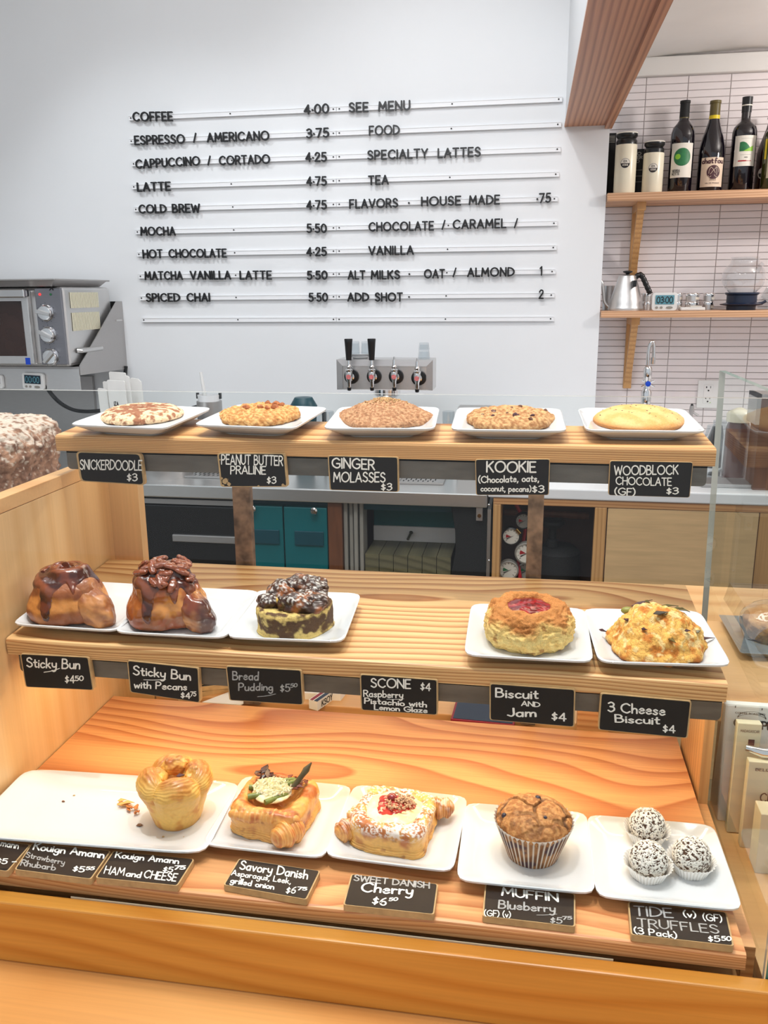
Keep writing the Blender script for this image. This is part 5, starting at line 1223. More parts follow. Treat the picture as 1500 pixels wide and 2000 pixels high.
sign([(956, 1335), (1124, 1347), (1122, 1420), (956, 1406)], MY, [('Biscuit', 968.8, 1361, 1050, 1364, 17), ('AND', 1019, 1378, 1054, 1380, 9, 'chalk', .17), ('Jam', 992, 1398, 1046, 1399, 16), ('$4', 1078, 1406, 1105, 1408, 15)], 'chalkboard sign reading Biscuit AND Jam $4', GB, seed=11)
sign([(1173, 1354), (1351, 1370), (1343, 1442), (1168, 1425)], MY, [('3 Cheese', 1188, 1389, 1298, 1396, 18), ('Biscuit', 1202, 1410, 1287, 1414, 15), ('$4', 1295, 1429, 1318, 1431, 14)], 'chalkboard sign reading 3 Cheese Biscuit $4', GB, seed=12)
sign([(-75, 1633), (60, 1650), (15, 1702), (-120, 1683)], LZ, [('Kouign Amann', -60, 1640, 35, 1659, 12), ('$5 -', -8, 1688, 30, 1689, 10, 'chalk', .16)], 'chalkboard sign cut by the left picture edge, reading Amann $5', GC_, seed=13, slope=.35)
sign([(62, 1647), (217, 1662), (178, 1717), (28, 1698)], LZ, [('Kouign Amann', 65, 1660, 202, 1677, 13, 'chalk', .15), ('Strawberry', 50, 1675, 125, 1690, 10, 'chalk_d'), ('Rhubarb', 40, 1691, 107, 1701, 11, 'chalk_d'), ('$5', 142, 1702.7, 163, 1704, 10, 'chalk', .17), ('55', 168, 1700, 183, 1700, 6, 'chalk', .22)], 'chalkboard sign reading Kouign Amann Strawberry Rhubarb', GC_, seed=14, slope=.35)
sign([(221, 1662), (380, 1678), (347, 1730), (186, 1714)], LZ, [('Kouign Amann', 225, 1676, 348, 1688, 11, 'chalk', .15), ('$5', 318, 1703, 336, 1704, 9, 'chalk', .16), ('75', 340, 1699, 360, 1699, 7, 'chalk', .22), ('HAM', 203, 1707, 241, 1711, 14, 'chalk', .13), ('and', 246, 1712, 274, 1715, 11, 'chalk', .17), ('CHEESE', 280, 1715, 343, 1722, 14, 'chalk', .15)], 'chalkboard sign reading Kouign Amann HAM and CHEESE', GC_, seed=15, slope=.35)
sign([(466.6, 1677), (626, 1701), (599, 1757), (436, 1728)], LZ, [('Savory Danish', 467.7, 1698, 600, 1717.6, 16), ('Asparagus, Leek,', 452, 1710, 567, 1727, 10, 'chalk', .15), ('grilled onion', 450, 1725, 534, 1738, 10, 'chalk', .17), ('$6', 558, 1745.7, 576, 1746, 12), ('75', 581, 1739, 598, 1740, 6, 'chalk', .22)], 'chalkboard sign reading Savory Danish Asparagus, Leek, grilled onion', GC_, seed=16, slope=.3)
sign([(686, 1707), (856, 1726.6), (848, 1786), (670, 1767)], LZ, [('SWEET DANISH', 691, 1721, 838, 1736, 11, 'chalk_d', .16), ('Cherry', 705, 1742, 805, 1749, 17, 'chalk', .14), ('$6', 727, 1767, 753.5, 1768.7, 14), ('50', 760, 1760.8, 776, 1760, 6, 'chalk', .22)], 'chalkboard sign reading SWEET DANISH Cherry $6.50', GC_, seed=17, slope=.2)
sign([(947.5, 1725.6), (1123.7, 1746), (1123.7, 1810), (942, 1789)], LZ, [('MUFFIN', 980.7, 1749.5, 1089.5, 1762, 15), ('Blueberry', 974, 1775, 1084, 1783, 15, 'chalk_d'), ('_', 1050, 1788, 1086, 1787, 6, 'chalk_d'), ('(GF) (v)', 946, 1789, 997, 1793, 11), ('$5', 1075, 1804, 1097, 1805, 11, 'chalk_d'), ('75', 1099, 1797, 1116, 1796.5, 6, 'chalk_d', .22)], 'chalkboard sign reading MUFFIN Blueberry (GF) (v)', GC_, seed=18, slope=.05)
sign([(1226, 1761), (1419, 1782), (1433.8, 1847.6), (1232, 1825)], LZ, [('TIDE', 1240, 1789, 1314, 1793, 18, 'chalk_d', .11), ('(v)', 1335.7, 1791, 1359, 1794, 12), ('(GF)', 1374, 1798, 1410, 1801.6, 13), ('TRUFFLES', 1246, 1811, 1404, 1824, 16, 'chalk_d', .11), ('(3 Pack)', 1239.7, 1823.8, 1322, 1833.6, 12), ('$5', 1384, 1840, 1406, 1840, 11), ('50', 1410, 1838, 1428, 1838, 8, 'chalk', .2)], 'chalkboard sign reading TIDE TRUFFLES (3 Pack) (v) (GF)', GC_, seed=19, slope=-.12)

# ---------------------------------------------------------------- things on the worktop behind the bottom shelf
zk = Z(-.662)
for k, (dx, dy, a) in enumerate(((0, 0, .1), (.012, .006, -.1), (-.004, .012, .25))):
    c = PZ(405, 1352, zk); c = Vector((c.x + dx - .01, c.y + dy + .02, zk + .0085 * k))
    R = Matrix.Rotation(a + .5, 3, 'Z'); w, d = .055, .035
    pts = [c + R @ Vector((sx * w, sy * d, 0)) for sx, sy in ((-1, -1), (1, -1), (1, 1), (-1, 1))]
    t = thing('price_sign', ['bottom spare sign of the stack behind the sticky bun sign', 'middle spare sign of the stack behind the sticky bun sign', 'top spare sign of the stack, white letters upside down'][k], 'sign', c, 'spare chalkboard signs on the worktop')
    build('board', MB().prism(pts, (0, 0, .008)), 'rawwood', t); build('slate_face', MB().prism([c + (p - c) * .95 + Vector((0, 0, .008)) for p in pts], (0, 0, .0003)), 'slate', t)
    if k == 2:
        mb = MB(); write(mb, 'CRAN', c + R @ Vector((.045, .01, .0085)), c + R @ Vector((-.03, .01, .0085)), R @ Vector((0, -.02, 0)), (0, 0, 1), .14); build('chalk_lettering', mb, 'chalk', t)
def sheet(c4, label, mat='paper', name='paper_sheet', th=.0015, z=zk):
    P = [PZ(x, y, z + th) for x, y in c4]; return tag(build(name, MB().prism(P, (0, 0, -th)), mat), label, 'paper')
sheet([(395, 1371), (450, 1350), (500, 1362), (470, 1376)], 'white paper sheet beside the stack of spare signs')
P = [PZ(592, 1336, zk + .012), PZ(680, 1338, zk + .012), PZ(665, 1356, zk + .012), PZ(560, 1352, zk + .012)]
o = build('printed_carton', MB().prism(P, (0, 0, -.012)), 'paper'); tag(o, 'flat white printed carton lying behind the Bread Pudding sign', 'carton'); XF[o.name] = Matrix.Translation(o.location)
mb = MB(); write(mb, 'BRIO', PZ(619, 1340, zk + .012), PZ(594, 1338.5, zk + .012), PZ(620, 1350, zk + .012) - PZ(619, 1340, zk + .012), (0, 0, 1), .2); build('print', mb, 'ink', o)
a, b = PZ(612, 1386, zk), PZ(665, 1349, zk); d = (b - a).normalized(); s_ = Vector((-d.y, d.x, 0)) * .0085
o = build('foil_roll_box', MB().prism([a - s_, b - s_, b + s_, a + s_], (0, 0, .016)), 'paper'); tag(o, 'long printed box pointing at the viewer, right of the Bread Pudding sign', 'box'); XF[o.name] = Matrix.Translation(o.location)
mb = MB(); u = Vector((0, 0, .0165)); mb.prism([a + s_ * .1 + u, b + s_ * .1 + u, b + s_ * .75 + u, a + s_ * .75 + u], (0, 0, .0003)); build('red_stripe', mb, 'maroon', o)
mb = MB(); mb.prism([a - s_ * .2 + u, b - s_ * .2 + u, b - s_ * .95 + u, a - s_ * .95 + u], (0, 0, .0003)); build('navy_stripe', mb, 'navy', o)
mb = MB(); e1 = a - s_ * 1.02 + d * .012 + Vector((0, 0, .003)); write(mb, 'KSOY', e1, e1 + d * .03, (0, 0, .010), -s_, .18, off=.0005); 
for k in range(9): q = a + d * (.05 + k * .004) - s_ * 1.02; mb.add([q + Vector((0, 0, .003)), q + d * .002 + Vector((0, 0, .003)), q + d * .002 + Vector((0, 0, .013)), q + Vector((0, 0, .013))], [(0, 1, 2, 3)])
build('print', mb, 'ink', o)
P = [PZ(892, 1363, zk + .008), PZ(1010, 1372, zk + .008), PZ(1005, 1416, zk + .008), PZ(880, 1404, zk + .008)]
t = thing('red_framed_slate', 'red framed dark slate lying behind the Biscuit and Jam sign', 'slate', sum(P, Vector()) / 4 - Vector((0, 0, .008)))
build('frame', MB().prism(P, (0, 0, -.008)), 'maroon', t, bevel=.001); cn = sum(P, Vector()) / 4; build('slate_face', MB().prism([cn + (p - cn) * .93 for p in P], (0, 0, .0006)), 'navy', t)
tag(build('wood_divider', bx((PY(1128, 1380, 1.24).x, 1.235, Z(-.66)), (PY(1190, 1380, 1.24).x, 1.25, Z(-.56))), 'frame'), 'orange fir divider standing behind the 3 Cheese Biscuit sign', 'divider')

# ---------------------------------------------------------------- plates
def plate_mesh(hx, hy, hz, n=96):
    rings = [(0, .0065, 5), (.45, .0065, 6), (.66, .0068, 6), (.73, .0078, 7), (.80, .0105, 8), (.95, hz - .0012, 11), (.985, hz, 12), (1.0, hz - .0008, 12), (.995, hz - .0032, 12), (.95, hz - .0052, 11), (.78, .006, 8), (.68, .0025, 6), (.62, .0022, 6), (.61, .0, 6), (.57, .0, 6), (.56, .0022, 6), (0, .0022, 5)]
    vs = []
    for r, z, e in rings:
        for i in range(n):
            t = 2 * PI * i / n; c, s_ = math.cos(t), math.sin(t)
            g = 1 / (abs(c) ** e + abs(s_) ** e) ** (1 / e)
            vs.append((hx * r * g * c if hx <= hy else (hx - hy) * (np.clip(c * g, -1, 1)) * (r > 0) * min(1, r * 1) + hy * r * g * c, hy * r * g * s_, z))
    m = len(rings); fs = [(j * n + i, j * n + (i + 1) % n, (j + 1) * n + (i + 1) % n, (j + 1) * n + i) for j in range(m - 1) for i in range(n)]
    mb = MB(); mb.add(vs, [f[::-1] for f in fs]); return mb
def PS(x, y, sh, dz=0.0):
    """picture point on to a shelf's (raised) top surface"""
    Yf, zf, t = {'T': (1.1156, Z(-.193), TT), 'M': (.948, Z(-.435), TT), 'L': (.772, Z(-.647), 0)}[sh]
    return PN(x, y, (0, Yf, zf + dz), (0, -t, 1))
PL = {}
def plate(key, sh, c4, label, hx=.0755, hy=.0755, rim=.019):
    P = [PS(x, y, sh, rim) for x, y in c4]; c = sum(P, Vector()) / 4
    a = math.atan2(P[1].y - P[0].y, P[1].x - P[0].x) * .5 + math.atan2(P[2].y - P[3].y, P[2].x - P[3].x) * .5
    tl = 0 if sh == 'L' else TILT
    n = Vector((0, -math.sin(tl), math.cos(tl))); base = c - n * rim
    t = thing('serving_plate', label, 'plate', base, 'white square plates in the display case', a, tl)
    build('dish', plate_mesh(hx, hy, rim), 'ceramic', t, smooth=50, local=True)
    PL[key] = (base, a, tl, sh)
plate('P1', 'T', [(140, 827), (325, 838), (414, 794), (235, 790)], 'white square plate under the cinnamon dusted cookie')
plate('P2', 'T', [(385, 826), (578, 838), (632, 793), (460, 791)], 'white square plate under the peanut butter praline cookie')
plate('P3', 'T', [(632, 835.6), (845, 837), (857, 794), (667, 794)], 'white square plate under the humped ginger cookie')
plate('P4', 'T', [(879, 837), (1104, 842), (1097, 796), (895, 796)], 'white square plate under the oat and chocolate chip cookie')
plate('P5', 'T', [(1147, 839), (1390, 844), (1331, 796), (1123, 796)], 'white square plate under the smooth pale cookie')
plate('P6', 'M', [(17, 1215), (213, 1232), (328, 1142), (150, 1135)], 'white square plate under the plain sticky bun')
plate('P7', 'M', [(218, 1233), (433, 1245), (510, 1152), (318, 1144)], 'white square plate under the pecan sticky bun')
plate('P8', 'M', [(440, 1245), (665, 1253), (707, 1157), (506, 1150)], 'white square plate under the bread pudding')
plate('P9', 'M', [(910, 1278), (1160, 1291), (1140, 1188), (920, 1177)], 'white square plate under the jam biscuit')
plate('P10', 'M', [(1166, 1291), (1427, 1300), (1370, 1192), (1142, 1187)], 'white square plate under the cheese biscuit')
plate('P11', 'L', [(-80, 1628), (397, 1666), (473, 1527), (58, 1502)], 'long rectangular white platter with crumbs under the kouign amann', hx=.152)
plate('P12', 'L', [(398, 1647), (630, 1674), (684, 1534), (479, 1515)], 'white square plate under the asparagus danish')
plate('P13', 'L', [(636, 1667), (886, 1700), (910, 1556), (692, 1533)], 'white square plate under the cherry danish')
plate('P14', 'L', [(892, 1716), (1162, 1743), (1145, 1587), (911, 1567)], 'white square plate under the blueberry muffin')
plate('P15', 'L', [(1165, 1748), (1451, 1775), (1393, 1612), (1148, 1590)], 'white square plate under the three truffles')

# ================================================================ NEIGHBOURING COUNTER ON THE RIGHT
zd = Z(-.55)
nd = tag(build('side_counter_deck', bx((.268, 1.14, zd - .03), (1.3, 1.64, zd)), 'maple_l', bevel=.002), 'pale wooden counter top outside the right glass pane', 'counter top')
tag(build('brown_panel', bx((.28, 1.15, .1), (1.3, 1.17, zd - .031)), 'brownw'), 'brown wooden front below the right counter top', 'panel')
tag(build('side_counter_step', bx((.262, .775, .1), (1.3, 1.135, Z(-.70))), 'maple_l'), 'wooden display step where the coffee bags stand', 'step')
P = [PZ(1392, 1270, zd), PZ(1500, 1285, zd), PZ(1500, 1215, zd), PZ(1390, 1205, zd)]
t = thing('grey_tray', 'grey square tray with a wrapped muffin behind the right pane', 'tray', (.42, 1.38, zd))
mb = MB(); x0, x1, y0, y1 = PZ(1392, 1200, zd).x, .52, 1.285, 1.45
mb.hexa([(x0 + .02, y0 + .02, zd), (x1 - .02, y0 + .02, zd), (x1 - .02, y1 - .02, zd), (x0 + .02, y1 - .02, zd), (x0, y0, zd + .014), (x1, y0, zd + .014), (x1, y1, zd + .014), (x0, y1, zd + .014)]); build('tray_body', mb, 'greyplate', t, bevel=.003)
mb = MB().hexa([(x0, y0, zd + .015), (x1, y0, zd + .015), (x1, y1, zd + .015), (x0, y1, zd + .015), (x0 + .012, y0 + .012, zd + .075), (x1 - .012, y0 + .012, zd + .075), (x1 - .012, y1 - .012, zd + .075), (x0 + .012, y1 - .012, zd + .075)])
co = tag(build('acrylic_cover', mb, 'acrylic'), 'clear acrylic cover over the grey tray at the right edge', 'cover')
# coffee bag
BY = 1.085; bt = PY(1417, 1374, BY); 
t = thing('coffee_bag', 'pale coffee bag printed OLYMPIA standing right of the case', 'coffee bag', (bt.x + .06, BY + .02, Z(-.70)))
zb0 = Z(-.70)
build('bag_body', MB().hexa([(bt.x + .004, BY, zb0), (bt.x + .124, BY, zb0), (bt.x + .124, BY + .05, zb0), (bt.x + .004, BY + .05, zb0), (bt.x, BY, bt.z), (bt.x + .128, BY, bt.z), (bt.x + .128, BY + .012, bt.z), (bt.x, BY + .012, bt.z)]), 'paper', t, bevel=.003)
mk = MB(); f = lambda x, y: PY(x, y, BY)
write(mk, 'OLYMPIA', f(1434, 1418), f(1514, 1426), f(1434, 1404) - f(1434, 1418), (0, -1, 0), .22, gap=.14)
arc = [np.array([.5 - .5 * math.cos(a), math.sin(a)]) for a in np.linspace(.15, PI - .15, 12)]
o_ = f(1440, 1402); ribbon(mk, [arc], .025, flatmap(o_, (f(1496, 1406) - o_), (0, 0, .011), (0, -1, 0), .0006)); ribbon(mk, [[p * np.array([1, .6]) for p in arc]], .025, flatmap(o_, (f(1496, 1406) - o_), (0, 0, .011), (0, -1, 0), .0006))
write(mk, 'COFFEE ROASTING', f(1436, 1393), f(1494, 1397), f(1436, 1390) - f(1436, 1393), (0, -1, 0), .18)
ribbon(mk, [[np.array([0, 0]), np.array([1, 0]), np.array([1, 1]), np.array([0, 1]), np.array([0, 0])]], .03, flatmap(f(1436, 1382), f(1488, 1387) - f(1436, 1382), (0, 0, .003), (0, -1, 0), .0006))
build('print', mk, 'ink', t)
# chocolate packs
def pack(x, y, w, hh, label, lines, by, th=.012, sq='plum'):
    p = PY(x, y, by); zb0 = Z(-.70)
    t = thing('chocolate_pack', label, 'chocolate pack', (p.x + w / 2, by, zb0), 'chocolate packs beside the case')
    build('card', bx((p.x, by, max(zb0, p.z - hh)), (p.x + w, by + th, p.z)), 'kraft', t, bevel=.001)
    mk = MB()
    for (txt, u, v, u2, cap) in lines: write(mk, txt, (p.x + u * w, by, p.z - v), (p.x + u2 * w, by, p.z - v), (0, 0, cap), (0, -1, 0), .15)
    build('print', mk, 'plum', t)
    build('picture', bx((p.x + w * .5, by - .0006, p.z - .032), (p.x + w * .75, by, p.z - .022)), sq, t)
    return t
pack(1441, 1412, .030, .16, 'upper cream chocolate pack with a small brown square', [('MADAGASCAR', .15, .012, .9, .0035)], 1.06)
pack(1463, 1487, .060, .2, 'front cream chocolate pack with a yellow label and sideways lettering', [('BELIZE', .15, .012, .5, .0035), ('CH', .3, .055, .55, .012)], 1.03, sq='yellow')
p = PY(1456, 1460, 1.045); tag(build('silver_bag_fold', MB().tube([(p.x, 1.045, p.z), (p.x + .02, 1.042, p.z - .004), (p.x + .1, 1.044, p.z - .006)], [.004, .007, .008], 10), 'chrome', smooth=True), 'crumpled silver foil bag top lying across the chocolate packs', 'foil bag')
p = PY(1487, 1590, .98); tag(build('white_card_box', bx((p.x, .98, Z(-.70)), (p.x + .1, 1.01, p.z)), 'kraft', bevel=.001), 'plain cream box in front at the right picture edge', 'box')
# left: steel stand for the loaf
zst = Z(-.316)
t = thing('bread_stand', 'steel stand outside the left panel carrying the floury loaf', 'stand', (-.92, 1.2, zst - .3))
build('stand_top', bx((-1.3, 1.0, zst - .004), (-.72, 1.45, zst)), 'steel', t, bevel=.001)
build('stand_edge', MB().tube([(-.86, 1.02, zst + .004), (-.80, 1.25, zst + .004)], .004, 8), 'chrome', t, smooth=True)
build('stand_body', bx((-1.28, 1.02, 0), (-.74, 1.43, zst - .005)), 'steel_d', t)

# ================================================================ BAKED GOODS
_rs = np.random.RandomState(5); _perm = np.arange(256); _rs.shuffle(_perm); _perm = np.concatenate([_perm, _perm, _perm[:2]])
_g = _rs.normal(size=(256, 3)); _g /= np.linalg.norm(_g, axis=1)[:, None]
def noise(P, s=1.0, seed=0.0):
    p = P * s + seed * 17.3; i = np.floor(p).astype(int); f = p - i; i &= 255; u = f * f * f * (f * (f * 6 - 15) + 10)
    out = 0
    for dx in (0, 1):
        for dy in (0, 1):
            for dz in (0, 1):
                h = _perm[(_perm[(_perm[(i[..., 0] + dx) & 255] + i[..., 1] + dy) & 255] + i[..., 2] + dz) & 255]
                g = _g[h]; d = f - np.array([dx, dy, dz]); dot = (g * d).sum(-1)
                w = (u[..., 0] if dx else 1 - u[..., 0]) * (u[..., 1] if dy else 1 - u[..., 1]) * (u[..., 2] if dz else 1 - u[..., 2])
                out = out + dot * w
    return out * 1.6
def fbm(P, s=1.0, o=3, seed=0.0): return sum(noise(P, s * 2 ** k, seed + k) * .5 ** k for k in range(o))
def ridge(P, s, o=2, seed=0.0): return sum((1 - 2 * np.abs(noise(P, s * 2 ** k, seed + k))) * .5 ** k for k in range(o)) / 1.5
def cell(P, s, seed=0):
    p = P * s; i = np.floor(p).astype(int); best = np.full(p.shape[:-1], 9.0); sec = np.full(p.shape[:-1], 9.0)
    for dx in (-1, 0, 1):
        for dy in (-1, 0, 1):
            for dz in (-1, 0, 1):
                c = i + np.array([dx, dy, dz]); h = _perm[(_perm[(_perm[(c[..., 0] + seed) & 255] + c[..., 1]) & 255] + c[..., 2]) & 255]
                q = c + .5 + _g[h] * .45; d = np.sqrt(((p - q) ** 2).sum(-1)); sec = np.minimum(np.maximum(d, best), sec); best = np.minimum(best, d)
    return best, sec
def sm(x, a, b): t = np.clip((x - a) / (b - a), 0, 1); return t * t * (3 - 2 * t)
def lc(*c): return np.array(srgb(*c)[:3])
def mixc(a, b, t): return a * (1 - t[..., None]) + b * t[..., None]

def gridmesh(name, P, col, mat, parent, keep=None, local=True):
    """P (nv,nu,3), closed in u"""
    nv, nu = P.shape[:2]; idx = np.arange(nv * nu).reshape(nv, nu)
    a = idx[:-1]; b = np.roll(idx, -1, 1)[:-1]; c = np.roll(idx, -1, 1)[1:]; d = idx[1:]
    F = np.stack([a, d, c, b], -1).reshape(-1, 4)
    if keep is not None:
        k = keep[:-1] & keep[1:] & np.roll(keep, -1, 1)[:-1] & np.roll(keep, -1, 1)[1:]; F = F[k.reshape(-1)]
    me = bpy.data.meshes.new(name); V = P.reshape(-1, 3)
    me.vertices.add(len(V)); me.vertices.foreach_set('co', V.ravel().astype(np.float32))
    me.loops.add(len(F) * 4); me.loops.foreach_set('vertex_index', F.ravel().astype(np.int32))
    me.polygons.add(len(F)); me.polygons.foreach_set('loop_start', (np.arange(len(F)) * 4).astype(np.int32))
    me.polygons.foreach_set('use_smooth', np.ones(len(F), dtype=bool))
    me.update(calc_edges=True)
    at = me.color_attributes.new('Col', 'FLOAT_COLOR', 'POINT'); c4 = np.ones((len(V), 4), np.float32)
    c4[:, :3] = np.clip(col.reshape(-1, 3), 0, 1); at.data.foreach_set('color', c4.ravel())
    me.materials.append(M[mat]); o = bpy.data.objects.new(name, me); link(o, parent)
    XF[o.name] = (XF[parent.name] if parent else Matrix.Identity(4))
    return o

def prof(pts, nv):
    P = np.array([tuple(p) for p in _c(pts, k=12)]); s = np.concatenate([[0], np.cumsum(np.hypot(*np.diff(P, axis=0).T))])
    t = np.linspace(0, s[-1], nv); return np.interp(t, s, P[:, 0]), np.interp(t, s, P[:, 1]), t / s[-1]

def surf(pts, plan=None, nu=200, nv=130, disp=None, shift=None):
    """turned shape with plan outline, displaced along its normals; returns P, theta, s"""
    r, z, s = prof(pts, nv); th = np.linspace(0, 2 * PI, nu, endpoint=False); T, S = np.meshgrid(th, s)
    R = np.repeat(r[:, None], nu, 1); Zz = np.repeat(z[:, None], nu, 1)
    g = plan(T, S) if plan else np.ones_like(T)
    P = np.stack([R * g * np.cos(T), R * g * np.sin(T), Zz], -1)
    if shift is not None: P = shift(P, T, S)
    if disp is not None:
        dv = np.gradient(P, axis=0); du = (np.roll(P, -1, 1) - np.roll(P, 1, 1)) / 2
        N = np.cross(dv, du); L = np.linalg.norm(N, axis=-1, keepdims=True); N = N / np.maximum(L, 1e-9)
        N[0] = (0, 0, 1); 
        d = disp(P, T, S); d = d * sm(S, -.01, .01) 
        if d.ndim == 2: d = d.copy(); d[0] = d[1].mean()
        P = P + N * d[..., None]
    P[..., 2] = np.maximum(P[..., 2], 0.0)
    return P, T, S

def food(name, label, cat, key, px, py, group=None, rz=0.0, dz=.0066):
    """stands a food on a plate at the picture point of its base centre"""
    base, a, tl, sh = PL[key]; p = PS(px, py, sh, dz); t = thing(name, label, cat, p, group, rz, tl); return t
def speck(parent, name, mat, items, local=True, **kw): return build(name, items, mat, parent, local=local, **kw)

def chunk(mb, c, r, rnd, n=6, sq=(1, 1, .7)):
    m = 4; vs = []
    for j in range(m + 1):
        for i in range(n):
            q = r * rnd.uniform(.75, 1.15); vs.append((c[0] + q * sq[0] * math.sin(PI * j / m) * math.cos(2 * PI * i / n), c[1] + q * sq[1] * math.sin(PI * j / m) * math.sin(2 * PI * i / n), c[2] + q * sq[2] * math.cos(PI * j / m)))
    mb.add(vs, [(j * n + i, (j + 1) * n + i, (j + 1) * n + (i + 1) % n, j * n + (i + 1) % n) for j in range(m) for i in range(n)])
def top_z(P, x, y):
    d = (P[..., 0] - x) ** 2 + (P[..., 1] - y) ** 2 - P[..., 2] * 1e-3; k = np.unravel_index(np.argmin(d), d.shape); return P[k][2]
def cookie_pts(R, h, e=.9): return [(0, h), (R * .5, h * .98), (R * .8, h * .88), (R * .95, h * .62), (R, h * .34), (R * .96, h * .06), (R * .8, 0), (0, 0)]

# ---- cookies
GC = 'cookies on the top shelf'
t = food('cookie', 'flat cookie dusted with cinnamon on the leftmost top plate', 'cookie', 'P1', 277, 816, GC)
P, T, S = surf(cookie_pts(.0615, .0165), lambda T, S: 1 + .02 * np.sin(3 * T + 1) + .015 * np.sin(7 * T), 320, 170, disp=lambda P, T, S: .0006 * fbm(P, 90, 3) - .0010 * sm(ridge(P, 60, 2, 3), .6, .95) * sm(S, .1, .4) * sm(1 - S, .3, .5))
q = np.hypot(P[..., 0], P[..., 1]); cr = sm(fbm(P, 110, 3, 2) + .6 * sm(q, .02, .058) - .3, -.15, .35); c = mixc(lc(158, 104, 74), lc(238, 206, 166), cr); c = mixc(c, lc(126, 72, 48), sm(.035 - q, 0, .02) * sm(fbm(P, 80, 3, 7), -.4, .4) * .75); c = mixc(c, lc(120, 66, 40), sm(ridge(P, 90, 2, 6), .7, .95) * .5)
gridmesh('cookie_body', P, c, 'crumb', t)
t = food('cookie', 'golden cookie with praline chunks on the second top plate', 'cookie', 'P2', 507, 818, GC)
P, T, S = surf(cookie_pts(.0595, .016), lambda T, S: 1 + .02 * np.sin(4 * T) + .03 * np.sin(9 * T + 2) * .4, disp=lambda P, T, S: .0020 * fbm(P, 90, 3, 4) + .0016 * ridge(P, 170, 2, 1) * sm(1 - S, .25, .5))
c = mixc(lc(186, 126, 66), lc(226, 178, 114), sm(fbm(P, 180, 3, 4), -.5, .5)); c = mixc(c, lc(150, 90, 42), sm(.55 - ridge(P, 170, 2, 1), 0, .4) * .5); c = mixc(c, lc(140, 80, 34), sm(S, .48, .62) * .5)
gridmesh('cookie_body', P, c, 'crumb', t)
rnd = random.Random(2); mb = MB()
for k in range(9): x, y = rnd.uniform(-.022, .03), rnd.uniform(-.01, .03); chunk(mb, (x, y, top_z(P, x, y) + .001), rnd.uniform(.004, .007), rnd)
build('praline_chunks', mb, plain('praline', srgb(178, 104, 54), .4, noise=.3, nscale=200), t, local=True, smooth=True)
t = food('cookie', 'humped crackled ginger cookie with flaky sugar on the middle top plate', 'cookie', 'P3', 752, 821, GC)
P, T, S = surf([(0, .030), (.015, .029), (.035, .0225), (.052, .014), (.063, .008), (.066, .003), (.06, 0), (0, 0)], lambda T, S: 1 + .07 * np.cos(4 * T + .5) * sm(S, .1, .5) + .04 * np.cos(2 * T),
               disp=lambda P, T, S: .0010 * fbm(P, 100, 3, 8) + .0016 * ridge(P, 200, 2, 5) * sm(1 - S, .3, .5))
c = mixc(lc(164, 114, 78), lc(200, 154, 114), sm(fbm(P, 240, 3, 5), -.4, .4)); c = mixc(c, lc(126, 80, 48), sm(ridge(P, 150, 2, 9), .62, .85) * .6)
gridmesh('cookie_body', P, c, 'crumb', t)
rnd = random.Random(4); mb = MB()
for k in range(170):
    a = rnd.uniform(0, 6.28); q = rnd.gauss(0, .016); x, y = q * math.cos(a), abs(q) * math.sin(a) * .8; chunk(mb, (x, y, top_z(P, x, y) + .0008), rnd.uniform(.0010, .002), rnd, 4)
o = build('sugar_flakes', mb, plain('raw_sugar', srgb(206, 166, 116), .35, noise=.35, nscale=300), t, local=True); o['kind'] = 'stuff'
t = food('cookie', 'rough oat cookie with chocolate chips on the fourth top plate', 'cookie', 'P4', 996, 826, GC)
P, T, S = surf(cookie_pts(.0605, .0165), lambda T, S: 1 + .025 * np.sin(5 * T) + .02 * np.sin(11 * T + 2), disp=lambda P, T, S: .0020 * fbm(P, 80, 3, 14) + .0024 * (1 - cell(P, 150, 3)[0]) * sm(1 - S, .25, .5))
c = mixc(lc(160, 108, 64), lc(212, 168, 116), sm(fbm(P, 200, 3, 14), -.5, .5)); c = mixc(c, lc(110, 66, 36), sm(S, .5, .6) * .5)
gridmesh('cookie_body', P, c, 'crumb', t)
rnd = random.Random(9)
for k in range(16):
    x, y = rnd.uniform(-.05, .05), rnd.uniform(-.045, .03)
    if math.hypot(x, y) > .054: continue
    mb = MB(); chunk(mb, (x, y, top_z(P, x, y)), rnd.uniform(.0022, .0042), rnd, 6); build('chocolate_chip', mb, 'plum' if k % 3 else 'brownw', t, local=True, smooth=True)
t = food('cookie', 'smooth pale domed cookie on the rightmost top plate', 'cookie', 'P5', 1247, 826, GC)
P, T, S = surf([(0, .0225), (.02, .0222), (.04, .0190), (.055, .012), (.0615, .006), (.062, .003), (.056, 0), (0, 0)], None, disp=lambda P, T, S: .0005 * fbm(P, 70, 3, 24))
c = mixc(lc(222, 166, 96), lc(230, 184, 120), sm(fbm(P, 50, 3, 24), -.4, .4)); c = mixc(c, lc(186, 120, 60), sm(P[..., 2], .011, .002)); 
gridmesh('cookie_body', P, c, 'baked', t)
rnd = random.Random(12); mb = MB()
for k in range(34):
    a = rnd.uniform(0, 6.28); q = rnd.uniform(.01, .055); x, y = q * math.cos(a), q * math.sin(a); chunk(mb, (x, y, top_z(P, x, y)), rnd.uniform(.0006, .0016), rnd, 5, (1, 1, .4))
build('chocolate_specks', mb, 'plum', t, local=True)

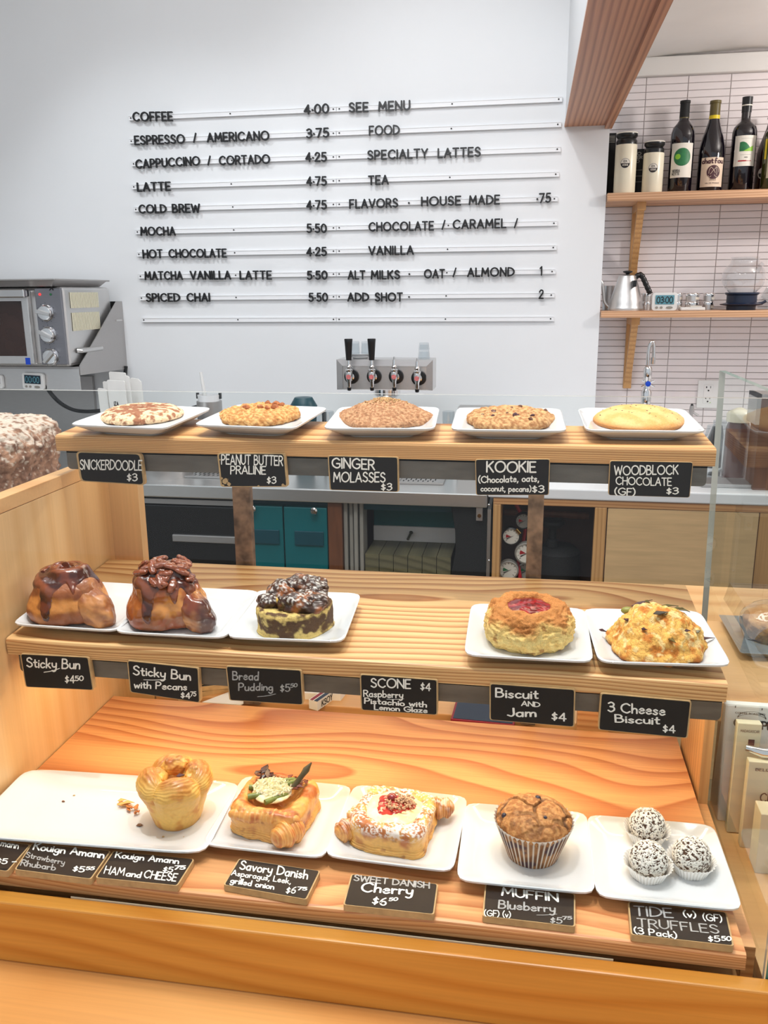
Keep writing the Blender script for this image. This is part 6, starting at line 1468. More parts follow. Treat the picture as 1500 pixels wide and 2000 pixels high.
# ---- sticky buns
def roll_(t, nut, sd):
    n1, n2 = 90, 80; r_, z_, s_ = prof([(0, 1), (.55, .86), (.95, .4), (1, -.2), (.8, -.75), (.3, -1), (0, -1)], n1); th = np.linspace(0, 2 * PI, n2, endpoint=False)
    for k, (cx, cy, cz, rx, ry, rz_, rot) in enumerate(((.040, -.014, .025, .037, .020, .025, -.35), (.026, -.006, .042, .024, .020, .021, -.2))):
        L = np.stack([np.outer(r_, np.cos(th)) * rx, np.outer(r_, np.sin(th)) * ry, np.outer(z_, np.ones(n2)) * rz_], -1)
        ca, sa = math.cos(rot), math.sin(rot); Q = np.stack([L[..., 0] * ca - L[..., 1] * sa + cx, L[..., 0] * sa + L[..., 1] * ca + cy, L[..., 2] + cz - .30 * np.maximum(L[..., 0], 0)], -1)
        Q = Q + (Q - np.array([cx, cy, cz])) * (.12 * fbm(Q, 40, 3, sd + 40 + k))[..., None]; Q[..., 2] = np.maximum(Q[..., 2], .0005)
        c = mixc(lc(150, 90, 50), lc(206, 142, 84), sm(fbm(Q, 40, 3, sd + 41 + k), -.3, .5)); c = mixc(c, lc(126, 62, 34), sm(Q[..., 2], cz, cz + rz_) * .35)
        if nut: c = mixc(c, lc(112, 40, 22), sm(fbm(Q, 40, 3, sd + 44), -.15, .25) * .8); c = mixc(c, lc(64, 30, 30), sm(Q[..., 0], .05, .062) * .9)
        gridmesh('dough_tail', Q, c, 'sticky' if nut else 'baked_g', t)
def bun(key, px, py, label, nut):
    t = food('sticky_bun', label, 'bun', key, px, py, 'sticky buns on the middle shelf')
    sd = 31 if nut else 30; hgt = .078 if nut else .070
    pts = [(0, hgt), (.016, hgt * 1.0), (.029, hgt * .93), (.037, hgt * .78), (.044, hgt * .56), (.050, hgt * .33), (.049, hgt * .12), (.038, .001), (.03, 0), (0, 0)]
    def plan(T, S):
        lobe = 0
        return 1 + .04 * np.sin(2 * T + 1) + lobe - .10 * np.exp(-((T - 5.2) / .16) ** 2) * sm(S, .3, .55) + .05 * np.exp(-((T - 4.0) / .5) ** 2)
    def disp(P, T, S):
        q = np.hypot(P[..., 0], P[..., 1]); sp = np.sin(T * 1 - q * 260 + 1.0)
        d = .0022 * fbm(P, 26, 3, sd) + .0028 * sp * sm(.46 - S, 0, .15) * sm(q, .002, .008)
        if nut: d = d + .0012 * fbm(P, 70, 2, sd + 3)
        return d + .0002 * ridge(P, 120, 2, sd)
    P, T, S = surf(pts, plan, 240, 170, disp)
    c = mixc(lc(150, 84, 40), lc(212, 142, 72), sm(fbm(P, 26, 3, sd + 5) + 1.2 * np.exp(-((P[..., 2] - hgt * .48) / (hgt * .14)) ** 2) - .5, -.3, .5))
    c = mixc(c, lc(122, 62, 30), sm(fbm(P, 40, 3, sd + 8), .15, .6) * .8); c = mixc(c, lc(128, 68, 34), sm(P[..., 2], hgt * .3, hgt * .1) * .6)
    if nut: c = mixc(c, lc(150, 66, 22), sm(fbm(P, 34, 3, sd + 11), -.05, .3) * .7)
    body = gridmesh('bun_body', P, c, 'sticky' if nut else 'baked_g', t)
    # glaze: thick caramel over the crown with drips
    q = np.hypot(P[..., 0], P[..., 1])
    lim = .30 + .035 * np.sin(3 * T + 1) + .025 * np.sin(7 * T) + .26 * np.exp(-((T - 4.55) / .17) ** 4) + (.18 * np.exp(-((T - 5.35) / .16) ** 2) + .3 * np.exp(-((T - 5.95) / .16) ** 2) if nut else .10 * np.exp(-((T - 5.4) / .10) ** 2))
    dv = np.gradient(P, axis=0); du = (np.roll(P, -1, 1) - np.roll(P, 1, 1)) / 2; N = np.cross(dv, du); N /= np.maximum(np.linalg.norm(N, axis=-1, keepdims=True), 1e-9); N[0] = (0, 0, 1)
    thk = .0022 * sm(lim + .015 - S, 0, .05) - .0004
    G = P + N * thk[..., None]
    gc = mixc(lc(62, 22, 12), lc(108, 48, 28), sm(fbm(P, 50, 3, sd + 2), -.2, .5)); gc = mixc(gc, lc(150, 84, 56), sm(np.sin(T - q * 260 + 1.0), .3, 1) * .6)
    gridmesh('caramel_glaze', G, gc, 'sticky', t, keep=(S < lim + .02))
    if nut:
        rn = random.Random(5)
        for k in range(34):
            a = rn.uniform(0, 6.28); qq = .037 * math.sqrt(rn.random()); x, y = qq * math.cos(a), qq * math.sin(a); z = top_z(P, x, y) + .0035
            L, W, Hh = rn.uniform(.009, .012), .0056, .0042; rot = rn.uniform(0, PI); e = Vector((math.cos(rot), math.sin(rot), -.6 * (x * math.cos(rot) + y * math.sin(rot)) / .03 + rn.uniform(-.35, .35))).normalized(); f = Vector((0, 0, 1)).cross(e).normalized(); g = e.cross(f)
            mb = MB(); vs = []
            n1, n2 = 14, 18
            for j in range(n1 + 1):
                for i in range(n2):
                    ph = PI * j / n1; th = 2 * PI * i / n2; rr = math.sin(ph) ** .7; gro = .74 + .30 * abs(math.sin(th * 1.5 + .2)) ** .6 + .10 * math.sin(ph * 8 + k) + .08 * math.sin(th * 6)
                    vs.append(Vector((x, y, z)) + e * (L * math.cos(ph)) + f * (W * rr * math.cos(th) * gro) + g * (Hh * rr * math.sin(th) * gro))
            mb.add(vs, [(j * n2 + i, (j + 1) * n2 + i, (j + 1) * n2 + (i + 1) % n2, j * n2 + (i + 1) % n2) for j in range(n1) for i in range(n2)])
            build('pecan_half', mb, M_PECAN, t, local=True, smooth=60)
    roll_(t, nut, sd)
    if not nut:
        mb = MB(); path = []
        for k in range(46):
            a = .4 + k * .21; rr = .0045 + .00047 * k; path.append((rr * math.cos(a) - .004, rr * math.sin(a) * .9, hgt * 1.0 + .0035 - .00010 * k - (rr / .03) ** 2 * .004))
        mb.tube(path, [.0052 - .00004 * k for k in range(46)], 10); build('swirl_ridge', mb, M_GLZ, t, local=True, smooth=True)
    return t
M_PECAN = plain('candied_pecan', srgb(132, 66, 38), .22, noise=.35, nscale=120, coat=.6, bmp=.3, bscale=400)
M_GLZ = plain('caramel', srgb(116, 56, 34), .16, noise=.3, nscale=60, coat=.8)
bun('P6', 140, 1203, 'plain sticky bun with a caramel swirl, leftmost on the middle shelf', False)
bun('P7', 331, 1212, 'sticky bun crowned with pecans on the second middle plate', True)

# ---- bread pudding
t = food('bread_pudding', 'round bread pudding with yellow custard rim and sugared dark crust', 'pudding', 'P8', 577, 1221)
P, T, S = surf([(0, .030), (.03, .031), (.043, .033), (.047, .031), (.048, .02), (.0475, .004), (.045, 0), (0, 0)], lambda T, S: 1 + .03 * np.sin(2 * T) + .02 * np.sin(5 * T + 1), 220, 130, lambda P, T, S: .0018 * fbm(P, 45, 3, 40) + .0010 * ridge(P, 110, 2, 41))
f = fbm(P * np.array([1, 1, 1.6]), 34, 3, 42); c = mixc(lc(92, 66, 46), lc(220, 192, 118), sm(fbm(P, 110, 3, 47) * .8 + .45 * f + .95 * np.exp(-((P[..., 2] - .002) / .008) ** 2) + 1.0 * np.exp(-((P[..., 2] - .0305) / .0035) ** 2) - .42, -.15, .5))
c = mixc(c, lc(96, 66, 38), sm(fbm(P, 60, 3, 44), .1, .5) * .6)
gridmesh('custard_base', P, c, 'crumb', t)
for k, (x, y, z, r, sx, sy) in enumerate(((-.018, .012, .042, .021, 1.1, 1.0), (.018, .020, .048, .021, 1.2, .8), (.000, .030, .050, .014, 1.3, 1), (.026, .000, .040, .020, 1.1, 1.0), (-.034, -.008, .036, .013, 1, 1.2), (.012, -.018, .037, .020, 1.5, .8), (-.010, .002, .036, .016, 1.2, 1))):
    P, T, S = surf([(0, r), (r * .6, r * .8), (r, 0), (r * .6, -r * .8), (0, -r)], None, 70, 44, None)
    P = P.copy(); r_, z_, s_ = prof([(0, 1), (.55, .84), (.95, .3), (.95, -.3), (.55, -.84), (0, -1)], 44); th = np.linspace(0, 2 * PI, 70, endpoint=False)
    P = np.stack([np.outer(r_, np.cos(th)) * r * sx + x, np.outer(r_, np.sin(th)) * r * sy + y, np.outer(z_, np.ones(70)) * r * .75 + z], -1)
    P = P + (P - np.array([x, y, z])) * (.30 * fbm(P, 55, 3, 50 + k))[..., None]
    c = mixc(lc(58, 30, 18), lc(150, 84, 36), sm(fbm(P, 60, 3, 51 + k), -.1, .6)); su = sm(fbm(P, 260, 2, 52), .12, .4) * sm(P[..., 2], z, z + r * .5) * (.75 if k != 2 else .3); c = mixc(c, lc(226, 220, 212), su)
    if k == 6: c = mixc(c, lc(222, 176, 40), sm(fbm(P, 60, 2, 9), -.2, .2))
    gridmesh('bread_piece', P, c, 'baked_g', t)

# ---- jam biscuit
t = food('jam_biscuit', 'round craggy biscuit with a red jam well on the fourth middle plate', 'biscuit', 'P9', 1031, 1246)
P, T, S = surf([(0, .032), (.012, .033), (.021, .038), (.028, .047), (.038, .047), (.048, .038), (.054, .024), (.0535, .010), (.046, .001), (.04, 0), (0, 0)], lambda T, S: 1 + .02 * np.sin(3 * T + 2) + .025 * np.sin(7 * T), 260, 170,
               lambda P, T, S: .0030 * fbm(P, 60, 4, 60) + .0026 * ridge(P * np.array([1, 1, 2.0]), 85, 2, 61) * sm(S, .2, .4))
c = mixc(lc(228, 190, 116), lc(192, 126, 66), sm(P[..., 2] + .012 * fbm(P, 40, 3, 62), .030, .042)); c = mixc(c, lc(240, 212, 140), sm(ridge(P, 80, 2, 63), .3, .8) * sm(.034 - P[..., 2], 0, .01) * .7); c = mixc(c, lc(150, 88, 34), sm(fbm(P, 90, 3, 64), .3, .7) * .7)
gridmesh('biscuit_body', P, c, 'crumb', t)
J, T, S = surf([(0, .0465), (.014, .0462), (.024, .0450), (.0305, .042), (.028, .036), (0, .033)], lambda T, S: 1 + .05 * np.sin(3 * T) + .04 * np.sin(5 * T + 1), 90, 50, lambda P, T, S: .0007 * fbm(P, 110, 2, 65))
gridmesh('jam', J, mixc(lc(104, 2, 10), lc(150, 8, 22), sm(fbm(J, 120, 2, 66), -.3, .4)), 'sticky', t)

# ---- cheese biscuit
t = food('cheese_biscuit', 'craggy golden cheese biscuit with dark herb bits, rightmost on the middle shelf', 'biscuit', 'P10', 1280, 1262)
P, T, S = surf([(0, .050), (.015, .049), (.030, .042), (.043, .030), (.053, .016), (.058, .006), (.055, .001), (.045, 0), (0, 0)], lambda T, S: 1 + .03 * np.sin(3 * T + 2) + .04 * np.sin(5 * T) + .02 * np.sin(9 * T), 280, 180,
               lambda P, T, S: .0034 * fbm(P, 50, 4, 70) + .0026 * (.9 - cell(P, 120, 7)[0]) * sm(1 - S, .2, .45))
b1, b2 = cell(P, 120, 7); c = mixc(lc(232, 178, 92), lc(200, 122, 48), sm(fbm(P, 60, 3, 71), -.1, .5)); c = mixc(c, lc(244, 214, 150), sm(fbm(P, 100, 3, 75), .1, .5) * .8); c = mixc(c, lc(160, 88, 30), sm(.10 - (b2 - b1), 0, .1) * .5); c = mixc(c, lc(150, 76, 26), sm(.008 - P[..., 2], 0, .006) * .7)
gridmesh('biscuit_body', P, c, 'crumb', t)
rn = random.Random(8)
def leafbit(mb, x, y, z, L, W, rot, up, th=.0008):
    e = Vector((math.cos(rot), math.sin(rot), up)).normalized(); f = Vector((-math.sin(rot), math.cos(rot), 0)); g = e.cross(f)
    c = Vector((x, y, z)); pts = [c - e * L, c - e * L * .3 + f * W, c + e * L * .5 + f * W * .8, c + e * L, c + e * L * .4 - f * W * .9, c - e * L * .4 - f * W * .8]
    mb.prism([p + g * .0012 * math.sin(i * 2) for i, p in enumerate(pts)], g * th)
spots = [(.0, -.018, .012, .004, .6), (-.012, .01, .006, .002, 2), (.025, .008, .006, .002, .2), (.032, .016, .008, .003, -.4), (.046, -.012, .006, .002, 1), (-.038, -.008, .004, .003, 1.4), (.01, -.044, .011, .003, 1.9), (.03, -.03, .004, .002, .3), (-.02, -.035, .004, .002, 2.5), (.018, .03, .012, .002, .35)]
for (x, y, L, W, ro) in spots:
    mb = MB(); leafbit(mb, x, y, top_z(P, x, y) + .0028, L, W, ro, -.1); build('herb_piece', mb, plain('dark_herb', srgb(58, 48, 32), .5, noise=.3, nscale=300) if (x, y) == (.0, -.018) else 'olivecap' if L > .005 else 'plum', t, local=True)
mb = MB(); leafbit(mb, -.016, .028, top_z(P, -.016, .028) + .004, .014, .0025, .3, .25); build('leek_strip', mb, 'plum', t, local=True)
mb = MB().ball((-.033, .022, .036), .0055, 12, (1.6, 1, .9)); build('green_leek_bud', mb, plain('leek_green', srgb(140, 138, 60), .4), t, local=True, smooth=True)
mb = MB(); leafbit(mb, .060, .004, .012, .010, .0022, .1, .1); leafbit(mb, -.062, .010, .012, .006, .0015, 2.8, .1); build('stray_leek', mb, 'plum', t, local=True)

# ---- kouign amann with ham and cheese
t = food('kouign_amann', 'cup shaped golden kouign amann with folded crown on the long platter', 'pastry', 'P11', 347, 1598)
def kd(P, T, S):
    petal = np.abs(np.sin(2 * T + .6)) ; w = sm(.55 - S, 0, .2)
    return .0075 * petal * w * sm(S, .12, .28) - .004 * (1 - petal) ** 4 * sm(S, .2, .3) * sm(.7 - S, 0, .3) + .0003 * np.sin(S * 260 + 9 * fbm(P, 40, 2, 80)) * w + .0010 * fbm(P, 60, 3, 81)
P, T, S = surf([(0, .048), (.008, .050), (.018, .060), (.028, .066), (.037, .062), (.042, .052), (.0415, .044), (.036, .026), (.0305, .008), (.028, .001), (.024, 0), (0, 0)], lambda T, S: 1 + .03 * np.cos(4 * T + 1.2) * sm(.6 - S, 0, .2), 260, 190, kd)
c = mixc(lc(228, 180, 92), lc(206, 140, 58), sm(fbm(P, 46, 3, 82), -.1, .5)); c = mixc(c, lc(172, 98, 36), sm(P[..., 2], .058, .072) * .8 + 0 * S); c = mixc(c, lc(236, 196, 110), sm(.5 + .5 * np.sin(S * 260 + 9 * fbm(P, 40, 2, 80)), .6, 1) * sm(.55 - S, 0, .2) * .22); c = mixc(c, lc(176, 112, 40), sm(.012 - P[..., 2], 0, .012) * .35)
gridmesh('pastry_body', P, c, 'baked_g', t)
for k, (a, rr, hh) in enumerate(((1.9, .020, .062), (.35, .024, .060), (3.3, .022, .056), (5.0, .023, .053))):
    r_, z_, s_ = prof([(0, 1), (.5, .9), (.95, .35), (1, -.2), (.6, -.8), (0, -1)], 60); th = np.linspace(0, 2 * PI, 90, endpoint=False); cx, cy = rr * math.cos(a), rr * math.sin(a)
    fold = 1 + .06 * np.cos(th * 5 + k)[None, :] * sm(z_, -.5, .6)[:, None]
    L = np.stack([np.outer(r_, np.cos(th)) * .017 * fold, np.outer(r_, np.sin(th)) * .012 * fold, np.outer(z_, np.ones(90)) * .0125], -1)
    ca, sa = math.cos(a + PI / 2), math.sin(a + PI / 2); X = L[..., 0] * ca - L[..., 1] * sa + cx; Y = L[..., 0] * sa + L[..., 1] * ca + cy
    Q = np.stack([X, Y, L[..., 2] + hh], -1); Q = Q + (Q - np.array([cx, cy, hh])) * (.18 * fbm(Q, 90, 3, 85 + k) + .02 * np.sin(np.linalg.norm(L, axis=-1) * 2400))[..., None]
    c = mixc(lc(230, 180, 90), lc(186, 112, 44), sm(fbm(Q, 70, 3, 87), -.1, .5)); c = mixc(c, lc(150, 80, 30), sm(Q[..., 2], hh + .007, hh + .013) * .7)
    gridmesh('crown_fold', Q, c, 'baked_g', t)
mb = MB(); leafbit(mb, .006, .006, .057, .006, .003, .4, 0); leafbit(mb, .024, -.004, .062, .005, .002, -.3, 0); build('filling', mb, 'plum', t, local=True)
# crumbs and a flake on the platter
rn = random.Random(21)
def onplate(px, py): return PS(px, py, 'L', .0068)
for k, (px, py, s_, lb) in enumerate(((243, 1574, .008, 'large golden pastry flake on the long platter'), (258, 1582, .007, 'ragged darker pastry flake beside the large flake'), (270, 1590, .004, 'small pastry sliver right of the ragged flake'))):
    p = onplate(px, py); mb = MB()
    for j in range(4 if k else 6): leafbit(mb, p.x + rn.uniform(-s_, s_) * .7, p.y + rn.uniform(-s_, s_) * .5, p.z + .0025 + .0006 * j, s_ * rn.uniform(.5, 1), s_ * rn.uniform(.25, .5), rn.uniform(0, 3) if k else rn.uniform(.2, .8), rn.uniform(-.15, .15), .0006)
    o = build('pastry_flake', mb, plain('flake', srgb(224, 160, 84) if k == 0 else srgb(190, 112, 52), .6)); tag(o, lb, 'flake', 'flakes on the long platter')
cl = {0: 'crumb at the back of the long platter', 1: 'crumb left of centre near the back of the platter', 2: 'reddish crumb in the middle of the long platter', 3: 'dark crumb at the left end of the platter', 4: 'reddish crumb in front of the kouign amann', 5: 'tiny crumb in front, right of the platter middle', 6: 'tiny crumb at the front right of the platter', 7: 'crumb at the left edge of the platter'}
for k, (px, py, s_) in enumerate(((156, 1534, .0012), (145, 1554, .0013), (124, 1566, .0018), (41, 1567, .0016), (273, 1613, .003), (319, 1635, .0014), (360, 1636, .0014), (23, 1553, .0012))):
    p = onplate(px, py); mb = MB(); chunk(mb, (p.x, p.y, p.z + s_ * .4), s_, rn, 5, (1.5, 1, .5)); o = build('crumb', mb, 'brownw' if k in (2, 4) else 'rawwood'); tag(o, cl[k], 'crumb', 'crumbs on the long platter')

# ---- danishes
def sq(T, e): return 1 / (np.abs(np.cos(T)) ** e + np.abs(np.sin(T)) ** e) ** (1 / e)
def danish(t, hs, hgt, sd, well, dark, light, dust=0.0):
    def plan(T, S): return sq(T, 5.5) * sm(S, .05, .4) + (1 - sm(S, .05, .4)) * 1.0 + .015 * np.sin(6 * T + sd)
    def disp(P, T, S):
        side = sm(S, .52, .60) * sm(.90 - S, 0, .05)
        return .0014 * fbm(P, 50, 3, sd) + side * (.0008 * np.sin(P[..., 2] * 2100 + 4 * fbm(P, 40, 2, sd + 3)) + .0018 * fbm(P * np.array([1, 1, 3]), 50, 2, sd + 2)) + .0010 * ridge(P, 60, 2, sd + 1) * (1 - side)
    P, T, S = surf([(0, well), (hs * .45, well + .001), (hs * .62, hgt * .85), (hs * .75, hgt), (hs * .92, hgt * .97), (hs * 1.0, hgt * .78), (hs * .98, hgt * .4), (hs * 1.0, hgt * .1), (hs * .9, 0), (0, 0)], plan, 280, 190, disp)
    lay = .5 + .5 * np.sin(P[..., 2] * 2100 + 4 * fbm(P, 40, 2, sd + 3)); side = sm(S, .52, .60)
    c = mixc(np.array(light), np.array(dark), sm(fbm(P, 50, 3, sd + 6) + sm(P[..., 2], hgt * .7, hgt) * .5, -.1, .7)); c = mixc(c, lc(236, 190, 108), lay * side * .55); c = mixc(c, np.array(dark) * .6, sm(fbm(P, 70, 3, sd + 8), .35, .8) * .7)
    if dust: c = mixc(c, lc(246, 238, 228), sm(fbm(P, 330, 3, sd + 9) + .6 * fbm(P, 60, 2, sd + 4), -.05, .35) * sm(P[..., 2], hgt * .55, hgt * .9) * dust)
    gridmesh('pastry_body', P, c, 'baked_g', t); return P
def roll(t, x, y, z, r, L, rot, dark, light, sd, dust=0):
    n1, n2 = 60, 50; u = np.linspace(-1, 1, n1)[:, None]; th = np.linspace(0, 2 * PI, n2, endpoint=False)[None, :]
    rad = r * np.sqrt(np.clip(1 - np.abs(u) ** 3, 0, 1)) * (1 + .10 * np.sin(u * 10 + sd) * np.ones_like(th))
    X = L * u * np.ones_like(th); Y = rad * np.cos(th); Zz = rad * np.sin(th) * .95
    ca, sa = math.cos(rot), math.sin(rot); Q = np.stack([x + X * ca - Y * sa, y + X * sa + Y * ca, z + Zz], -1)
    d = .0012 * fbm(Q, 70, 3, sd) + .0005 * np.sin(u * 42 + th * 1.0); Q = Q + (Q - np.stack([x + X * ca, y + X * sa, z + 0 * X], -1)) * (d / r)[..., None]
    Q[..., 2] = np.maximum(Q[..., 2], 0)
    c = mixc(np.array(light), np.array(dark), sm(fbm(Q, 60, 3, sd + 1), -.2, .5)); c = mixc(c, lc(238, 194, 116), sm(np.sin(u * 42 + th), .4, 1) * .4)
    if dust: c = mixc(c, lc(246, 240, 232), sm(fbm(Q, 170, 3, sd + 9), .0, .25) * sm(Q[..., 2], z, z + r) * dust)
    gridmesh('rolled_corner', Q, c, 'baked_g', t)
t = food('savory_danish', 'square asparagus danish topped with grated cheese and greens', 'danish', 'P12', 540, 1600, rz=-.12)
DK, LT = lc(178, 96, 38), lc(222, 158, 78)
P = danish(t, .0465, .038, 90, .024, DK, LT)
roll(t, .034, -.043, .016, .0155, .022, 1.1, lc(190, 104, 46), lc(216, 146, 72), 92)
roll(t, .002, -.040, .030, .009, .045, .12, lc(190, 104, 46), lc(220, 150, 76), 93)
AS = plain('asparagus', srgb(112, 124, 50), .4, noise=.35, nscale=160)
for (x, y, z, L, ro, up, r) in ((-.020, .004, .040, .016, .35, .0, .0038), (-.012, -.012, .040, .018, .5, .02, .0040), (.008, -.014, .040, .016, .9, 0, .0036), (.010, .012, .043, .022, .8, .10, .0038), (.004, .024, .041, .016, .5, .0, .0036), (-.016, .018, .040, .014, .4, 0, .0038)):
    e = Vector((math.cos(ro), math.sin(ro), up)); c = Vector((x, y, z)); mb = MB().tube([c - e * L, c, c + e * L * .6, c + e * L], [r, r, r * .9, r * .3], 10); build('asparagus_piece', mb, AS, t, local=True, smooth=True)
e0, e1 = Vector((.020, .010, .042)), Vector((.036, .034, .066)); build('asparagus_tip', MB().tube([e0, e0.lerp(e1, .5), e0.lerp(e1, .72), e1], [.0036, .0034, .0045, .0008], 10), plain('roast_asparagus', srgb(66, 58, 28), .5, noise=.3, nscale=300), t, local=True, smooth=True)
mb = MB(); rn = random.Random(6)
for k in range(16): leafbit(mb, -.023 + rn.uniform(-.010, .010), .025 + rn.uniform(-.008, .008), .037 + rn.uniform(0, .012), rn.uniform(.004, .009), rn.uniform(.002, .005), rn.uniform(0, 3), rn.uniform(-.6, .6), .0007)
build('charred_onion', mb, plain('char_onion', srgb(64, 26, 26), .35, noise=.4, nscale=200, coat=.3), t, local=True)
mb = MB()
for k in range(12): leafbit(mb, .018 + rn.uniform(-.014, .014), .020 + rn.uniform(-.016, .012), .041 + rn.uniform(0, .003), rn.uniform(.004, .008), rn.uniform(.001, .003), rn.uniform(0, 3), rn.uniform(-.2, .2), .0007)
build('onion_strips', mb, plain('onion_strip', srgb(120, 52, 40), .4, noise=.3, nscale=200), t, local=True)
mb = MB()
for k in range(330):
    a = rn.uniform(0, 6.28); q = .021 * math.sqrt(rn.random()); x, y = -.004 + q * math.cos(a) * 1.15, .002 + q * math.sin(a) * .95; z = .0435 + .007 * (1 - (q / .021) ** 2) * rn.random(); leafbit(mb, x, y, z, rn.uniform(.002, .0048), .0005, rn.uniform(0, 3.14), rn.uniform(-.4, .4), .0007)
o = build('grated_cheese', mb, plain('cheese', srgb(252, 246, 216), .5), t, local=True); o['kind'] = 'stuff'
Q, T, S = surf([(0, .045), (.012, .0445), (.021, .041), (.023, .036), (0, .034)], None, 60, 30, lambda P, T, S: .0010 * fbm(P, 150, 2, 5)); Q[..., 0] -= .004; gridmesh('melted_cheese', Q, mixc(lc(240, 226, 168), lc(250, 242, 206), sm(fbm(Q, 150, 2, 6), -.2, .3)), 'baked_g', t)
t = food('sweet_danish', 'square cherry danish with cream, crumble and sugar dust', 'danish', 'P13', 770, 1626, rz=-.13)
P = danish(t, .046, .036, 100, .026, lc(176, 100, 46), lc(226, 170, 88), .9)
roll(t, -.051, -.030, .014, .0125, .015, 1.0, lc(168, 88, 38), lc(214, 150, 80), 102, .35)
roll(t, -.042, -.006, .024, .009, .018, .9, lc(190, 110, 60), lc(222, 166, 100), 105, .8)
roll(t, .047, .040, .018, .013, .019, .35, lc(150, 74, 32), lc(206, 136, 74), 103, .5)
Q, T, S = surf([(0, .037), (.014, .0375), (.024, .0385), (.031, .0365), (.034, .033), (0, .030)], lambda T, S: 1 + .05 * np.sin(5 * T), 110, 60, lambda P, T, S: .0012 * fbm(P, 80, 3, 108))
gridmesh('cream_cheese', Q, mixc(lc(244, 224, 160), lc(250, 238, 196), sm(fbm(Q, 70, 2, 109), -.3, .3)), 'baked_g', t)
Q, T, S = surf([(0, .0415), (.010, .041), (.019, .0395), (.022, .037), (0, .036)], lambda T, S: 1 + .15 * np.sin(3 * T + 1), 80, 40, lambda P, T, S: .0012 * fbm(P, 130, 2, 110)); gridmesh('cherry_jam', Q, mixc(lc(150, 20, 30), lc(206, 60, 50), sm(fbm(Q, 90, 2, 111), -.3, .3)), 'sticky', t)
build('cherry', MB().ball((-.005, .008, .043), .0062, 18, (1, 1, .8)), plain('cherry', srgb(130, 12, 26), .15, coat=.7), t, local=True, smooth=True)
mb = MB(); rn = random.Random(17)
for k in range(200):
    a = rn.uniform(0, 6.28); q = .019 * math.sqrt(rn.random()); x, y = .008 + q * math.cos(a), .000 + q * math.sin(a)
    if math.hypot(x + .005, y - .008) < .008: continue
    chunk(mb, (x, y, .0415 + rn.uniform(0, .0035)), rn.uniform(.0009, .0022), rn, 5)
o = build('streusel_crumbs', mb, plain('streusel', srgb(200, 156, 120), .7, noise=.45, nscale=260), t, local=True); o['kind'] = 'stuff'

# ---- muffin
def liner(t, r0, r1, h, npl, amp, col, mat='liner', stripes=False, flare=0.0):
    nu = npl * 8; nv = 40; th = np.linspace(0, 2 * PI, nu, endpoint=False)[None, :]; s = np.linspace(0, 1, nv)[:, None]
    zz = np.abs(((th * npl / (2 * PI)) % 1) * 2 - 1) * 2 - 1
    r = r0 + (r1 - r0) * s + flare * s ** 3 + amp * zz * (.3 + .7 * s); z = h * s + 0 * th + (.0007 * zz if flare == 0 else .001 * np.sin(th * 5))
    P = np.stack([r * np.cos(th), r * np.sin(th), z * np.ones_like(th)], -1)
    bot = P[:1] * np.array([.0, .0, 1]); P = np.concatenate([bot, P], 0)
    c = col(P, np.concatenate([zz * np.ones((1, 1)), np.repeat(zz, nv, 0)], 0), np.concatenate([np.zeros((1, 1)), s], 0))
    gridmesh('paper_liner', P, c, mat, t)
t = food('muffin', 'cracked blueberry muffin in a pleated paper liner', 'muffin', 'P14', 1040, 1665)
def mcol(P, zz, s):
    f = fbm(P * np.array([1, 1, .6]), 60, 3, 120); c = mixc(lc(150, 104, 66), lc(104, 64, 38), sm(f, -.3, .3)); c = mixc(c, lc(52, 36, 56), sm(fbm(P, 50, 3, 122), .22, .5) * .9); c = mixc(c, lc(236, 226, 210), sm(zz + 0 * s, .1, .8) * .75); return mixc(c, lc(238, 230, 220), sm(s + 0 * zz, .86, .98) * .8)
liner(t, .030, .0455, .046, 44, .0012, mcol)
def mcrack(P, S):
    W_ = P * np.array([1, 1, .2]) + .006 * np.stack([fbm(P, 40, 2, 128), fbm(P, 40, 2, 129), 0 * P[..., 0]], -1)
    b1, b2 = cell(W_, 34, 11); return sm(.17 - (b2 - b1), 0, .13) * sm(fbm(P, 22, 2, 126), -.35, .1) * sm(.56 - S, 0, .14)
def mdisp(P, T, S):
    top = sm(.72 - S, 0, .1); return top * (.0013 * fbm(P, 60, 3, 124) + .0006 * ridge(P, 160, 2, 121) - .0034 * mcrack(P, S)) + .0002
P, T, S = surf([(0, .0640), (.018, .0632), (.032, .0580), (.041, .0500), (.0435, .0430), (.041, .0390), (.038, .037), (0, .030)], lambda T, S: 1 + .015 * np.sin(3 * T), 300, 200, mdisp)
c = mixc(lc(158, 102, 54), lc(190, 136, 82), sm(fbm(P, 180, 3, 125), -.3, .4)); c = mixc(c, lc(110, 66, 34), sm(fbm(P, 110, 2, 127), .2, .6) * .6); c = mixc(c, lc(84, 50, 26), mcrack(P, S) * .9)
gridmesh('muffin_top', P, c, 'baked', t)
rn = random.Random(3)
for (x, y, r) in ((.004, .016, .0040), (-.034, -.012, .0034), (.012, -.020, .0024)):
    build('blueberry', MB().ball((x, y, top_z(P, x, y) - .0018), r, 14), plain('blueberry', srgb(34, 30, 52), .35, noise=.3, nscale=200), t, local=True, smooth=True)

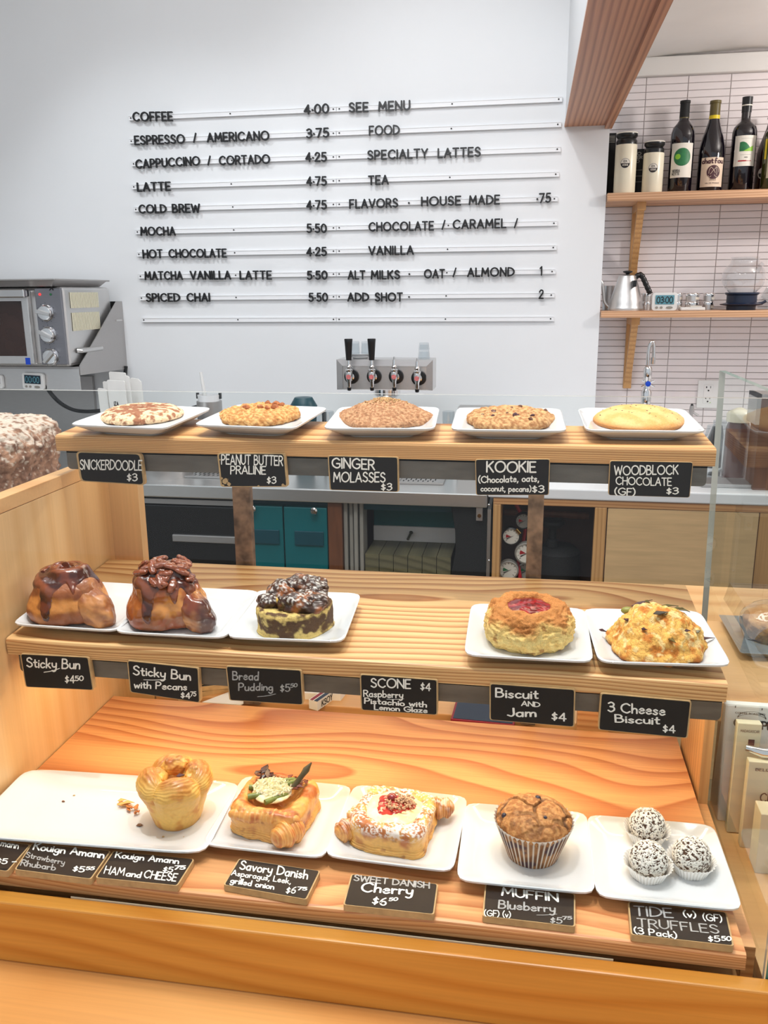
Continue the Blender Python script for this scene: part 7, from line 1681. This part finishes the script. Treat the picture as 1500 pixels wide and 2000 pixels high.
# ---- truffles
TG = 'truffles on the rightmost plate'
for k, (px, py, lb) in enumerate(((1262, 1640, 'coconut coated truffle at the back of the plate of three'), (1264, 1708, 'coconut coated truffle at the front left of the plate of three'), (1348, 1700, 'coconut coated truffle at the right of the plate of three'))):
    t = food('truffle', lb, 'truffle', 'P15', px, py, TG, rz=k)
    r = .0205; r_, z_, s_ = prof([(0, 1), (.5, .87), (.87, .5), (1, 0), (.87, -.5), (.5, -.87), (0, -1)], 90); th = np.linspace(0, 2 * PI, 140, endpoint=False)
    P = np.stack([np.outer(r_, np.cos(th)) * r, np.outer(r_, np.sin(th)) * r, np.outer(z_, np.ones(140)) * r * .92 + r * .92 + .001], -1)
    cen = np.array([0, 0, r * .92]); f = fbm(P, 330, 2, 130 + k); f2 = ridge(P, 240, 2, 135 + k)
    P = P + (P - cen) / r * (.0009 * sm(f, 0, .3))[..., None]
    c = mixc(lc(70, 46, 34), lc(238, 232, 222), sm(f + .25 * f2, -.02, .16)); gridmesh('truffle_ball', P, c, 'crumb', t)
    mb = MB(); rn = random.Random(k)
    for j in range(420):
        z = rn.uniform(-.4, 1); a = rn.uniform(0, 6.28); q = math.sqrt(max(0, 1 - z * z)); nn = Vector((q * math.cos(a), q * math.sin(a), z)); tg = nn.orthogonal().normalized(); tg = (Matrix.Rotation(rn.uniform(0, 6.28), 3, nn) @ tg); bt_ = nn.cross(tg)
        c0 = Vector((0, 0, r * .92 + .001)) + nn * (r * 1.015); L, W = rn.uniform(.0011, .0026), .0004; c0.z = c0.z
        mb.add([c0 - tg * L - bt_ * W, c0 + tg * L - bt_ * W, c0 + tg * L + bt_ * W + nn * .0006, c0 - tg * L + bt_ * W], [(0, 1, 2, 3)])
    o = build('coconut_shreds', mb, plain('coconut', srgb(240, 236, 226), .6), t, local=True); o['kind'] = 'stuff'
    liner(t, .0185, .0235, .017, 36, .0009, lambda P, zz, s: mixc(lc(226, 222, 216), lc(244, 242, 238), sm(zz + 0 * s, -.5, .5)), flare=.0035)

# ---- loaf on the bread stand
c = PX(62, 930, -.86) if False else None
t = thing('bread_loaf', 'floury wholegrain loaf at the far left outside the case', 'loaf', (-.862, 1.225, Z(-.315)), rz=.10)
def lplan(T, S): return sq(T, 4.5)
P, T, S = surf([(0, .135), (.03, .133), (.055, .124), (.068, .105), (.072, .085), (.068, .05), (.066, .012), (.060, 0), (0, 0)], lplan, 260, 190, None)
P[..., 1] *= 1.95; P[..., 0] *= 1.30; P[..., 2] *= .96
P = P + (P - np.array([0, 0, .06])) * (.05 * fbm(P, 18, 3, 140) + .045 * fbm(P, 60, 3, 141))[..., None]; P[..., 2] = np.maximum(P[..., 2], 0)
c = mixc(lc(128, 94, 76), lc(164, 126, 102), sm(fbm(P, 40, 3, 142), -.3, .4)); fl = sm(fbm(P, 110, 4, 143) + sm(P[..., 2], .06, .125) * .8 - .45, -.1, .3); c = mixc(c, lc(214, 204, 190), fl * .72); c = mixc(c, lc(84, 54, 40), sm(fbm(P, 90, 3, 145), .3, .6) * .6 * (1 - fl))
gridmesh('loaf_body', P, c, 'crumb', t)

# ---- wrapped muffin on the grey tray
t = thing('wrapped_muffin', 'plastic wrapped muffin on the grey tray behind the right pane', 'muffin', (PZ(1478, 1265, zd).x + .02, 1.36, zd + .004))
P, T, S = surf([(0, .060), (.02, .057), (.036, .045), (.040, .035), (.033, .012), (.028, 0), (0, 0)], None, 120, 80, lambda P, T, S: .0018 * fbm(P, 60, 3, 150)); c = mixc(lc(196, 140, 84), lc(122, 84, 54), sm(.04 - P[..., 2], -.005, .005)); c = mixc(c, lc(220, 170, 110), sm(fbm(P, 80, 3, 151), 0, .5) * .5); gridmesh('muffin_body', P, c, 'crumb', t)
W, T, S = surf([(0, .066), (.022, .062), (.040, .048), (.044, .034), (.038, .010), (.036, 0), (0, 0)], None, 60, 40, lambda P, T, S: .0025 * ridge(P, 40, 2, 152)); gridmesh('plastic_wrap', W, W * 0 + .9, 'acrylic', t)
